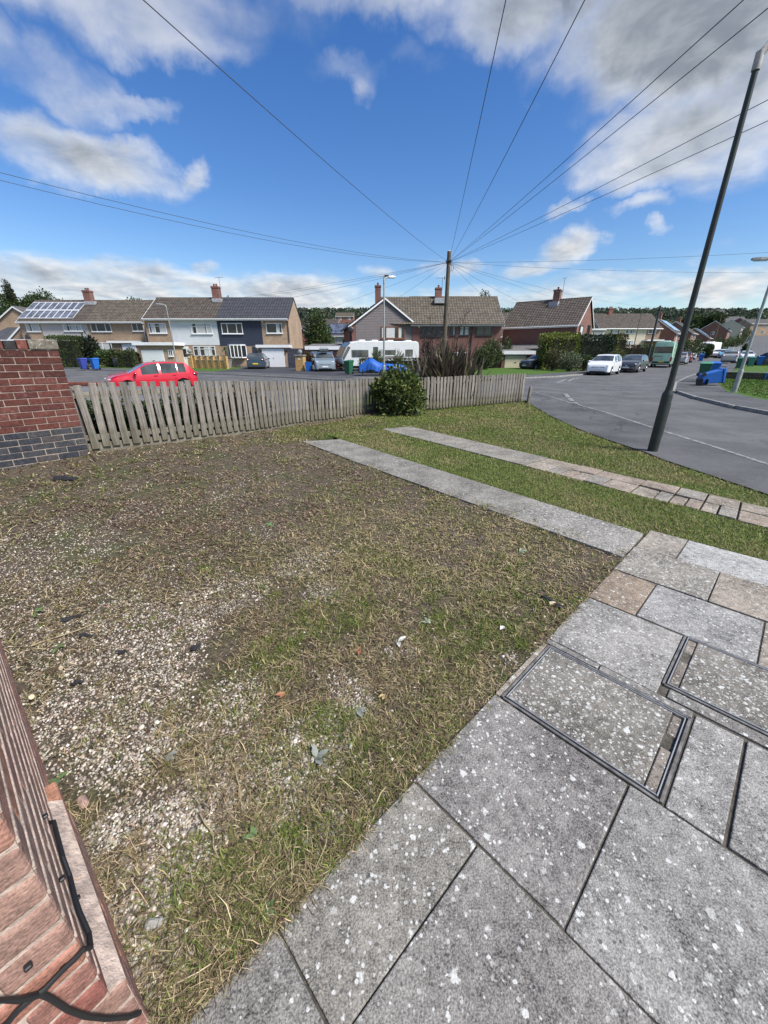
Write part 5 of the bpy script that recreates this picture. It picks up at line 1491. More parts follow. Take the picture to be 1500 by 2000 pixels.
def gable_shell(root, W0, W1, D, eaves, rise, wall, roof, over=.35, verge=.12, ridge_mat=None, barge=True, y0=0.0, name='wall', M=None, fascia=True):
    """walls with two gables and a tiled roof whose ridge runs along x"""
    M = M or Matrix.Identity(4)
    mb = MB().prism([(y0, -.4), (y0 + D, -.4), (y0 + D, eaves), (y0 + D / 2, eaves + rise - .02), (y0, eaves)], W0, W1, lambda a, b, d: (d, a, b))
    xf(mb, M).build(name, wall, root)
    k = rise / (D / 2); ze = eaves - over * k
    mb = MB(); slope(mb, W0 - verge, W1 + verge, y0 - over, ze + .02, y0 + D / 2, eaves + rise + .02)
    slope(mb, W0 - verge, W1 + verge, y0 + D + over, ze + .02, y0 + D / 2, eaves + rise + .02)
    r = xf(mb, M).build('roof', roof, root)
    mb = MB()
    nrt = max(3, int((W1 - W0) / .45))
    for i in range(nrt):
        a = W0 - verge + (W1 - W0 + 2 * verge) * i / nrt; b = W0 - verge + (W1 - W0 + 2 * verge) * (i + 1) / nrt - .012
        mb.prism([(y0 + D / 2 - .13, eaves + rise - .01), (y0 + D / 2 - .09, eaves + rise + .09), (y0 + D / 2, eaves + rise + .13), (y0 + D / 2 + .09, eaves + rise + .09), (y0 + D / 2 + .13, eaves + rise - .01)], a, b, lambda p, q, d: (d, p, q))
    xf(mb, M).build('ridge_tiles', ridge_mat or roof, r)
    if fascia:
        mb = MB().box(W0 - verge, W1 + verge, y0 - over - .03, y0 - over - .005, ze - .14, ze + .03)
        xf(mb, M).build('fascia', M_WHITE, root)
        mb = MB().tube([(W0 - verge, y0 - over - .09, ze + .0), (W1 + verge, y0 - over - .09, ze + .0)], .055, 6)
        xf(mb, M).build('gutter', M_BLACK if fascia == 'black' else M_WHITE, root)
        mb = MB().box(W0, W1, y0 - over - .004, y0 - .004, ze - .12, ze - .10); xf(mb, M).build('soffit', M_WHITE, root)
    if barge:
        for xx in (W0 - verge - .025, W1 + verge + .002):
            mb = MB()
            for sgn in (-1, 1):
                ya = y0 + D / 2 + sgn * (D / 2 + over); yb = y0 + D / 2
                mb.add([(xx, ya, ze - .12), (xx + .023, ya, ze - .12), (xx + .023, ya, ze + .05), (xx, ya, ze + .05), (xx, yb, eaves + rise - .12), (xx + .023, yb, eaves + rise - .12), (xx + .023, yb, eaves + rise + .05), (xx, yb, eaves + rise + .05)],
                       [(0, 1, 2, 3), (4, 7, 6, 5), (0, 4, 5, 1), (1, 5, 6, 2), (2, 6, 7, 3), (3, 7, 4, 0)])
            xf(mb, M).build('barge_board', M_WHITE, root)
    return r
def chimney(root, roof, x, y, z, h, w=.62, d=.62, wall=None, pots=2, aerial=False):
    """stack rising from height z (inside the roof) to z+h"""
    o = MB().box(x - w / 2, x + w / 2, y - d / 2, y + d / 2, z, z + h - .2).build('chimney', wall or M_RED, roof)
    mb = MB().box(x - w / 2 - .05, x + w / 2 + .05, y - d / 2 - .05, y + d / 2 + .05, z + h - .2, z + h - .08).box(x - w / 2 - .02, x + w / 2 + .02, y - d / 2 - .02, y + d / 2 + .02, z + h - .08, z + h - .03)
    for k in range(pots):
        px = x + (k - (pots - 1) / 2) * .28; mb.lathe([(.11, z + h - .035), (.10, z + h + .18), (.12, z + h + .2), (.12, z + h + .24), (.08, z + h + .24)], 9, (px, y, 0))
    mb.build('chimney_pots', M_POT if wall is None else wall, roof)
    MB().box(x - w / 2 - .12, x + w / 2 + .12, y - d / 2 - .35, y - d / 2 - .003, z + h * .20, z + h * .36).build('flashing', M_LEAD, roof) if False else None
    if aerial:
        mb = MB(); ax = x + w / 2 + .05; zt = z + h + 1.0
        mb.tube([(ax, y, z + h * .4), (ax, y, zt)], .022, 5); mb.tube([(ax - .7, y, zt - .05), (ax + .35, y, zt - .05)], .014, 4)
        for k in range(7): mb.tube([(ax - .65 + k * .14, y - .22, zt - .05), (ax - .65 + k * .14, y + .22, zt - .05)], .01, 4)
        mb.box(ax + .22, ax + .26, y - .16, y + .16, zt - .2, zt + .1)
        mb.build('aerial', M_DKGREY, root)
    return o
def pipe(root, pts, mat=None, r=.04): return MB().tube(pts, r, 6).build('drainpipe', mat or M_WHITE, root)
def flatroof(root, x0, x1, y0, y1, z, fas=.2, fmat=None, name='flat_roof'):
    MB().box(x0, x1, y0, y1, z - .05, z + .02).build(name, M_FELT, root)
    mb = MB().box(x0 - .03, x1 + .03, y0 - .03, y0 - .002, z - fas, z + .03).box(x0 - .03, x0 - .002, y0 - .001, y1, z - fas, z + .03).box(x1 + .002, x1 + .03, y0 - .001, y1, z - fas, z + .03)
    mb.build('fascia', fmat or M_WHITE, root)

class Row:
    """places features on a front parallel to the picture from their pixels"""
    def __init__(self, Y, X0, base): self.Y, self.X0, self.b = Y, X0, base
    def a(self, px, py, dy=0): 
        X, Z = atY(px, py, self.Y - dy); return X - self.X0, Z - self.b
    def win(self, root, px0, px1, py0, py1, dy=0, **kw):
        a0, b1 = self.a(px0, py0, dy); a1, _ = self.a(px1, py0, dy); a2, b0 = self.a(px0, py1, dy); a3, _ = self.a(px1, py1, dy)
        x0, x1 = (a0 + a2) / 2, (a1 + a3) / 2
        return window(root, FRONT, x0, x1, b0, b1, d=dy, **kw)
    def rect(self, px0, px1, py0, py1, dy=0):
        a0, b1 = self.a(px0, py0, dy); a1, _ = self.a(px1, py0, dy); a2, b0 = self.a(px0, py1, dy); a3, _ = self.a(px1, py1, dy)
        return (a0 + a2) / 2, (a1 + a3) / 2, b0, b1
def panel(root, F, a0, a1, b0, b1, mat, d0=.002, d1=.03, name='cladding'):
    F.box(mb := MB(), a0, a1, b0, b1, d0, d1); return mb.build(name, mat, root)
def boards(root, F, a0, a1, b0, b1, mat, pitch=.15, clip=None, d=.03, name='cladding'):
    """lapped horizontal boards; clip(b) -> (a0,a1) for gables"""
    mb = MB(); z = b0; f = F.fn
    while z < b1:
        e = min(z + pitch, b1); l0, r0 = (a0, a1) if clip is None else clip(z); l1, r1 = (a0, a1) if clip is None else clip(e)
        if r0 - l0 < .05: break
        if r1 < l1: l1 = r1 = (l1 + r1) / 2
        vs = [f(l0, z, .002), f(r0, z, .002), f(r1, e, .002), f(l1, e, .002), f(l0, z, d), f(r0, z, d), f(r1, e, d * .35), f(l1, e, d * .35)]
        mb.add(vs, [(0, 3, 2, 1), (4, 5, 6, 7), (0, 1, 5, 4), (1, 2, 6, 5), (2, 3, 7, 6), (3, 0, 4, 7)]); z = e
    return mb.build(name, mat, root)

# ---------------- the terrace across the road
def terrace():
    YA, YB = 50.0, 48.0
    def xat(px, py, Y): return atY(px, py, Y)[0]
    eA = atY(150, 628, YA - .35)[1] + .15; eB = atY(420, 622, YB - .35)[1] + .15
    rA = atY(150, 588, YA + 3.6)[1]; rB = atY(420, 583, YB + 3.6)[1]
    # --- house with solar panels
    xl, xr = xat(36, 630, YA), xat(169, 630, YA); b = TT(xl, YA); R1 = Row(YA, xl, b)
    h = thing('semi_detached_house', 'brown roofed house with solar panels and pale grey render across the road', 'house', (xl, YA, b), 0, 'houses across the road')
    Wd = xr - xl; ea = eA - b; ri = rA - eA
    rf = gable_shell(h, 0, Wd, 7.2, ea, ri, M_BUFF, M_ROOF_BR, verge=.0, barge=False)
    MB().prism([(-.35, ea - .35 * ri / 3.6 - .1), (-.35, ea - .35 * ri / 3.6 + .06), (3.6, ea + ri + .07), (3.6, ea + ri - .1)], -.06, -.005, lambda p, q, d: (d, p, q)).build('barge_board', M_WHITE, h)
    x0, x1, _, _ = R1.rect(88, 169, 632, 690); panel(h, FRONT, x0, Wd - .004, 2.45, ea - .2, M_GREY_R, name='rendered_panel'); panel(h, FRONT, x0 + .9, Wd - .004, -.2, 2.44, M_GREY_R, name='rendered_panel')
    R1.win(h, 51, 78, 631, 648, cuts=(.42,), curt=.7); R1.win(h, 124, 160, 631, 647, cuts=(.48,), transom=.72, d=.03) if False else None
    a0, a1, b0, b1 = R1.rect(124, 160, 631, 647); window(h, FRONT, a0, a1, b0, b1, cuts=(.35, .7), transom=.72, d=.03, curt=.9)
    a0, a1, b0, b1 = R1.rect(48, 98, 664, 700); 
    flatroof(h, a0 - .2, a1 + .3, -1.5, -.01, b1); MB().box(a0, a0 + 1.5, -1.3, -.012, -.4, b1 - .06).build('porch_wall', M_BUFF, h)
    door(h, FRONT, a0 + 2.0, a0 + 2.9, 0, 2.05, M_WHITE)
    MB().box(a0 + 1.72, a0 + 1.82, -1.35, -1.25, -.3, b1 - .06).build('porch_post', M_WHITE, h)
    sl = math.atan2(ri, 3.6)
    # satellite dish
    dx, dz = R1.a(56, 659); MB().lathe([(.02, 0), (.2, .03), (.33, .1), (.34, .1), (.2, .02)], 14, axis='y').build('satellite_dish', M_DKGREY, h).location = (dx, -.22, dz)
    MB().tube([(dx, -.2, dz), (dx, .05, dz - .1)], .02, 5).build('dish_arm', M_DKGREY, h)
    # sixteen panels in two rows
    cy = lambda t: -.35 + (3.95) * t
    cz = lambda t: ea - .35 * ri / 3.6 + (ri + .35 * ri / 3.6) * t
    px0, _ = R1.a(58, 592, -3.0); 
    xL, _ = atY(53, 612, YA + 1.6); xL -= xl; xR, _ = atY(158, 612, YA + 1.6); xR -= xl
    nrm = Vector((0, -math.sin(sl), math.cos(sl)))
    arr = thing('solar_array', 'two rows of solar panels on the brown roof', 'solar panels', (0, 0, 0)); arr.parent = None
    arr.location = (xl, YA, b); 
    arr['label'] = 'array of sixteen dark solar panels in two rows on a brown roof'
    pw = (xR - xL) / 8
    cell = None
    for row in range(2):
        for k in range(8):
            t0 = .12 + row * .385; t1 = t0 + .375
            p = [Vector((xL + k * pw + .015, cy(t0), cz(t0))), Vector((xL + (k + 1) * pw - .015, cy(t0), cz(t0))), Vector((xL + (k + 1) * pw - .015, cy(t1), cz(t1))), Vector((xL + k * pw + .015, cy(t1), cz(t1)))]
            lo = [q + nrm * .13 for q in p]; hi = [q + nrm * .17 for q in p]
            o = MB().add([*lo, *hi], [(0, 3, 2, 1), (4, 5, 6, 7), (0, 1, 5, 4), (1, 2, 6, 5), (2, 3, 7, 6), (3, 0, 4, 7)]).build('panel', M_PFRAME, arr)
            c = sum(hi, Vector()) / 4; g = [c + (q - c) * .88 + nrm * .004 for q in hi]; g2 = [q - nrm * .01 for q in g]
            MB().add([*g2, *g], [(0, 3, 2, 1), (4, 5, 6, 7), (0, 1, 5, 4), (1, 2, 6, 5), (2, 3, 7, 6), (3, 0, 4, 7)]).build('cell_sheet', M_SOLAR, o)
    MB().box(xL, xR, 0, 3.0, ea - .3, ea - .25).build('mounting_rail', M_ALU, arr)
    # --- brick house beside it
    xl2, xr2 = xr + .004, xat(281, 630, YA); R2 = Row(YA, xl2, b)
    h2 = thing('semi_detached_house', 'buff brick house with plain brown roof beside the solar panels', 'house', (xl2, YA, b), 0, 'houses across the road'); W2 = xr2 - xl2
    rf2 = gable_shell(h2, 0, W2, 7.2, ea, ri, M_BUFF, M_ROOF_BR2, verge=0, barge=False)
    chimney(h2, rf2, R2.a(177, 590, -3.6)[0], 3.5, ea + ri - .5, 1.65, .85, .7, M_RED)
    MB().box(R2.a(168, 592, -3)[0] - .0, R2.a(188, 592, -3)[0], 2.6, 3.14, ea + ri - .5, ea + ri - .12).build('flashing', M_LEAD, h2)
    R2.win(h2, 178, 217, 630, 648, cuts=(.28, .72), curt=0); R2.win(h2, 258, 281, 630, 647, cuts=(.45,), curt=0); R2.win(h2, 190, 228, 669, 688, cuts=(.3, .75), curt=1)
    a0, a1, b0, b1 = R2.rect(230, 290, 667, 700); flatroof(h2, a0, W2, -1.6, -.01, b1); MB().box(a0 + .3, W2 - .02, -1.35, -.012, -.4, b1 - .06).build('porch_wall', M_BUFF, h2)
    a0, a1, b0, b1 = R2.rect(241, 268, 671, 700, 1.35); door(h2, FRONT, a0, a1, b0, b1 - .06, M_WHITE, d=1.36, glass=False)
    mb = MB()
    for k in range(5):
        w = R(20 + k * 35); cx, cz_ = (a0 + a1) / 2, b1 - .85
        mb.add([(cx + .2 * math.cos(w - .2), -1.42, cz_ + .2 * math.sin(w - .2)), (cx + .2 * math.cos(w + .2), -1.42, cz_ + .2 * math.sin(w + .2)), (cx + .62 * math.cos(w + .22), -1.42, cz_ + .42 * math.sin(w + .22)), (cx + .62 * math.cos(w - .22), -1.42, cz_ + .42 * math.sin(w - .22))], [(0, 1, 2, 3)])
    mb.build('fan_light', M_GLASS, h2)
    pipe(h2, [(W2 - .15, -.06, 0), (W2 - .15, -.06, ea - .3)])
    # --- white rendered house
    xl3, xr3 = xat(281, 625, YB), xat(422, 622, YB); b3 = TT(xl3, YB); R3 = Row(YB, xl3, b3)
    h3 = thing('semi_detached_house', 'house with white rendered upper wall and weathered brown roof', 'house', (xl3, YB, b3), 0, 'houses across the road'); W3 = xr3 - xl3; ea3 = eB - b3; ri3 = rB - eB
    rf3 = gable_shell(h3, 0, W3, 7.2, ea3, ri3, M_BUFF, M_ROOF_BR, verge=0, barge=False)
    MB().prism([(-.35, ea3 - .35 * ri3 / 3.6 - .1), (-.35, ea3 - .35 * ri3 / 3.6 + .06), (3.6, ea3 + ri3 + .07), (3.6, ea3 + ri3 - .1)], -.06, -.005, lambda p, q, d: (d, p, q)).build('barge_board', M_WHITE, h3)
    x0 = R3.a(334, 640)[0]; panel(h3, FRONT, x0, W3 - .004, 2.35, ea3 - .18, M_WHITE_R, name='rendered_panel')
    R3.win(h3, 291, 325, 631, 651, cuts=(.35,), transom=.7, curt=1); a0, a1, b0, b1 = R3.rect(373, 414, 631, 652); window(h3, FRONT, a0, a1, b0, b1, cuts=(.27, .75), transom=.68, d=.03, curt=1)
    a0, a1, b0, b1 = R3.rect(378, 421, 676, 695); window(h3, FRONT, a0, a1, b0, b1, cuts=(.3, .72), transom=.7, curt=1)
    a0, a1, b0, b1 = R3.rect(354, 371, 677, 712); door(h3, FRONT, a0, a1, 0, b1, M_WHITE); panel(h3, FRONT, a0 - .45, a0 - .01, 0, b1, M_DKGREY, name='side_light')
    a0, a1, b0, b1 = R3.rect(263, 343, 669, 700, 2.2); flatroof(h3, a0, a1, -2.4, -.01, b1, .28)
    c0, c1, d0, d1 = R3.rect(272, 343, 676, 712, 2.0); MB().box(c0 + .2, c1 - .1, -2.1, -.012, -.4, b1 - .06).build('garage_wall', M_BUFF, h3)
    c0, c1, d0, d1 = R3.rect(278, 321, 684, 712, 2.1); hdoor(h3, FRONT, c0, c1, -.1, d1, M_WHITE, 2.1)
    c0, c1, d0, d1 = R3.rect(329, 338, 683, 696, 2.1); window(h3, FRONT, c0, c1, d0, d1, cuts=(.5,), d=2.1, curt=0)
    # --- navy clad house
    xl4, xr4 = xr3 + .004, xat(563, 622, YB); R4 = Row(YB, xl4, b3)
    h4 = thing('semi_detached_house', 'house with navy boarded upper wall, charcoal roof and white garage door', 'house', (xl4, YB, b3), 0, 'houses across the road'); W4 = xr4 - xl4
    rf4 = gable_shell(h4, 0, W4, 7.2, ea3, ri3, M_BUFF, M_ROOF_DK, verge=0, barge=False)
    MB().prism([(-.35, ea3 - .35 * ri3 / 3.6 - .1), (-.35, ea3 - .35 * ri3 / 3.6 + .06), (3.6, ea3 + ri3 + .07), (7.55, ea3 - .35 * ri3 / 3.6 + .06), (7.55, ea3 - .35 * ri3 / 3.6 - .1), (3.6, ea3 + ri3 - .1)], W4 + .005, W4 + .06, lambda p, q, d: (d, p, q)).build('barge_board', M_DKGREY, h4)
    x1 = R4.a(511, 640)[0]; boards(h4, FRONT, 0.004, x1, 2.3, ea3 - .18, M_NAVY, .17)
    ch = chimney(h4, rf4, R4.a(425, 585, -3.6)[0], 3.5, ea3 + ri3 - .5, 1.75, .8, .7, M_RED)
    MB().box(R4.a(416, 585, -3)[0], R4.a(434, 585, -3)[0], 2.6, 3.14, ea3 + ri3 - .5, ea3 + ri3 - .1).build('flashing', M_LEAD, h4)
    mb = MB(); ax = R4.a(434, 585, -3.6)[0]; mb.tube([(ax, 3.5, ea3 + ri3 - .3), (ax, 3.5, ea3 + ri3 + 2.2)], .02, 5); mb.tube([(ax - .5, 3.5, ea3 + ri3 + 2.1), (ax + .5, 3.5, ea3 + ri3 + 2.15)], .014, 4); mb.build('aerial', M_DKGREY, h4)
    a0, a1, b0, b1 = R4.rect(433, 474, 631, 652); window(h4, FRONT, a0, a1, b0, b1, cuts=(.28, .72), transom=None, d=.03, curt=0)
    R4.win(h4, 520, 551, 631, 651, cuts=(.66,), curt=.8)
    # bay window
    a0, a1, b0, b1 = R4.rect(446, 481, 675, 697); mb = MB(); bay = .45
    mb.prism([(a0, 0), (a0 + .4, -bay), (a1 - .4, -bay), (a1, 0)], b0 - .12, b0, lambda p, q, d: (p, q - .002, d)); mb.prism([(a0, 0), (a0 + .4, -bay), (a1 - .4, -bay), (a1, 0)], b1, b1 + .12, lambda p, q, d: (p, q - .002, d))
    o = mb.build('bay_window', M_WHITE, h4)
    pts = [(a0, -.002), (a0 + .4, -bay), (a0 + .4 + (a1 - a0 - .8) / 3, -bay), (a0 + .4 + (a1 - a0 - .8) * 2 / 3, -bay), (a1 - .4, -bay), (a1, -.002)]
    for i in range(5):
        p, q = pts[i], pts[i + 1]; dx, dy = q[0] - p[0], q[1] - p[1]
        MB().add([(p[0] + dx * .08, p[1] + dy * .08 + .03, b0 + .05), (p[0] + dx * .92, p[1] + dy * .92 + .03, b0 + .05), (p[0] + dx * .92, p[1] + dy * .92 + .03, b1 - .05), (p[0] + dx * .08, p[1] + dy * .08 + .03, b1 - .05)], [(0, 1, 2, 3)]).build('pane', M_GLASS, o)
    mb = MB()
    for p in pts: mb.tube([(p[0], p[1], b0), (p[0], p[1], b1)], .055, 4)
    mb.build('mullion', M_WHITE, o)
    a0, a1, b0, b1 = R4.rect(503, 566, 674, 715, 1.5); flatroof(h4, a0, a1, -1.7, -.01, b1, .26); MB().box(a0 + .2, a1 - .15, -1.5, -.012, -.4, b1 - .06).build('garage_wall', M_BUFF, h4)
    c0, c1, d0, d1 = R4.rect(513, 556, 681, 718, 1.5); door(h4, FRONT, c0, c1, 0.02, d1, M_WHITE, d=1.5, glass=False, name='garage_door', ribs=8)
    for px in (509, 560):
        lx_, lz = R4.a(px, 688, 1.5); MB().lathe([(.05, 0), (.09, .08), (.09, .28), (.03, .36)], 8, (lx_, -1.62, lz)).build('wall_lantern', M_BLACK, h4)
    c0, c1, d0, d1 = R4.rect(494, 503, 677, 705); panel(h4, FRONT, c0, c1, 0, 2.2, M_NAVY, name='front_door')
    pipe(h4, [(W4 - .1, -.06, 2.6), (W4 - .1, -.06, ea3 - .3)], M_BLACK); MB().lathe([(.04, 0), (.09, .05), (.09, .1), (.02, .14)], 8, (x1 + .15, -.12, ea3 - .5)).build('camera_dome', M_WHITE, h4)
    return b3
b3 = terrace()

# ---------------- taupe gabled house with long brick wing
def gabled_house():
    Yg = 46.0; b = TT(0, Yg); xL = atY(687, 640, Yg)[0]; xR = atY(818, 640, Yg)[0]; ez = atY(750, 633, Yg)[1] - b; az_ = atY(750, 581, Yg)[1] - b
    h = thing('gabled_house', 'red brick house with taupe boarded gable and long tiled wing behind the caravan', 'house', (0, 0, b), 0)
    Wg = xR - xL; rise = az_ - ez
    # wing with the gable to the front: ridge runs back, turned a little
    M = Matrix.Translation((xL, Yg, 0)) @ Matrix.Rotation(R(11), 4, 'Z')
    Mx = M @ Matrix(((0, 1, 0, 0), (1, 0, 0, 0), (0, 0, 1, 0), (0, 0, 0, 1)))      # local x <-> y so the shell's ridge runs back
    rf = gable_shell(h, 0, 9.0, Wg, ez, rise, M_RED, M_ROOF_GR, over=.4, verge=.22, M=Mx, fascia=False)
    F = Face(lambda a, bb, d: tuple(M @ Vector((a, -d, bb))))
    ins = .42
    clip = lambda z: ((ins, Wg - ins) if z < ez - .05 else (max(ins, Wg / 2 * (z - ez) / rise + .05), min(Wg - ins, Wg - Wg / 2 * (z - ez) / rise - .05)))
    boards(h, F, 0, Wg, .4, ez + rise - .1, M_TAUPE, .16, clip)
    def onF(px, py):
        n = M.to_3x3() @ Vector((0, -1, 0)); p = hit_plane(px, py, Vector((xL, Yg, b)), n); q = M.inverted() @ (p - Vector((0, 0, b))); return q.x, q.z
    a0, b1 = onF(744, 637); a1, b0 = onF(790, 662)
    window(h, F, a0, a1, b0, b1, cuts=(.2, .72), fmat=M_BROWNW, d=.03, curt=.6, fw=.11)
    for xx in (.12, -.12):
        MB().tube([tuple(M @ Vector((-.08, .5 + xx * 2, 0))), tuple(M @ Vector((-.08, .5 + xx * 2, ez - .3)))], .045, 6).build('drainpipe', M_BLACK, h)
    MB().tube([tuple(M @ Vector((-.42, -.2, ez - .3))), tuple(M @ Vector((-.42, 9, ez - .3)))], .06, 6).build('gutter', M_BLACK, h)
    dx, dz = onF(684, 644); o = MB().lathe([(.02, 0), (.2, .03), (.33, .1), (.34, .1), (.2, .02)], 14, axis='y').build('satellite_dish', M_DKGREY, h); o.location = M @ Vector((dx, -.4, dz))
    # long wing
    Ym = 47.2; xe = atY(985, 633, Ym)[0] - .25; em = atY(900, 632, Ym - .35)[1] + .18 - b; rm = atY(900, 581, Ym + 3.9)[1] - b
    x0 = xR - .6
    rf2 = gable_shell(h, x0, xe, 7.8, em, rm - em, M_RED, M_ROOF_BR2, over=.4, verge=.2, y0=Ym, fascia='black')
    # the main ridge dies into the gable roof
    mb = MB(); slope(mb, xL + Wg * .5, x0 - .21, Ym - .4, em - .4 * (rm - em) / 3.9 + .02, Ym + 3.9, rm + .02, xr0=xL + Wg * .35)
    mb.build('valley_roof', M_ROOF_BR2, h)
    Fm = Face(lambda a, bb, d: (a, Ym - d, bb))
    def rect(p0, p1, q0, q1):
        A, B1 = atY(p0, q0, Ym); C, _ = atY(p1, q0, Ym); _, B0 = atY(p0, q1, Ym); return A, C, B0 - b, B1 - b
    for (p0, p1, q0, q1), cu, cc in (((823, 864, 638, 657), (.25, .5, .75), .3), ((880, 890, 637, 655), (), 1), ((898, 917, 637, 655), (.5,), .9), ((931, 962, 637, 655), (.5,), .2)):
        a0, a1, b0, b1 = rect(p0, p1, q0, q1); window(h, Fm, a0, a1, b0, b1, cuts=cu, fmat=M_DKGREY, transom=.7, curt=cc)
    for (p0, p1, q0, q1) in ((880, 910, 688, 710),):
        a0, a1, b0, b1 = rect(p0, p1, q0, q1); window(h, Fm, a0, a1, b0, b1, cuts=(.4,), fmat=M_WHITE, curt=.5)
    X = atY(922, 640, Ym)[0]; pipe(h, [(X, Ym - .08, 0), (X, Ym - .08, em - .2)], M_BLACK, .06)
    X, Z = atY(738, 556, Ym + 3); chimney(h, rf, X, Ym + 3.4, rm - .9, Z - b - rm + .9, .66, .66, M_RED, 1, False)
    X2, Z2 = atY(857, 561, Ym + 3.5); chimney(h, rf2, X2, Ym + 3.7, rm - .7, Z2 - b - rm + .7, .7, .66, M_RED, 1, True)
    for X in (atY(848, 583, Ym + 3)[0],): MB().box(X, X + 1.3, Ym + 2.3, Ym + 3.3, rm - .75, rm - .22).build('flashing', M_LEAD, rf2)
    mb = MB(); ax, Za = atY(749, 538, Ym + 3); mb.tube([(ax, Ym + 3.4, rm - .2), (ax, Ym + 3.4, Za - b)], .025, 5); mb.tube([(ax - .5, Ym + 3.4, Za - b - .1), (ax + .5, Ym + 3.2, Za - b)], .014, 4); mb.box(ax + .1, ax + .6, Ym + 3.3, Ym + 3.34, Za - b - .15, Za - b + .12); mb.build('aerial', M_DKGREY, h)
gabled_house()

def generic(name, label, X, Y, rot, W_, D_, eaves, rise, wall, roof, wins=True, chim=None, base=None, group=None, front=None, door_at=None, barge=True, solar=None, ends=True, cat='house', over=.3):
    b = TT(X, Y) if base is None else base
    h = thing(name, label, cat, (X, Y, b), rot, group)
    rf = gable_shell(h, 0, W_, D_, eaves, rise, wall, roof, over=over, barge=barge)
    if front: panel(h, FRONT, .004, W_ - .004, front[1], eaves - .2, front[0], name='rendered_panel')
    if wins:
        n = max(2, int(W_ / 3.6))
        for z0, z1 in ((eaves - 1.55, eaves - .45), (.85, 2.1)):
            for i in range(n):
                c = W_ * (i + .5) / n; 
                if z0 < 1.5 and door_at is not None and abs(c - door_at) < 1.2: continue
                window(h, FRONT, c - .75, c + .75, z0, z1, cuts=(.33, .68), d=.03 if front else 0, curt=.4, sill=False)
        if door_at is not None: door(h, FRONT, door_at - .45, door_at + .45, 0, 2.0, M_WHITE, d=.03 if front else 0, glass=False)
        if ends:
            for F in (leftface(), rightface(W_)):
                window(h, F, D_ * .42, D_ * .42 + 1.0, eaves - 1.5, eaves - .4, cuts=(.5,), curt=.3, sill=False)
    for c in (chim or []): chimney(h, rf, c, D_ / 2, eaves + rise - .5, 1.5, .7, .6, M_RED2, 2)
    if solar:
        a, c, t0, t1 = solar[:4]; k = rise / (D_ / 2); nrm = Vector((0, -rise, D_ / 2)).normalized()
        n = max(2, int((c - a) / 1.1)); sa = MB(); 
        for i in range(n):
            xa, xb = a + (c - a) * i / n + .02, a + (c - a) * (i + 1) / n - .02
            p = [Vector((xa, D_ / 2 * t0, eaves + rise * t0)), Vector((xb, D_ / 2 * t0, eaves + rise * t0)), Vector((xb, D_ / 2 * t1, eaves + rise * t1)), Vector((xa, D_ / 2 * t1, eaves + rise * t1))]
            lo = [q + nrm * .1 for q in p]; hi = [q + nrm * .16 for q in p]
            MB().add([*lo, *hi], [(0, 3, 2, 1), (4, 5, 6, 7), (0, 1, 5, 4), (1, 2, 6, 5), (2, 3, 7, 6), (3, 0, 4, 7)]).build('solar_panel', M_SOLARB if len(solar) < 5 else M_SOLAR, rf)
    return h, rf
# ---------------- brick house beside the hedges
def hedge_house():
    Xr, Zr = atY(1128, 635, 45.5); phi = R(38); W_, D_ = 8.2, 7.2
    # right front corner at Xr, 45.5; front runs left and back
    X0 = Xr - math.cos(phi) * W_; Y0 = 45.5 + math.sin(phi) * W_
    b = TT(Xr, 45.5); ea = Zr - b + .15
    h = thing('brick_house', 'red brick house with plain tiled roof standing above the conifer hedges', 'house', (X0, Y0, b), -phi)
    rise = 2.75
    rf = gable_shell(h, 0, W_, D_, ea, rise, M_RED, M_ROOF_BR, over=.25, verge=.15)
    F = rightface(W_)
    window(h, F, .9, 2.6, ea - 1.55, ea - .1, cuts=(), fmat=M_DKGREY, curt=1); window(h, F, 4.6, 5.9, ea - 1.5, ea + .1, cuts=(.5,), fmat=M_DKGREY, curt=.3)
    chimney(h, rf, W_ * .56, D_ / 2, ea + rise - .5, 1.6, .72, .72, M_RED, 1)
    MB().box(W_ * .56 - .5, W_ * .56 + .5, D_ / 2 - 1.1, D_ / 2 - .37, ea + rise - .75, ea + rise - .22).build('flashing', M_LEAD, rf)
    mb = MB(); mb.tube([(W_ * .56 + .55, D_ / 2, ea + rise), (W_ * .56 + .55, D_ / 2, ea + rise + 2.2)], .02, 5); mb.tube([(W_ * .56 + .3, D_ / 2, ea + rise + 2.15), (W_ * .56 + .8, D_ / 2, ea + rise + 2.2)], .014, 4); mb.build('aerial', M_DKGREY, h)
    pipe(h, [(.25, -.06, 0), (.25, -.06, ea - .25)], M_POT); pipe(h, [(W_ - .5, -.06, 0), (W_ - .5, -.06, ea - .25)], M_POT)
    # lean-to along the front
    mb = MB().prism([(-.01, 2.35), (-.01, 2.5), (-2.0, 2.0), (-2.0, 1.88)], .2, W_ - .6, lambda p, q, d: (d, p, q)); mb.build('lean_to_roof', M_FELT, h)
    MB().box(.5, W_ - .8, -1.9, -.02, -.4, 1.86).build('lean_to_wall', M_RED, h)
hedge_house()
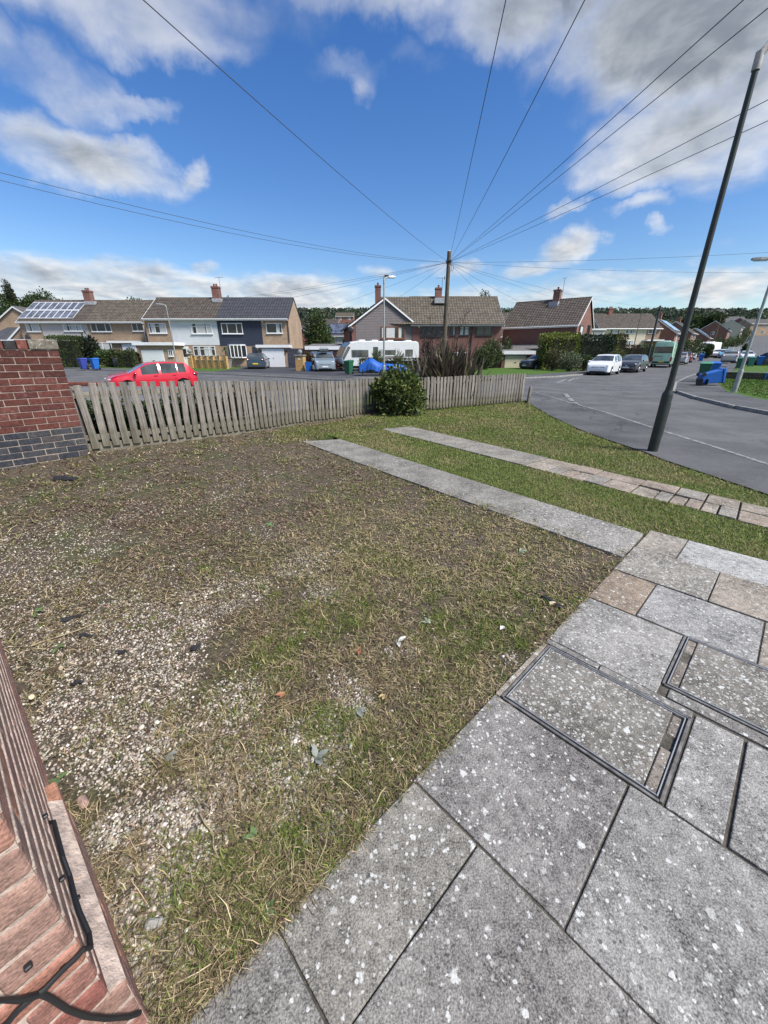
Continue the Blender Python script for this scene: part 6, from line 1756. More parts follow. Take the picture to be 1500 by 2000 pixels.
# garage with a cream door
def garage(label, Y, pxs, ptop, fas, doorpx, doorpy, wall, dmat, depth=5.0):
    X0, Z = atY(pxs[0], ptop, Y); X1, _ = atY(pxs[1], ptop, Y); b = TT(X0, Y)
    g = thing('garage', label, 'garage', (X0, Y, b - .1), 0, 'garages across the road'); Wd = X1 - X0; H = Z - b + .1
    MB().box(.12, Wd - .12, 0, depth, -.3, H - .06).build('wall', wall, g)
    MB().prism([(-.25, H - .05), (depth, H + .3), (depth, H + .38), (-.25, H + .03)], -.05, Wd + .05, lambda p, q, d: (d, p, q)).build('roof', M_FELT, g)
    MB().box(-.05, Wd + .05, -.3, -.26, H - fas, H + .04).build('fascia', M_WHITE, g)
    a0 = atY(doorpx[0], doorpy[0], Y)[0] - X0; a1 = atY(doorpx[1], doorpy[0], Y)[0] - X0; b1 = atY(doorpx[0], doorpy[0], Y)[1] - b + .1
    panel(g, FRONT, a0 - .05, a1 + .05, b1 + .01, H - fas, M_DKGREY, name='lintel')
    hdoor(g, FRONT, a0, a1, -.1, b1, dmat, 0.0, 10)
    return g
M_CREAMD = plain('cream_door_paint', (.62, .57, .40), .5, var=.04)
garage('brick garage with a cream slatted door behind the lawn', 43.5, (980, 1044), 686, .3, (987, 1028), (694, 694), M_RED, M_CREAMD)
garage('flat roofed garage with white fascia behind the grey car', 44.5, (597, 668), 677, .3, (606, 650), (686, 686), M_RED2, M_WHITE)

# ---------------- further houses
generic('brick_house', 'buff brick house with gable at the far left beyond the hedge', *(lambda p: (p[0], 61))(atY(0, 640, 61)), R(8) - 1.5708 + 1.5708, 6.0, 9, 5.6, 3, M_BUFF, M_ROOF_DK, wins=False) if False else None
def side_gable():
    Y = 56.0; Xa, Za = atY(26, 599, Y); Xr, Zr = atY(40, 607, Y); b = TT(Xa, Y)
    h = thing('gabled_house', 'buff brick gable end beyond the garden wall', 'house', (Xa - 4.2, Y, b)); M = Matrix(((0, 1, 0, 0), (1, 0, 0, 0), (0, 0, 1, 0), (0, 0, 0, 1)))
    gable_shell(h, 0, 9, 8.4, Za - b - 2.6, 2.6, M_BUFF, M_ROOF_GR, over=.35, verge=.2, M=M, fascia=False)
    X0, Z0 = atY(8, 663, 52); X1, Z1 = atY(41, 632, 52)
    l = MB(); l.add([(X0 - Xa - 4, -4.5, Z0 - b + .1), (X1 - Xa + 4.2, -4.5, Z1 - b), (X1 - Xa + 4.2, -.4, Z1 - b + .3), (X0 - Xa - 4, -.4, Z0 - b + .3)], [(0, 1, 2, 3)])
    return h
side_gable()
def lean_roof():
    Y = 51.0; A = atY(14, 664, Y); B = atY(41, 634, Y); C = atY(-40, 664, Y); b = TT(A[0], Y)
    h = thing('side_extension', 'lean-to side extension with dark sloping roof and white edge board', 'extension', (0, 0, 0))
    zA, zB = A[1], B[1]
    MB().add([(C[0], Y, zA), (A[0], Y, zA), (B[0], Y, zB), (B[0], Y + 5, zB), (C[0] - .5, Y + 5, zB), (C[0], Y, zA - .12), (A[0], Y, zA - .12), (B[0], Y, zB - .12), (B[0], Y + 5, zB - .12), (C[0] - .5, Y + 5, zB - .12)],
             [(0, 1, 2, 3, 4), (9, 8, 7, 6, 5), (0, 5, 6, 1), (1, 6, 7, 2), (2, 7, 8, 3), (3, 8, 9, 4), (4, 9, 5, 0)]).build('roof', M_ROOF_DK, h)
    mb = MB()
    for p, q in (((C[0], zA), (A[0], zA)), ((A[0], zA), (B[0], zB))):
        mb.add([(p[0], Y - .04, p[1] - .2), (q[0], Y - .04, q[1] - .2), (q[0], Y - .04, q[1] + .02), (p[0], Y - .04, p[1] + .02), (p[0], Y - .005, p[1] - .2), (q[0], Y - .005, q[1] - .2), (q[0], Y - .005, q[1] + .02), (p[0], Y - .005, p[1] + .02)], [(0, 1, 2, 3), (4, 7, 6, 5), (0, 4, 5, 1), (1, 5, 6, 2), (2, 6, 7, 3), (3, 7, 4, 0)])
    mb.build('edge_board', M_WHITE, h)
    MB().add([(C[0], Y + .1, b - .3), (B[0] + .3, Y + .1, b - .3), (B[0], Y + .1, zB - .13), (A[0], Y + .1, zA - .13), (C[0], Y + .1, zA - .13), (C[0], Y + 4.8, b - .3), (B[0] + .3, Y + 4.8, b - .3), (B[0], Y + 4.8, zB - .13), (A[0], Y + 4.8, zA - .13), (C[0], Y + 4.8, zA - .13)],
             [(0, 1, 2, 3, 4), (9, 8, 7, 6, 5), (0, 5, 6, 1), (1, 6, 7, 2), (2, 7, 8, 3), (3, 8, 9, 4), (4, 9, 5, 0)]).build('wall', M_BUFF, h)
lean_roof()
def front_gable(label, Y, apx, apy, halfw, rise, wall, roof, depth=9, rot=0.0, group=None):
    """small far house showing its gable; apex at a pixel"""
    X, Z = atY(apx, apy, Y); b = TT(X, Y)
    h = thing('gabled_house', label, 'house', (X, Y, b), rot, group); M = Matrix.Translation((-halfw, 0, 0)) @ Matrix(((0, 1, 0, 0), (1, 0, 0, 0), (0, 0, 1, 0), (0, 0, 0, 1)))
    rf = gable_shell(h, 0, depth, 2 * halfw, Z - b - rise, rise, wall, roof, over=.3, verge=.2, M=M, fascia=False)
    return h, rf
front_gable('small red brick gable seen between the navy house and the round tree', 72, 581, 634, 3.2, 2.4, M_RED2, M_ROOF_DK)
def roof_behind(label, Y, p0, p1, pe, pr, wall, roof, solar=None, group='houses behind the street'):
    X0, Ze = atY(p0, pe, Y); X1, _ = atY(p1, pe, Y); _, Zr = atY(p0, pr, Y + 3.8); b = TT(X0, Y)
    h, rf = generic('house', label, X0, Y, 0, X1 - X0, 7.6, Ze - b, Zr - Ze, wall, roof, wins=True, base=b, group=group, solar=solar, ends=False)
    return h
roof_behind('house with a solar panel roof seen beyond the round tree', 66, 630, 676, 655, 633, M_CREAM_R, M_ROOF_DK, solar=(.3, 3.5, .1, .9, 1))
roof_behind('brown roofed house showing between two brick houses', 70, 972, 1040, 655, 612, M_RED2, M_ROOF_BR)
# cream pair facing the road
Xc, Zc = atY(1172, 640, 74); Xd, _ = atY(1292, 640, 74); bc = TT(Xc, 74); _, Zr_ = atY(1230, 614, 77.8)
h, rf = generic('semi_detached_house', 'cream rendered pair of houses with brown roof down the road', Xc, 74, 0, Xd - Xc, 7.6, Zc - bc, Zr_ - Zc, M_BUFF, M_ROOF_BR, wins=False, base=bc, chim=[(Xd - Xc) * .3], ends=False)
Rw = Row(74, Xc, bc); x1 = Rw.a(1262, 650)[0]; panel(h, FRONT, .004, x1, -.2, Zc - bc - .18, M_CREAM_R, name='rendered_panel')
for p, c in (((1191, 1210, 642, 652), (.5,)), ((1221, 1241, 642, 652), (.28, .7)), ((1266, 1281, 642, 652), (.5,)), ((1219, 1236, 665, 675), (.5,))):
    a0, a1, b0, b1 = Rw.rect(*p); window(h, FRONT, a0, a1, b0, b1, cuts=c, d=.03, curt=.7, sill=False)
a0, a1, b0, b1 = Rw.rect(1253, 1285, 664, 680); flatroof(h, a0, a1, -1.4, -.01, b1); MB().box(a0 + 2, a1 - .1, -1.2, -.012, -.3, b1 - .06).build('porch_wall', M_STONEY, h)
Xg, Zg = atY(1163, 643, 66); bg = TT(Xg, 66)
g = thing('garage', 'cream garage with grey door beside the brick house end wall', 'garage', (atY(1157, 643, 66)[0], 66, bg), 0, 'garages across the road'); Wg_ = atY(1182, 643, 66)[0] - atY(1157, 643, 66)[0]
MB().box(0, Wg_, 0, 5, -.3, Zg - bg).build('wall', M_CREAM_R, g); flatroof(g, -.1, Wg_ + .1, -.15, 5, Zg - bg + .06); hdoor(g, FRONT, .25, Wg_ - .25, 0, Zg - bg - .35, M_GALV, 0, 6)
SR = R(47)
def street(label, px, py, Y, W_, D_, ea, ri, wall, roof, **kw):
    X, Z = atY(px, py, Y); b = TT(X, Y)
    return generic('street_house', label, X, Y, SR, W_, D_, ea, ri, wall, roof, base=b, group='houses facing the far road', **kw)
street('red brick gabled house with blue solar panels down the road', 1316, 664, 80, 9, 7.2, 4.4, 2.5, M_RED2, M_ROOF_BR2, chim=[2.2], solar=(1, 8, .15, .9))
street('plain brown roofed house beyond the solar gable', 1347, 664, 98, 9, 7.2, 4.5, 2.4, M_RED2, M_ROOF_BR, chim=[4])
street('low gabled house with a strip of solar panels further down', 1381, 668, 112, 8, 7, 3.2, 2.3, M_RED2, M_ROOF_BR2, solar=(1, 6, .2, .95), wins=False)
street('orange red brick gabled house beyond the far white van', 1417, 662, 140, 10, 8.0, 4.6, 2.8, M_RED2, M_ROOF_GR, chim=[])
street('white gabled grey roofed house up the hill', 1444, 656, 170, 12, 8.0, 4.6, 2.6, M_CREAM_R, M_ROOF_GR)
street('grey roofed terrace end higher up the hill', 1458, 648, 200, 14, 8.0, 4.6, 2.6, M_RED2, M_ROOF_GR)
def facing(label, p0, p1, pe, pr, Y, wall, roof, base=None):
    X0, Ze = atY(p0, pe, Y); X1, _ = atY(p1, pe, Y); _, Zr = atY(p0, pr, Y + 4); b = TT(X0, Y)
    generic('terrace_house', label, X0, Y, 0, X1 - X0, 8, max(Ze - b, 4.8), Zr - Ze, wall, roof, base=Ze - max(Ze - b, 4.8), group='houses on the far hill', ends=False)
facing('long buff brick terrace at the top of the far road', 1468, 1560, 632, 624, 190, M_BUFF, M_ROOF_GR)
facing('brown roofed houses below the far wood', 1418, 1462, 628, 619, 215, M_RED2, M_ROOF_GR)
facing('pale row of houses at the edge of the far wood', 1395, 1420, 610, 605, 330, M_CREAM_R, M_ROOF_GR)
facing('brown roofs on the hillside behind the navy house', 600, 660, 632, 624, 150, M_RED2, M_ROOF_BR)
facing('low brown roofs far behind the round tree', 655, 690, 618, 611, 200, M_RED2, M_ROOF_BR2)
# ================================================================== vehicles
def ellipsoid(mb, c, r, m=0, nu=10, nv=6):
    vs = []; fs = []
    for j in range(nv + 1):
        t = math.pi * j / nv
        for i in range(nu):
            w = 2 * math.pi * i / nu; vs.append((c[0] + r[0] * math.sin(t) * math.cos(w), c[1] + r[1] * math.sin(t) * math.sin(w), c[2] + r[2] * math.cos(t)))
    for j in range(nv):
        for i in range(nu): fs.append((j * nu + i, j * nu + (i + 1) % nu, (j + 1) * nu + (i + 1) % nu, (j + 1) * nu + i))
    return mb.add(vs, fs, m)
SPECS = {
 'hatch': dict(L=4.0, W=1.74, H=1.48, wb=2.5, r=.305, top=[(-.5, .40), (-.492, .56), (-.475, .66), (-.455, .74), (-.40, .90), (-.36, .965), (-.28, .988), (-.14, 1.0), (0, .985), (.08, .94), (.27, .675), (.33, .645), (.42, .595), (.465, .545), (.488, .47), (.5, .38)],
               belt=[(-.5, .55), (-.4, .66), (-.2, .64), (.1, .61), (.27, .60), (.5, .5)], ws=(.085, .265), rw=(-.455, -.365), sw=[(-.36, -.27), (-.255, -.075), (-.045, .145)]),
 'suv': dict(L=4.4, W=1.86, H=1.64, wb=2.68, r=.35, top=[(-.5, .42), (-.492, .58), (-.475, .68), (-.45, .74), (-.40, .93), (-.35, .985), (-.2, 1.0), (0, .99), (.07, .95), (.22, .70), (.30, .665), (.42, .62), (.475, .56), (.493, .46), (.5, .38)],
             belt=[(-.5, .58), (-.4, .68), (-.2, .66), (.1, .63), (.27, .63), (.5, .55)], ws=(.07, .215), rw=(-.445, -.375), sw=[(-.36, -.25), (-.235, -.06), (-.035, .12)]),
 'van': dict(L=5.9, W=1.99, H=2.70, wb=3.66, r=.345, top=[(-.5, .93), (-.497, .975), (-.48, .99), (-.3, 1.0), (.2, 1.0), (.28, .97), (.32, .90), (.42, .56), (.46, .52), (.485, .46), (.5, .36)],
             belt=[(-.5, .52), (.2, .52), (.4, .50), (.5, .42)], ws=(.325, .415), rw=None, sw=[(.25, .36)]),
}
def car(label, x, y, rz, kind, pm, front=True, z=None, scale=1.0, roofbox=False, plate=None, extra=None, name='parked_car', cat='car', group='vehicles parked along the roads', sc=(1, 1, 1)):
    S = SPECS[kind]; L, Wd, H, wb, r = S['L'] * sc[0], S['W'] * sc[1], S['H'] * sc[2], S['wb'] * sc[0], S['r']
    root = thing(name, label, cat, (x, y, TT(x, y) + .005 if z is None else z), rz, group)
    tx, tz = zip(*[(a * L, b * H) for a, b in S['top']]); bx, bz = zip(*[(a * L, b * H) for a, b in S['belt']])
    Rw = r * 1.16; sill = .20 if kind != 'van' else .32
    st = set(np.linspace(-.5, .5, 37)); st |= {-.495, -.485, .485, .495}
    for rng in [S['ws'], S['rw']] + S['sw']:
        if rng: st |= set(rng)
    for c in (-wb / 2 / L, wb / 2 / L): st |= set(c + np.array([-1, -.94, -.8, -.5, 0, .5, .8, .94, 1]) * Rw / L)
    st = sorted(st)
    rings = []
    for s in st:
        X = s * L; top = np.interp(X, tx, tz); be = min(np.interp(X, bx, bz), top - .02 * H); gh = max(top - be, .001)
        e = abs(s) * 2; hw = Wd / 2 * (1 - .20 * max(0, (e - .80) / .2) ** 2) * (1 if kind != 'van' or s > 0 else 1 + .17 * max(0, (e - .80) / .2) ** 2)
        zb = sill + (.06 * max(0, (e - .9) / .1))
        for c in (-wb / 2, wb / 2):
            q = Rw * Rw - (X - c) ** 2
            if q > 0: zb = max(zb, r + math.sqrt(q) * .98)
        zb = min(zb, be - .06)
        tumble = .27 if kind != 'van' else .10
        tw = hw * (1 - tumble * min(1, gh / (.40 * H)))
        zm = max(.42 * H if kind != 'van' else .3 * H, zb + .04); zm = min(zm, be - .05)
        rings.append([(X, .86 * hw, zb), (X, .975 * hw, min(zb + .05, zm)), (X, hw, zm), (X, .985 * hw, (be + zm) / 2 + .02), (X, .95 * hw, be), (X, tw, top - .13 * gh), (X, tw * .93, top - .035 * gh), (X, tw * .55, top - .002), (X, 0, top + .006 * H)])
    nj = 9; grid = []
    for rg in rings: grid.append(rg + [(a, -b, c) for a, b, c in rg[-2::-1]])
    n2 = len(grid[0]); V = [p for g in grid for p in g]
    side = {4: 'L', n2 - 2 - 4: 'R'}; body = []; glass = {}
    for i in range(len(st) - 1):
        sm = (st[i] + st[i + 1]) / 2
        for j in range(n2 - 1):
            f = (i * n2 + j, (i + 1) * n2 + j, (i + 1) * n2 + j + 1, i * n2 + j + 1); key = None
            if j in side:
                for k, (a, b) in enumerate(S['sw']):
                    if a < sm < b: key = ('side_window', k, side[j])
            if 6 <= j <= n2 - 8:
                if S['ws'] and S['ws'][0] < sm < S['ws'][1]: key = ('windscreen', 0, 0)
                if S['rw'] and S['rw'][0] < sm < S['rw'][1]: key = ('rear_window', 0, 0)
            if key: glass.setdefault(key, []).append(f)
            else: body.append(f)
    m = len(st) - 1
    body += [tuple(range(n2)), tuple(m * n2 + k for k in range(n2 - 1, -1, -1))]
    MB().add(V, body).build('body', pm, root, smooth=True, fix=True, ang=28)
    for (nm, _, _), fs in glass.items():
        used = sorted({q for f in fs for q in f}); mp = {q: k for k, q in enumerate(used)}
        MB().add([V[q] for q in used], [tuple(mp[q] for q in f) for f in fs]).build(nm, M_CARGLASS, root, smooth=True)
    MB().box(-.47 * L, .47 * L, -.40 * Wd, .40 * Wd, sill - .04, .42 * H).build('underbody', M_BLACK, root)
    for c in (-wb / 2, wb / 2):
        for sg in (-1, 1):
            wy = sg * (Wd / 2 - .115)
            w = bpy.data.objects.new('wheel', None); COL.objects.link(w); w.parent = root; w.location = (c, wy, r)
            MB().lathe([(r * .62, -.10), (r * .93, -.105), (r, -.07), (r, .07), (r * .93, .105), (r * .62, .10)], 22, axis='y').build('tyre', M_TYRE, w, smooth=True)
            rm = MB().lathe([(r * .60, sg * .0), (r * .66, sg * .085), (r * .58, sg * .10), (r * .55, sg * .06)], 20, axis='y')
            for k in range(5):
                a = k * 1.2566
                for da in (-.16, .16):
                    ca, sa = math.cos(a + da), math.sin(a + da); cb, sb = math.cos(a), math.sin(a)
                    rm.tube([(cb * r * .1, sg * .085, sb * r * .1), (ca * r * .57, sg * .09, sa * r * .57)], [.03, .024], 4)
            rm.lathe([(.05, sg * .07), (.05, sg * .098), (.02, sg * .1)], 8, axis='y')
            rm.build('rim', M_RIM, w, smooth=True)
    def part(nm, mb, mat, **k): return mb.build(nm, mat, root, **k)
    fz = .46 if kind == 'suv' else .43
    for sg in (-1, 1):
        mb = ellipsoid(MB(), (.425 * L, sg * .375 * Wd, .475 * H if kind == 'hatch' else (.52 * H if kind == 'suv' else .40 * H)), (.072 * L, .092 * Wd, .050 * H)); part('headlight', mb, M_LAMPC, smooth=True)
        if kind == 'van': mb = MB().box(-.502 * L, -.47 * L, sg * .40 * Wd, sg * .485 * Wd, .24 * H, .40 * H)
        else: mb = ellipsoid(MB(), (-.463 * L, sg * .40 * Wd, .60 * H), (.05 * L, .085 * Wd, .065 * H))
        part('rear_light', mb, M_LAMPR, smooth=kind != 'van')
        mx = (S['ws'][1] - .045) * L; mz = .655 * H if kind != 'van' else .58 * H
        mb = ellipsoid(MB(), (mx, sg * (.5 * Wd + .10), mz), (.07, .11, .075)); part('door_mirror', mb, pm, smooth=True)
        for k in range(2 if kind != 'van' else 1):
            hx = (S['sw'][-1 - k][0] + .02) * L; hz = (.56 if kind != 'van' else .42) * H
            part('door_handle', MB().box(hx, hx + .16, sg * (.5 * Wd - .012), sg * (.5 * Wd + .012), hz, hz + .03), pm)
    part('grille', MB().box(.468 * L, .4995 * L, -.27 * Wd, .27 * Wd, .335 * H, .415 * H), M_BLACK, bevel=.02)
    part('badge', ellipsoid(MB(), (.4985 * L, 0, .395 * H), (.012, .08, .05)), M_CHROME, smooth=True)
    part('lower_intake', MB().box(.478 * L, .5035 * L, -.32 * Wd, .32 * Wd, .155 * H, .215 * H), M_BLACK, bevel=.02)
    part('number_plate', MB().box(.501 * L, .506 * L, -.26, .26, .255 * H, .255 * H + .11), M_PLATEW)
    zr = .33 * H if kind != 'van' else .20 * H
    part('number_plate', MB().box(-.507 * L, -.50 * L, -.26, .26, zr, zr + .11), M_PLATEY)
    part('rear_bumper', MB().box(-.503 * L, -.47 * L, -.42 * Wd, .42 * Wd, .16 * H, .24 * H), M_DKGREY, bevel=.02)
    if kind == 'van':
        part('rear_window', MB().box(-.5035 * L, -.4995 * L, -.42 * Wd, .42 * Wd, .55 * H, .80 * H), M_CARGLASS, bevel=.05)
        part('door_seam', MB().box(-.5015 * L, -.50 * L, -.006, .006, .2 * H, .9 * H), M_BLACK); part('handle_bar', MB().box(-.508 * L, -.50 * L, -.06, .42 * Wd, .43 * H, .445 * H), M_BLACK)
        part('roof_vent', MB().box(-.2 * L, -.1 * L, -.3, .3, .995 * H, 1.04 * H), M_WHITE, bevel=.02)
    if roofbox:
        mb = MB(); mb.frus((0, 0, 0), (.85, .36), (0, 0, .2), (1.0, .42)); mb.frus((0, 0, .2), (1.0, .42), (-.1, 0, .36), (.75, .34)); o = part('roof_box', mb, M_GALV, bevel=.05, seg=2); o.location = (-.25, 0, H + .1)
        mb = MB()
        for xx in (-.7, .3): mb.tube([(xx, -.6, H - .02), (xx, -.6, H + .08), (xx, .6, H + .08), (xx, .6, H - .02)], .025, 5)
        part('roof_bar', mb, M_BLACK)
    return root
def at_px(px, Y): return atY(px, 690, Y)[0], Y
PW = paint('white_car_paint', (.74, .75, .77)); PRED = paint('red_car_paint', (.50, .010, .028)); PDK = paint('dark_grey_car_paint', (.045, .047, .055)); PLG = paint('blue_grey_car_paint', (.20, .245, .28))
PNV = paint('dark_teal_car_paint', (.03, .048, .062)); PMINT = paint('mint_green_van_paint', (.36, .58, .42)); PSIL = paint('silver_car_paint', (.36, .37, .38)); PBLU = paint('light_blue_car_paint', (.10, .36, .50)); PDR = paint('dark_red_car_paint', (.16, .01, .02))
car('red five door hatchback parked beyond the concrete drive', *at_px(287, 20.8), R(221), 'hatch', PRED)
car('white hatchback parked at the kerb of the junction', *at_px(1186, 33.2), R(-131), 'hatch', PW, sc=(1.02, 1.0, 1.03))
car('dark grey hatchback parked behind the white hatchback', *at_px(1240, 37.6), R(-133), 'hatch', PDK, sc=(1.1, 1.05, 1.0))
car('mint green high roof van seen from behind', *at_px(1299, 48.5), R(52), 'van', PMINT, name='parked_van', cat='van')
car('blue grey suv with a roof box on a drive', *at_px(633, 38.3), R(-81), 'suv', PLG, roofbox=True)
car('dark teal suv with yellow plate parked before the white garage door', *at_px(503, 43.2), R(98), 'suv', PNV, sc=(.95, .97, .95))
car('silver suv driving away down the far road', *at_px(1428, 59), R(50), 'suv', PSIL)
car('grey car parked in front of the mint green van', *at_px(1332, 56), R(50), 'hatch', PSIL)
car('dark red car parked in front of the grey car by the van', *at_px(1341, 61), R(50), 'hatch', PDR)
car('white pickup like car on a drive beyond the van', *at_px(1342, 71), R(-110), 'suv', PW)
car('white van parked by a bush far down the road', *at_px(1381, 82), R(-150), 'van', PW, name='parked_van', cat='van')
car('light blue car far down the road', *at_px(1418, 77), R(228), 'hatch', PBLU)
car('white car facing up the far road', *at_px(1459, 68), R(-125), 'hatch', PW)
car('small white car half hidden behind the light blue car', *at_px(1404, 80), R(-150), 'hatch', PW)
car('black suv on a drive by the right hand lawn', *at_px(1508, 50), R(120), 'suv', PDK)
car('dark car nose beside the cream garage door', *at_px(1056, 42.0), R(205), 'hatch', PDK)
car('white and pale blue car behind the bushes by the garage', *at_px(1092, 44.5), R(200), 'hatch', PW)

# caravan
def caravan():
    X, Y = at_px(733, 38.5); root = thing('caravan', 'white touring caravan with dark front window on the corner drive', 'caravan', (X, Y, TT(X, Y)), R(19))
    side = [(-3.05, .55), (-3.35, .75), (-3.45, 1.2), (-3.0, 2.05), (-2.55, 2.45), (-2.0, 2.58), (3.6, 2.60), (3.85, 2.5), (3.92, 2.2), (3.92, .6), (3.8, .5), (-2.9, .5)]
    MB().prism(side, -1.1, 1.1, lambda a, b, d: (a, d, b)).build('body', M_CARAVAN, root, bevel=.07, seg=3)
    fw = [(-3.44, 1.27), (-3.02, 2.05), (-2.62, 2.42), (-2.70, 2.48), (-3.10, 2.12), (-3.52, 1.3)]
    MB().prism(fw, -1.0, 1.0, lambda a, b, d: (a, d, b)).build('front_window', M_CARGLASS, root)
    MB().prism([(-3.28, .95), (-2.62, 2.05), (-2.86, 2.16), (-3.40, 1.24)], -1.106, -1.102, lambda a, b, d: (a, d, b)).build('front_side_pane', M_CARGLASS, root)
    F = Face(lambda a, b, d: (a, -1.1 - d, b))
    for a0, a1, b0, b1 in ((-2.55, -1.0, 1.25, 1.85), (-.55, -.1, .95, 2.1), (.35, 1.6, 1.45, 1.85), (2.55, 3.3, 1.3, 1.9)):
        F.box(mb := MB(), a0, a1, b0, b1, .003, .03); mb.build('window', M_CARGLASS, root, bevel=.03)
    F.box(mb := MB(), .2, 2.2, 1.15, 1.24, .002, .006); mb.build('stripe', PDR, root)
    F.box(mb := MB(), .6, 2.4, 1.28, 1.34, .002, .006); mb.build('stripe', PDK, root)
    for xx in (-1.6, -.4, 1.1, 2.9): MB().box(xx, xx + .55, -.35, .35, 2.585, 2.70).build('roof_vent', M_WHITE, root, bevel=.03)
    for sg in (-1, 1): MB().lathe([(.2, -.1), (.31, -.1), (.33, 0), (.31, .1), (.2, .1)], 18, (.4, sg * 1.0, .33), 'y').build('wheel', M_TYRE, root, smooth=True)
    MB().tube([(-3.2, 0, .5), (-4.4, 0, .45)], .05, 6).tube([(-4.1, 0, .45), (-4.1, 0, .02)], .03, 6).build('drawbar', M_BLACK, root)
    MB().box(-2.6, 3.6, -.9, .9, .35, .52).build('chassis', M_BLACK, root)
caravan()
def tarp_trailer():
    X, Y = at_px(750, 30.5); root = thing('trailer', 'small trailer under a draped blue tarpaulin behind the fence', 'trailer', (X, Y, TT(X, Y) + .0), R(0))
    n, m = 40, 15; xs = np.linspace(-1.82, 1.75, n)
    top = np.interp(xs, [-1.82, -1.6, -1.1, -.85, -.6, -.3, 0, .6, 1.2, 1.6, 1.75], [.70, .92, 1.26, 1.27, 1.10, .95, .90, .88, .82, .72, .58])
    V = []
    for i, xx in enumerate(xs):
        for j in range(m):
            t = j / (m - 1); a = math.pi * t; w = .72 * (1 - .25 * abs(xx / 1.8) ** 3)
            y = -math.cos(a) * w; h = math.sin(a) ** .55; low = .42 + .07 * math.sin(xx * 5 + (3 if t > .5 else 0)); z = low + (top[i] - low) * h
            f = .022 * math.sin(xx * 11 + t * 5) * math.sin(a) + .03 * math.sin(xx * 23 + 8 * t) * (1 - h * .6) + .03 * math.sin(t * 18 + xx * 4)
            V.append((xx + .03 * math.sin(9 * t), y + f * .9, z + f * .6))
    fs = [(i * m + j, (i + 1) * m + j, (i + 1) * m + j + 1, i * m + j + 1) for i in range(n - 1) for j in range(m - 1)]
    MB().add(V, fs).build('tarpaulin', M_TARP, root, smooth=True, fix=True, ang=50)
    MB().box(-1.6, 1.3, -.6, .6, .34, .52).build('trailer_bed', M_DKGREY, root, bevel=.02)
    for sg in (-1, 1): MB().lathe([(.14, -.08), (.26, -.08), (.27, 0), (.26, .08), (.14, .08)], 16, (-.1, sg * .68, .27), 'y').build('wheel', M_TYRE, root, smooth=True)
    MB().tube([(-1.55, -.1, .42), (-1.62, -.1, .0)], .03, 6).tube([(-1.5, 0, .42), (-2.2, 0, .40)], .035, 6).build('jockey_leg', M_DKGREY, root)
    # dinghy-like lump and bits of rope
    MB().tube([(-1.2, -.73, .5), (-1.1, -.68, .9), (-1.05, -.3, 1.36), (-1.0, .3, 1.36), (-1.0, .7, .6)], .008, 5).build('rope', M_BLACK, root)
tarp_trailer()

# ================================================================== bins
BINM = {}
def wheelie_bin(label, x, y, rz, col, lidcol=None, rot=None, z=None, s=1.0, cat='wheelie bin', sticker=True):
    key = tuple(col)
    if key not in BINM: BINM[key] = plain('bin_plastic', col, .5, var=.08, scale=4)
    bm = BINM[key]; lm = bm
    if lidcol:
        k2 = tuple(lidcol); BINM.setdefault(k2, plain('bin_lid_plastic', lidcol, .5, var=.08)); lm = BINM[k2]
    root = thing('wheelie_bin', label, cat, (x, y, TT(x, y) + .09 if z is None else z), rz, 'wheelie bins put out along the road'); root.scale = (s, s, s)
    if rot: root.rotation_euler = rot
    # local -y is the front of the bin
    MB().frus((0, -.02, .06), (.215, .225), (0, 0, .92), (.275, .315)).build('body', bm, root, bevel=.03, seg=2)
    MB().frus((0, 0, .921), (.295, .335), (0, 0, .965), (.297, .337)).build('rim', bm, root, bevel=.01)
    mb = MB(); mb.add([(-.30, -.37, .968), (.30, -.37, .968), (.30, .34, .968), (-.30, .34, .968), (-.27, -.33, 1.0), (.27, -.33, 1.0), (.27, .33, 1.07), (-.27, .33, 1.07)], [(0, 3, 2, 1), (4, 5, 6, 7), (0, 1, 5, 4), (1, 2, 6, 5), (2, 3, 7, 6), (3, 0, 4, 7)])
    mb.build('lid', lm, root, bevel=.012, seg=2)
    MB().tube([(-.25, .34, .98), (-.25, .42, 1.0), (.25, .42, 1.0), (.25, .34, .98)], .016, 6).build('handle', bm, root, smooth=True)
    for sg in (-1, 1): MB().lathe([(.03, -.025), (.1, -.025), (.1, .025), (.03, .025)], 14, (sg * .24, .2, .1), 'x').build('wheel', M_BLACK, root, smooth=True)
    MB().tube([(-.24, .2, .1), (.24, .2, .1)], .012, 5).build('axle', M_BLACK, root)
    if sticker: MB().add([(-.06, -.267, .58), (.06, -.267, .58), (.06, -.279, .72), (-.06, -.279, .72)], [(0, 1, 2, 3)]).build('sticker', M_PLATEW, root)
    return root
BLU = (.012, .115, .44); DBL = (.034, .055, .28); GRN = (.018, .105, .05)
def pxbin(px, Y): X = atY(px, 715, Y)[0]; return X, Y
wheelie_bin('dark blue wheelie bin on the pavement before the clipped hedge', *pxbin(163.5, 40), R(-24), DBL)
wheelie_bin('bright blue wheelie bin on the pavement before the clipped hedge', *pxbin(186.5, 40), R(-24), BLU)
wheelie_bin('green wheelie bin standing beside the blue grey suv', *pxbin(681, 32.5), R(-30), GRN, z=TT(0, 32.5) + .05)
wheelie_bin('green wheelie bin behind the toppled blue bin', *pxbin(1379, 23.2), R(-38), GRN, (.05, .22, .12))
wheelie_bin('blue wheelie bin close behind a green one on the corner', *pxbin(1395, 24.3), R(-30), BLU)
xb, yb = pxbin(1372, 20.6)
wheelie_bin('blue wheelie bin lying on its side on the grass corner', xb, yb, 0, BLU, rot=(R(80), R(0), R(80)), z=TT(xb, yb) + .40, sticker=False)
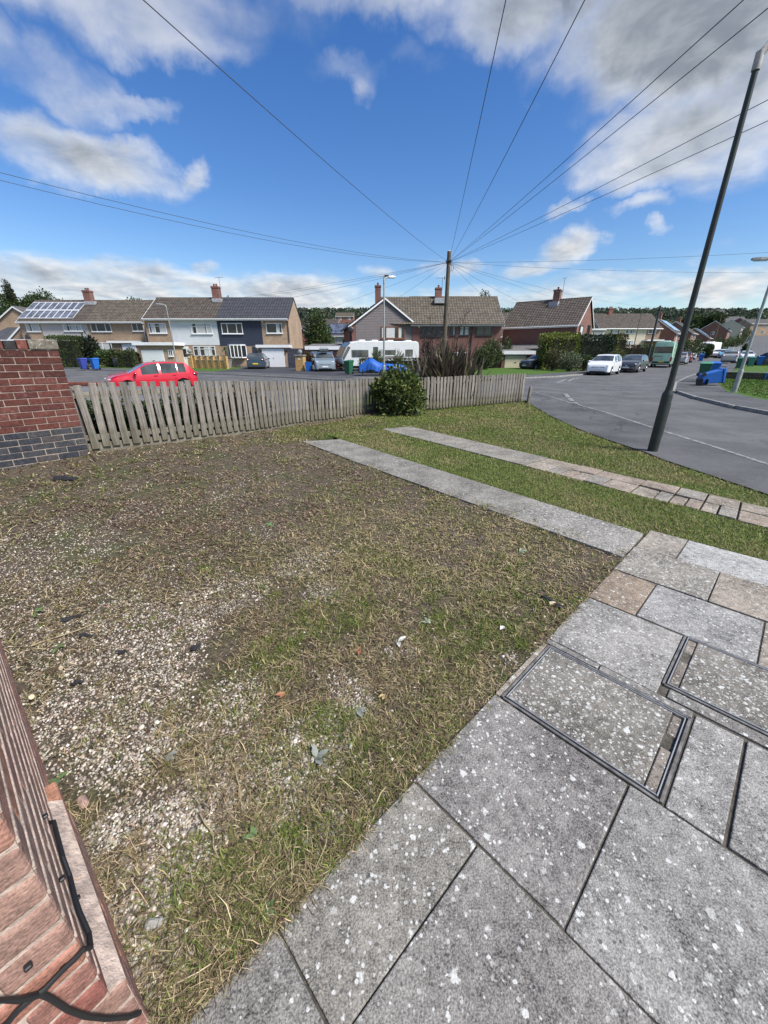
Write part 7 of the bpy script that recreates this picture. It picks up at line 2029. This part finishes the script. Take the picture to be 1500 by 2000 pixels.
wheelie_bin('green wheelie bin on the verge by the silver suv', *pxbin(1443, 42), R(-40), GRN)
wheelie_bin('teal green wheelie bin further along the verge', *pxbin(1465, 47), R(-40), (.05, .2, .16))
wheelie_bin('blue wheelie bin beside the black suv', *pxbin(1482, 50), R(-40), BLU)
wheelie_bin('blue wheelie bin on the far pavement by a dark hedge', *pxbin(1365, 63), R(-30), BLU)
wheelie_bin('blue wheelie bin under the bushes by the white hatchback', *pxbin(1163, 40), R(-30), BLU)
wheelie_bin('blue wheelie bin beside the dark pole by the van', *pxbin(1277, 56.5), R(-30), BLU)
xk, yk = gnd(1368, 757)
o = thing('food_caddy', 'black open food caddy lying at the pavement edge by the toppled bin', 'caddy', (xk, yk, TT(xk, yk) + .1), R(20))
mb = MB(); mb.box(-.2, .2, -.16, .16, 0, .015).box(-.2, -.185, -.16, .16, .016, .30).box(.185, .2, -.16, .16, .016, .30).box(-.184, .184, .145, .16, .016, .30).box(-.184, .184, -.16, -.15, .02, .05)
mb.build('body', M_BLACK, o); MB().tube([(-.2, 0, .2), (-.26, 0, .3), (-.2, 0, .36)], .01, 5).build('handle', M_BLACK, o)
X, Y = at_px(600.5, 37.2); o = MB().frus((0, 0, 0), (.22, .2), (0, 0, .72), (.27, .24)).frus((0, 0, .722), (.285, .255), (0, 0, .76), (.285, .255)).build('recycling_box', BINM[tuple(BLU)], bevel=.02); o.location = (X, Y, TT(X, Y) + .09); tag(o, 'small blue recycling tub beside the ochre gate pillar', 'tub')
X, Y = atY(226, 700, 45.5)[0], 45.5; o = MB().lathe([(.36, 0), (.40, .3), (.40, .6), (.36, .95), (.38, .97), (.38, 1.0), (.05, 1.02)], 16).build('water_butt', M_DKGREY, smooth=True); o.location = (X, Y, TT(X, Y) + .06); tag(o, 'dark grey water butt beside the rounded hedge', 'water butt')

# ================================================================== front garden walls, pillars, gates
def pillar(label, px, Y, w, h, ball=True):
    X = atY(px, 710, Y)[0]; r = thing('gate_pillar', label, 'pillar', (X, Y, TT(X, Y) + .08), R(-8), 'ochre gate pillars')
    MB().box(-w / 2, w / 2, -w / 2, w / 2, -.2, h).build('shaft', M_STONEY, r)
    MB().box(-w / 2 - .07, w / 2 + .07, -w / 2 - .07, w / 2 + .07, h + .002, h + .09).build('cap', M_KERB, r, bevel=.015)
    MB().box(-.11, .11, -w / 2 - .012, -w / 2 - .002, h - .32, h - .2).build('house_plate', M_PLATEW, r)
    if ball: ellipsoid(MB().lathe([(.1, h + .09), (.08, h + .14)], 10), (0, 0, h + .33), (.21, .21, .21), nu=14, nv=9).build('ball', M_KERB, r, smooth=True)
pillar('ochre stone gate pillar topped by a ball beside the blue tub', 587.5, 37.8, .75, 1.28)
pillar('ochre stone gate pillar topped by a ball beside the white front door', 374, 43.5, .45, 1.35)
def scallop_wall():
    Y0, Y1 = 43.6, 42.0; Xa, _ = atY(380, 710, Y0); Xb, _ = atY(440, 710, Y1); r = thing('garden_wall', 'low ochre stone garden wall with scalloped iron tops', 'wall', (Xa, Y0, TT(Xa, Y0) + .05), math.atan2(Y1 - Y0, Xb - Xa)); L = math.hypot(Xb - Xa, Y1 - Y0)
    n = 5; w = L / n
    for k in range(n):
        MB().box(k * w + .002, k * w + .30, -.15, .15, -.2, 1.22).build('pier', M_STONEY, r); MB().box(k * w - .03, k * w + .33, -.18, .18, 1.222, 1.28).build('pier_cap', M_KERB, r, bevel=.01)
        MB().box(k * w + .302, (k + 1) * w, -.1, .1, -.2, .78).build('panel', M_STONEY, r); MB().box(k * w + .31, (k + 1) * w - .01, -.13, .13, .782, .83).build('coping', M_KERB, r, bevel=.01)
        mb = MB(); c = k * w + .3 + (w - .3) / 2; rr = (w - .3) / 2
        mb.tube([(c + rr * math.cos(t), 0, 1.18 + .42 * rr * math.sin(t)) for t in np.linspace(0, math.pi, 9)], .014, 5)
        for t in (-.5, 0, .5): mb.tube([(c + rr * t, 0, .83), (c + rr * t, 0, 1.3)], .01, 4)
        mb.build('iron_hoop', M_BLACK, r)
    MB().box(L + .001, L + .3, -.15, .15, -.2, 1.22).build('pier', M_STONEY, r)
scallop_wall()
def dark_gate():
    Xa, Xb = atY(562, 700, 44.5)[0], atY(602, 700, 44.5)[0]; z = TT(Xa, 44.5); r = thing('side_gate', 'tall black boarded side gate between the navy house and the drive', 'gate', (Xa, 44.5, z), 0); n = 14; w = (Xb - Xa) / n
    bm = MB().box(0, w - .012, 0, .025, .05, 2.0).mesh('board', M_NAVY)
    for k in range(n): inst('board', bm, r, (k * w, rnd.uniform(-.003, .003), 0))
    for zz in (.35, 1.7): MB().box(0, Xb - Xa, .027, .07, zz, zz + .1).build('rail', M_NAVY, r)
dark_gate()
# potted palm by the bay window
X = atY(442, 700, 43)[0]; o = thing('potted_palm', 'potted palm in a square tapered planter at the end of the ochre wall', 'potted plant', (X, 43, TT(X, 43) + .1))
MB().frus((0, 0, 0), (.30, .30), (0, 0, .75), (.42, .42)).box(-.45, .45, -.45, .45, .752, .82).build('planter', M_KERB, o, bevel=.02)
MB().tube([(0, 0, .7), (.03, 0, 1.2), (0, 0, 1.65)], [.07, .06, .05], 7).build('trunk', M_BARK, o)
V = []; C = []
for k in range(46):
    a = rnd.uniform(0, 6.28); e = rnd.uniform(-.2, 1.3); L_b = rnd.uniform(.5, .8); p = np.array([0, 0, 1.65]); q = p + np.array([math.cos(a) * math.cos(e), math.sin(a) * math.cos(e), math.sin(e)]) * L_b; s = np.array([-math.sin(a), math.cos(a), 0]) * .03; m_ = (p + q) / 2 + np.array([0, 0, .06]); q[2] -= .12
    V += [p, m_ + s, q, m_ - s]; C += [np.array((.06, .09, .03)) * rnd.uniform(.7, 1.5)] * 4
np_obj('fronds', np_mesh('fronds', np.array(V), [(0, 1, 2, 3)], np.array(C), M_LEAF, 4), o)
# low sleeper wall with blue posts on the right hand green, and a bench by the hedge
Xa, Ya = gnd(1412, 742); Xb, Yb = gnd(1500, 747); Xb, Yb = Xb + 3, Yb - 1.5
r = thing('sleeper_wall', 'low dark timber sleeper wall across the right hand lawn', 'wall', (Xa, Ya, TT(Xa, Ya) + .05), math.atan2(Yb - Ya, Xb - Xa)); L = math.hypot(Xb - Xa, Yb - Ya); n = 4
for k in range(n):
    for j in range(2): MB().box(k * L / n + .005, (k + 1) * L / n - .005, -.1, .1, j * .21, j * .21 + .2).build('sleeper', M_POLE, r, bevel=.012)
MB().box(-.02, L, -.14, .14, .422, .47).build('coping', M_KERB, r, bevel=.01)
M_BLUEP = plain('blue_paint', (.03, .17, .35), .5)
for t in (.36, .72): MB().box(L * t, L * t + .09, -.16, -.105, -.05, .46).build('blue_post', M_BLUEP, r, bevel=.01)
X, Y = atY(1256, 690, 57)[0], 57; o = thing('bench', 'pale green slatted bench in front of the clipped hedge', 'bench', (X, Y, TT(X, Y) + .1), R(20))
M_BENCH = plain('bench_paint', (.22, .30, .24), .6)
for j in range(3): MB().box(-.85, .85, -.2 + j * .16, -.07 + j * .16, .43, .46).build('seat_slat', M_BENCH, o); MB().box(-.85, .85, .30, .33, .55 + j * .14, .65 + j * .14).build('back_slat', M_BENCH, o)
for sx_ in (-.75, .75):
    MB().box(sx_ - .04, sx_ + .04, -.18, -.1, 0, .42).build('leg', M_BENCH, o); MB().box(sx_ - .04, sx_ + .04, .335, .38, 0, .98).build('leg', M_BENCH, o)
# ================================================================== hedges, shrubs and trees across the road
YG = [(.11, .145, .028), (.19, .23, .042), (.28, .30, .06), (.07, .10, .022)]
DK2 = [(.016, .034, .018), (.026, .050, .026), (.040, .068, .032)]
MG = [(.035, .06, .018), (.06, .095, .028), (.10, .135, .045)]
def bpx(label, px0, px1, ptop, pbot, Y, cols, wts, n, size, depth=None, **kw):
    X0, Z1 = atY(px0, ptop, Y); X1, _ = atY(px1, ptop, Y); X0b, _ = atY(px0, (ptop + pbot) / 2, Y); X1b, _ = atY(px1, (ptop + pbot) / 2, Y)
    w = X1b - X0b; x = (X0b + X1b) / 2; z = TT(x, Y); b0 = atY(px0, pbot, Y)[1]; base = min(z, b0) if abs(b0 - z) < .8 else z
    return bush(kw.pop('name', 'shrub'), label, x, Y, w, depth or w * .7, Z1 - base, cols, wts, n, size, z=base, **kw)
# clipped wedge hedge: taper it after building
o = bpx('tall clipped dark hedge wider at the top before the rendered house', 104, 158, 657, 708, 45.5, [(.04, .065, .02), (.06, .09, .026), (.10, .13, .034)], (4, 4, 2), 7000, .13, depth=2.2, boxy=True, cat='hedge', name='clipped_hedge')
for c in o.children:
    me = c.data; co = np.zeros(len(me.vertices) * 3, np.float32); me.vertices.foreach_get('co', co); co = co.reshape(-1, 3); h_ = co[:, 2].max()
    k = .56 + .44 * np.clip(co[:, 2] / h_, 0, 1); co[:, 0] = (co[:, 0] - co[:, 0].max() * .85) * k + co[:, 0].max() * .85
    me.vertices.foreach_set('co', co.ravel()); me.update()
bpx('dark upright ragged shrub behind the two blue bins', 155, 194, 652, 700, 46.5, [(.018, .028, .018), (.03, .045, .026), (.05, .06, .035)], (4, 4, 2), 2600, .26, cat='shrub', inner=.2)
bpx('spreading juniper before the buff brick house', 186, 230, 683, 706, 46, MG, (4, 4, 2), 2200, .18, cat='shrub')
bpx('rounded clipped hedge beside the water butt', 233, 262, 687, 712, 45, [(.045, .06, .022), (.08, .10, .035), (.11, .12, .05)], (4, 4, 2), 2200, .14, boxy=True, cat='hedge', name='clipped_hedge')
bpx('low hedge behind the water butt', 214, 236, 684, 704, 46.5, [(.045, .06, .022), (.08, .10, .035)], (4, 4), 1200, .14, boxy=True, cat='hedge', name='clipped_hedge')
bpx('green shrub beside the garage porch of the buff house', 240, 272, 681, 700, 47.2, MG, (4, 4, 2), 1200, .18)
# round tree between the navy house and the gable
X, Z = atY(618, 600, 58); tree('round_tree', 'round leafy green tree between the navy house and the taupe gable', X, 58, Z - TT(X, 58), 2.3, MG, (3, 4, 3), n=5200, size=.30, trunk=.05, shape=[((0, 0, 2.0), (1.9, 1.9, 1.6)), ((-.3, 0, 3.6), (1.9, 1.9, 1.8)), ((.5, 0, 4.3), (1.6, 1.6, 1.6)), ((-.2, .2, 5.6), (1.15, 1.15, 1.3)), ((.9, -.2, 2.8), (1.4, 1.4, 1.4)), ((-1.0, -.2, 2.6), (1.3, 1.3, 1.4))])
bpx('russet brown shrub behind the ochre gate pillar', 592, 616, 685, 724, 40, [(.10, .06, .03), (.08, .075, .03), (.15, .08, .045)], (3, 3, 2), 1300, .14)
bpx('dark red leaved shrub beside the blue grey suv', 652, 678, 685, 726, 40.5, [(.05, .02, .02), (.07, .035, .03), (.06, .06, .03)], (4, 3, 2), 1300, .13)
bpx('long low dark hedge in front of the caravan', 702, 826, 700, 728, 34.5, [(.02, .035, .013), (.035, .055, .018), (.055, .075, .025)], (4, 4, 2), 4200, .10, depth=.9, boxy=True, cat='hedge', name='clipped_hedge')
bpx('small cabbage palm poking over the hedge beside the lamp', 727, 748, 685, 705, 34, [(.09, .13, .05), (.15, .18, .07)], (4, 3), 500, .32, asp=.06)
bpx('small cabbage palm poking over the hedge right of the lamp', 768, 788, 687, 705, 34, [(.09, .13, .05), (.15, .18, .07)], (4, 3), 500, .32, asp=.06)
bpx('dark purple leaved shrub beside the white caravan end', 820, 850, 640, 735, 24, [(.03, .018, .02), (.05, .03, .03), (.04, .035, .025)], (4, 3, 2), 900, .09, inner=.1)
bpx('olive brown shrub behind the flax', 845, 880, 652, 735, 22, [(.07, .06, .035), (.10, .085, .045)], (4, 3), 900, .08, inner=.1)
bpx('mixed green shrub at the corner of the long brick wing', 922, 968, 676, 724, 40, [(.04, .06, .02), (.075, .10, .035), (.12, .14, .055)], (3, 4, 2), 3800, .16, inner=.35)
bpx('taller leafy shrub against the long brick wing', 940, 984, 657, 712, 43, [(.04, .06, .02), (.07, .095, .03), (.10, .12, .05)], (3, 4, 2), 2600, .17, inner=.3)
bpx('leafy climber between the two brick houses', 982, 1002, 655, 676, 46, MG, (3, 4, 2), 800, .16)
bpx('golden green conifer hedge before the brick house', 1058, 1122, 652, 700, 40.5, YG, (3, 4, 3, 2), 4600, .17, depth=2.2, boxy=True, cat='hedge', name='conifer_hedge')
bpx('dark blue green conifer hedge beside the golden one', 1116, 1188, 656, 704, 42.5, DK2, (3, 4, 3), 5600, .17, depth=2.2, boxy=True, cat='hedge', name='conifer_hedge')
bpx('yellow green rounded hedge beside the dark conifers', 1178, 1204, 654, 690, 50, [(.075, .09, .025), (.12, .135, .035), (.16, .165, .05)], (3, 4, 2), 2200, .18, boxy=True, cat='hedge', name='clipped_hedge')
bpx('olive rounded hedge at the end of the conifer row', 1199, 1221, 654, 684, 52, [(.06, .07, .025), (.09, .10, .035), (.13, .11, .05)], (3, 4, 2), 1600, .18, boxy=True, cat='hedge', name='clipped_hedge')
bpx('low yellow green mound in front of the rounded hedges', 1180, 1226, 680, 697, 45, [(.075, .09, .025), (.13, .14, .04)], (3, 4), 1600, .15)
bpx('russet clipped hedge before the cream houses', 1212, 1243, 675, 690, 58, [(.10, .035, .025), (.08, .05, .03), (.12, .06, .03)], (3, 3, 2), 1300, .18, boxy=True, cat='hedge', name='clipped_hedge')
bpx('green clipped hedge behind the bench', 1240, 1276, 675, 692, 60, MG, (3, 4, 2), 1400, .18, boxy=True, cat='hedge', name='clipped_hedge')
bpx('olive bush in front of the golden conifer', 1064, 1100, 676, 724, 38, [(.06, .065, .025), (.10, .10, .04), (.13, .12, .06)], (3, 4, 2), 2200, .13, inner=.3)
bpx('pale silvery bush between the garage and the hatchback', 1090, 1138, 685, 727, 36.5, [(.08, .10, .055), (.13, .155, .085), (.19, .21, .13)], (3, 4, 2), 2600, .12, inner=.35)
bpx('dark green bush close to the white hatchback', 1126, 1160, 690, 724, 37.5, MG, (4, 3, 2), 1800, .12, inner=.35)
for i, (lb, a, b, c, d, Y) in enumerate((('dark hedge behind the mint green van', 1322, 1376, 660, 690, 70), ('dark rounded bush before the far white van', 1376, 1392, 672, 690, 76), ('bushy garden tree beside the far brown lamp', 1386, 1420, 658, 686, 84),
                                          ('green garden bushes below the orange brick gable', 1420, 1450, 655, 668, 118), ('dark garden tree before the far terrace', 1444, 1470, 640, 660, 140), ('small hedge on the far bank', 1452, 1464, 672, 682, 90))):
    bpx(lb, a, b, c, d, Y, MG, (4, 3, 2), 1300, .3, cat='bush')
# white panel fence on the far bank
X0 = atY(1415, 670, 100)[0]; r = thing('panel_fence', 'pale concrete post fence above the far white cars', 'fence', (X0, 100, TT(X0, 100) + .1), R(-6))
for k in range(6):
    MB().box(k * 1.15, k * 1.15 + .12, -.06, .06, 0, 1.3).build('post', M_WHITE_R, r)
    if k < 5: MB().box(k * 1.15 + .125, k * 1.15 + 1.145, -.03, .03, .25, 1.2).build('panel', M_GALV, r); MB().box(k * 1.15 + .125, k * 1.15 + 1.145, -.04, .04, 0, .248).build('base_panel', M_WHITE_R, r)
# trees over the roofs
def tpx(label, px, ptop, Y, r, cols=DKG, wts=(3, 4, 3, 1), n=1300, size=.6, **kw):
    n = int(n * 3.2); size *= .55
    X, Z = atY(px, ptop, Y); return tree('tree', label, X, Y, Z - TT(X, Y), r, cols, wts, n=n, size=size, group='trees behind the houses', **kw)
tpx('dark spreading tree behind the solar panel house', 62, 559, 86, 4.6, n=2200)
tpx('dark tree behind the far left gable', 18, 566, 84, 4.4, n=2000)
tpx('thin poplar like tree at the far left', 4, 543, 84, 1.6, [(.04, .05, .03), (.07, .075, .045)], (1, 1), n=900)
tpx('low dark tree behind the solar panel house roof', 96, 574, 92, 4.5, n=1500)
tpx('small dark tree showing over the buff house roof', 256, 578, 88, 2.4, n=900)
tpx('small tree top over the navy house chimney', 447, 579, 90, 1.8, n=500)
tpx('lone small tree above the long wing ridge', 951, 567, 95, 2.4, n=800, trunk=.5)
tpx('low tree top over the long wing ridge', 915, 578, 100, 2.6, n=500)
tpx('big dark tree beyond the far roofs', 1382, 612, 150, 7, n=2600, size=.9)
tpx('dark tree behind the solar gable down the road', 1352, 612, 170, 6, n=1800, size=.9)
tpx('tree on the hillside behind the round tree', 585, 622, 120, 4, [(.06, .05, .03), (.09, .07, .04)], (1, 1), n=1200, size=.7)

# the wooded hill: crowns beyond counting
def wood():
    Vs = []; Cs = []
    def crowns(pts, hs, base, lo=26):
        for (x, y), h in zip(pts, hs):
            z = TT(x, y); r = h * rnd.uniform(.32, .46); n = lo
            tone = np.array(base[rnd.randrange(len(base))]) * rnd.uniform(.75, 1.25)
            for k in range(3):
                d = nr.normal(size=(n, 3)); d /= np.linalg.norm(d, axis=1, keepdims=True)
                c = np.array([x + rnd.uniform(-.4, .4) * r, y + rnd.uniform(-.3, .3) * r, z + h * (.5 + .16 * k)])
                P = c + d * np.array([r, r, h * .22]) * (1 - .12 * k) * nr.uniform(.7, 1.05, (n, 1))
                D = d + nr.normal(size=(n, 3)) * .6; D[:, 2] += .3; D /= np.linalg.norm(D, axis=1, keepdims=True)
                S = np.cross(D, nr.normal(size=(n, 3))); S /= np.linalg.norm(S, axis=1, keepdims=True); s = h * nr.uniform(.10, .19, (n, 1))
                Vs.append(np.stack([P - D * s * .5, P + S * s * .4, P + D * s * .5, P - S * s * .4], 1).reshape(-1, 3))
                Cs.append(np.repeat(tone[None] * nr.uniform(.82, 1.18, (n, 1)), 4, 0))
    g = [(.056, .078, .048), (.066, .09, .05), (.078, .10, .055), (.076, .082, .054), (.06, .082, .056)]
    m = 1900
    xs = nr.uniform(-380, 380, m); ys = 235 + nr.random(m) ** .8 * 200
    crowns(zip(xs, ys), nr.uniform(6, 11, m), g, 30)
    m = 340   # scattered garden trees among the far roofs
    xs = nr.uniform(-200, 240, m); ys = nr.uniform(110, 290, m)
    keep = ~((np.abs(xs - ys * .69) < 16) | ((xs > 60) & (xs / ys > .62)))
    crowns(zip(xs[keep], ys[keep]), nr.uniform(3.5, 7, keep.sum()), g + [(.07, .055, .03), (.06, .075, .03)], 20)
    V = np.concatenate(Vs); C = np.concatenate(Cs)
    o = np_obj('woodland', np_mesh('woodland', V, [(0, 1, 2, 3)], C, M_LEAF, 4)); tag(o, 'dark green wood covering the distant hillside', 'woodland', kind='stuff')
wood()
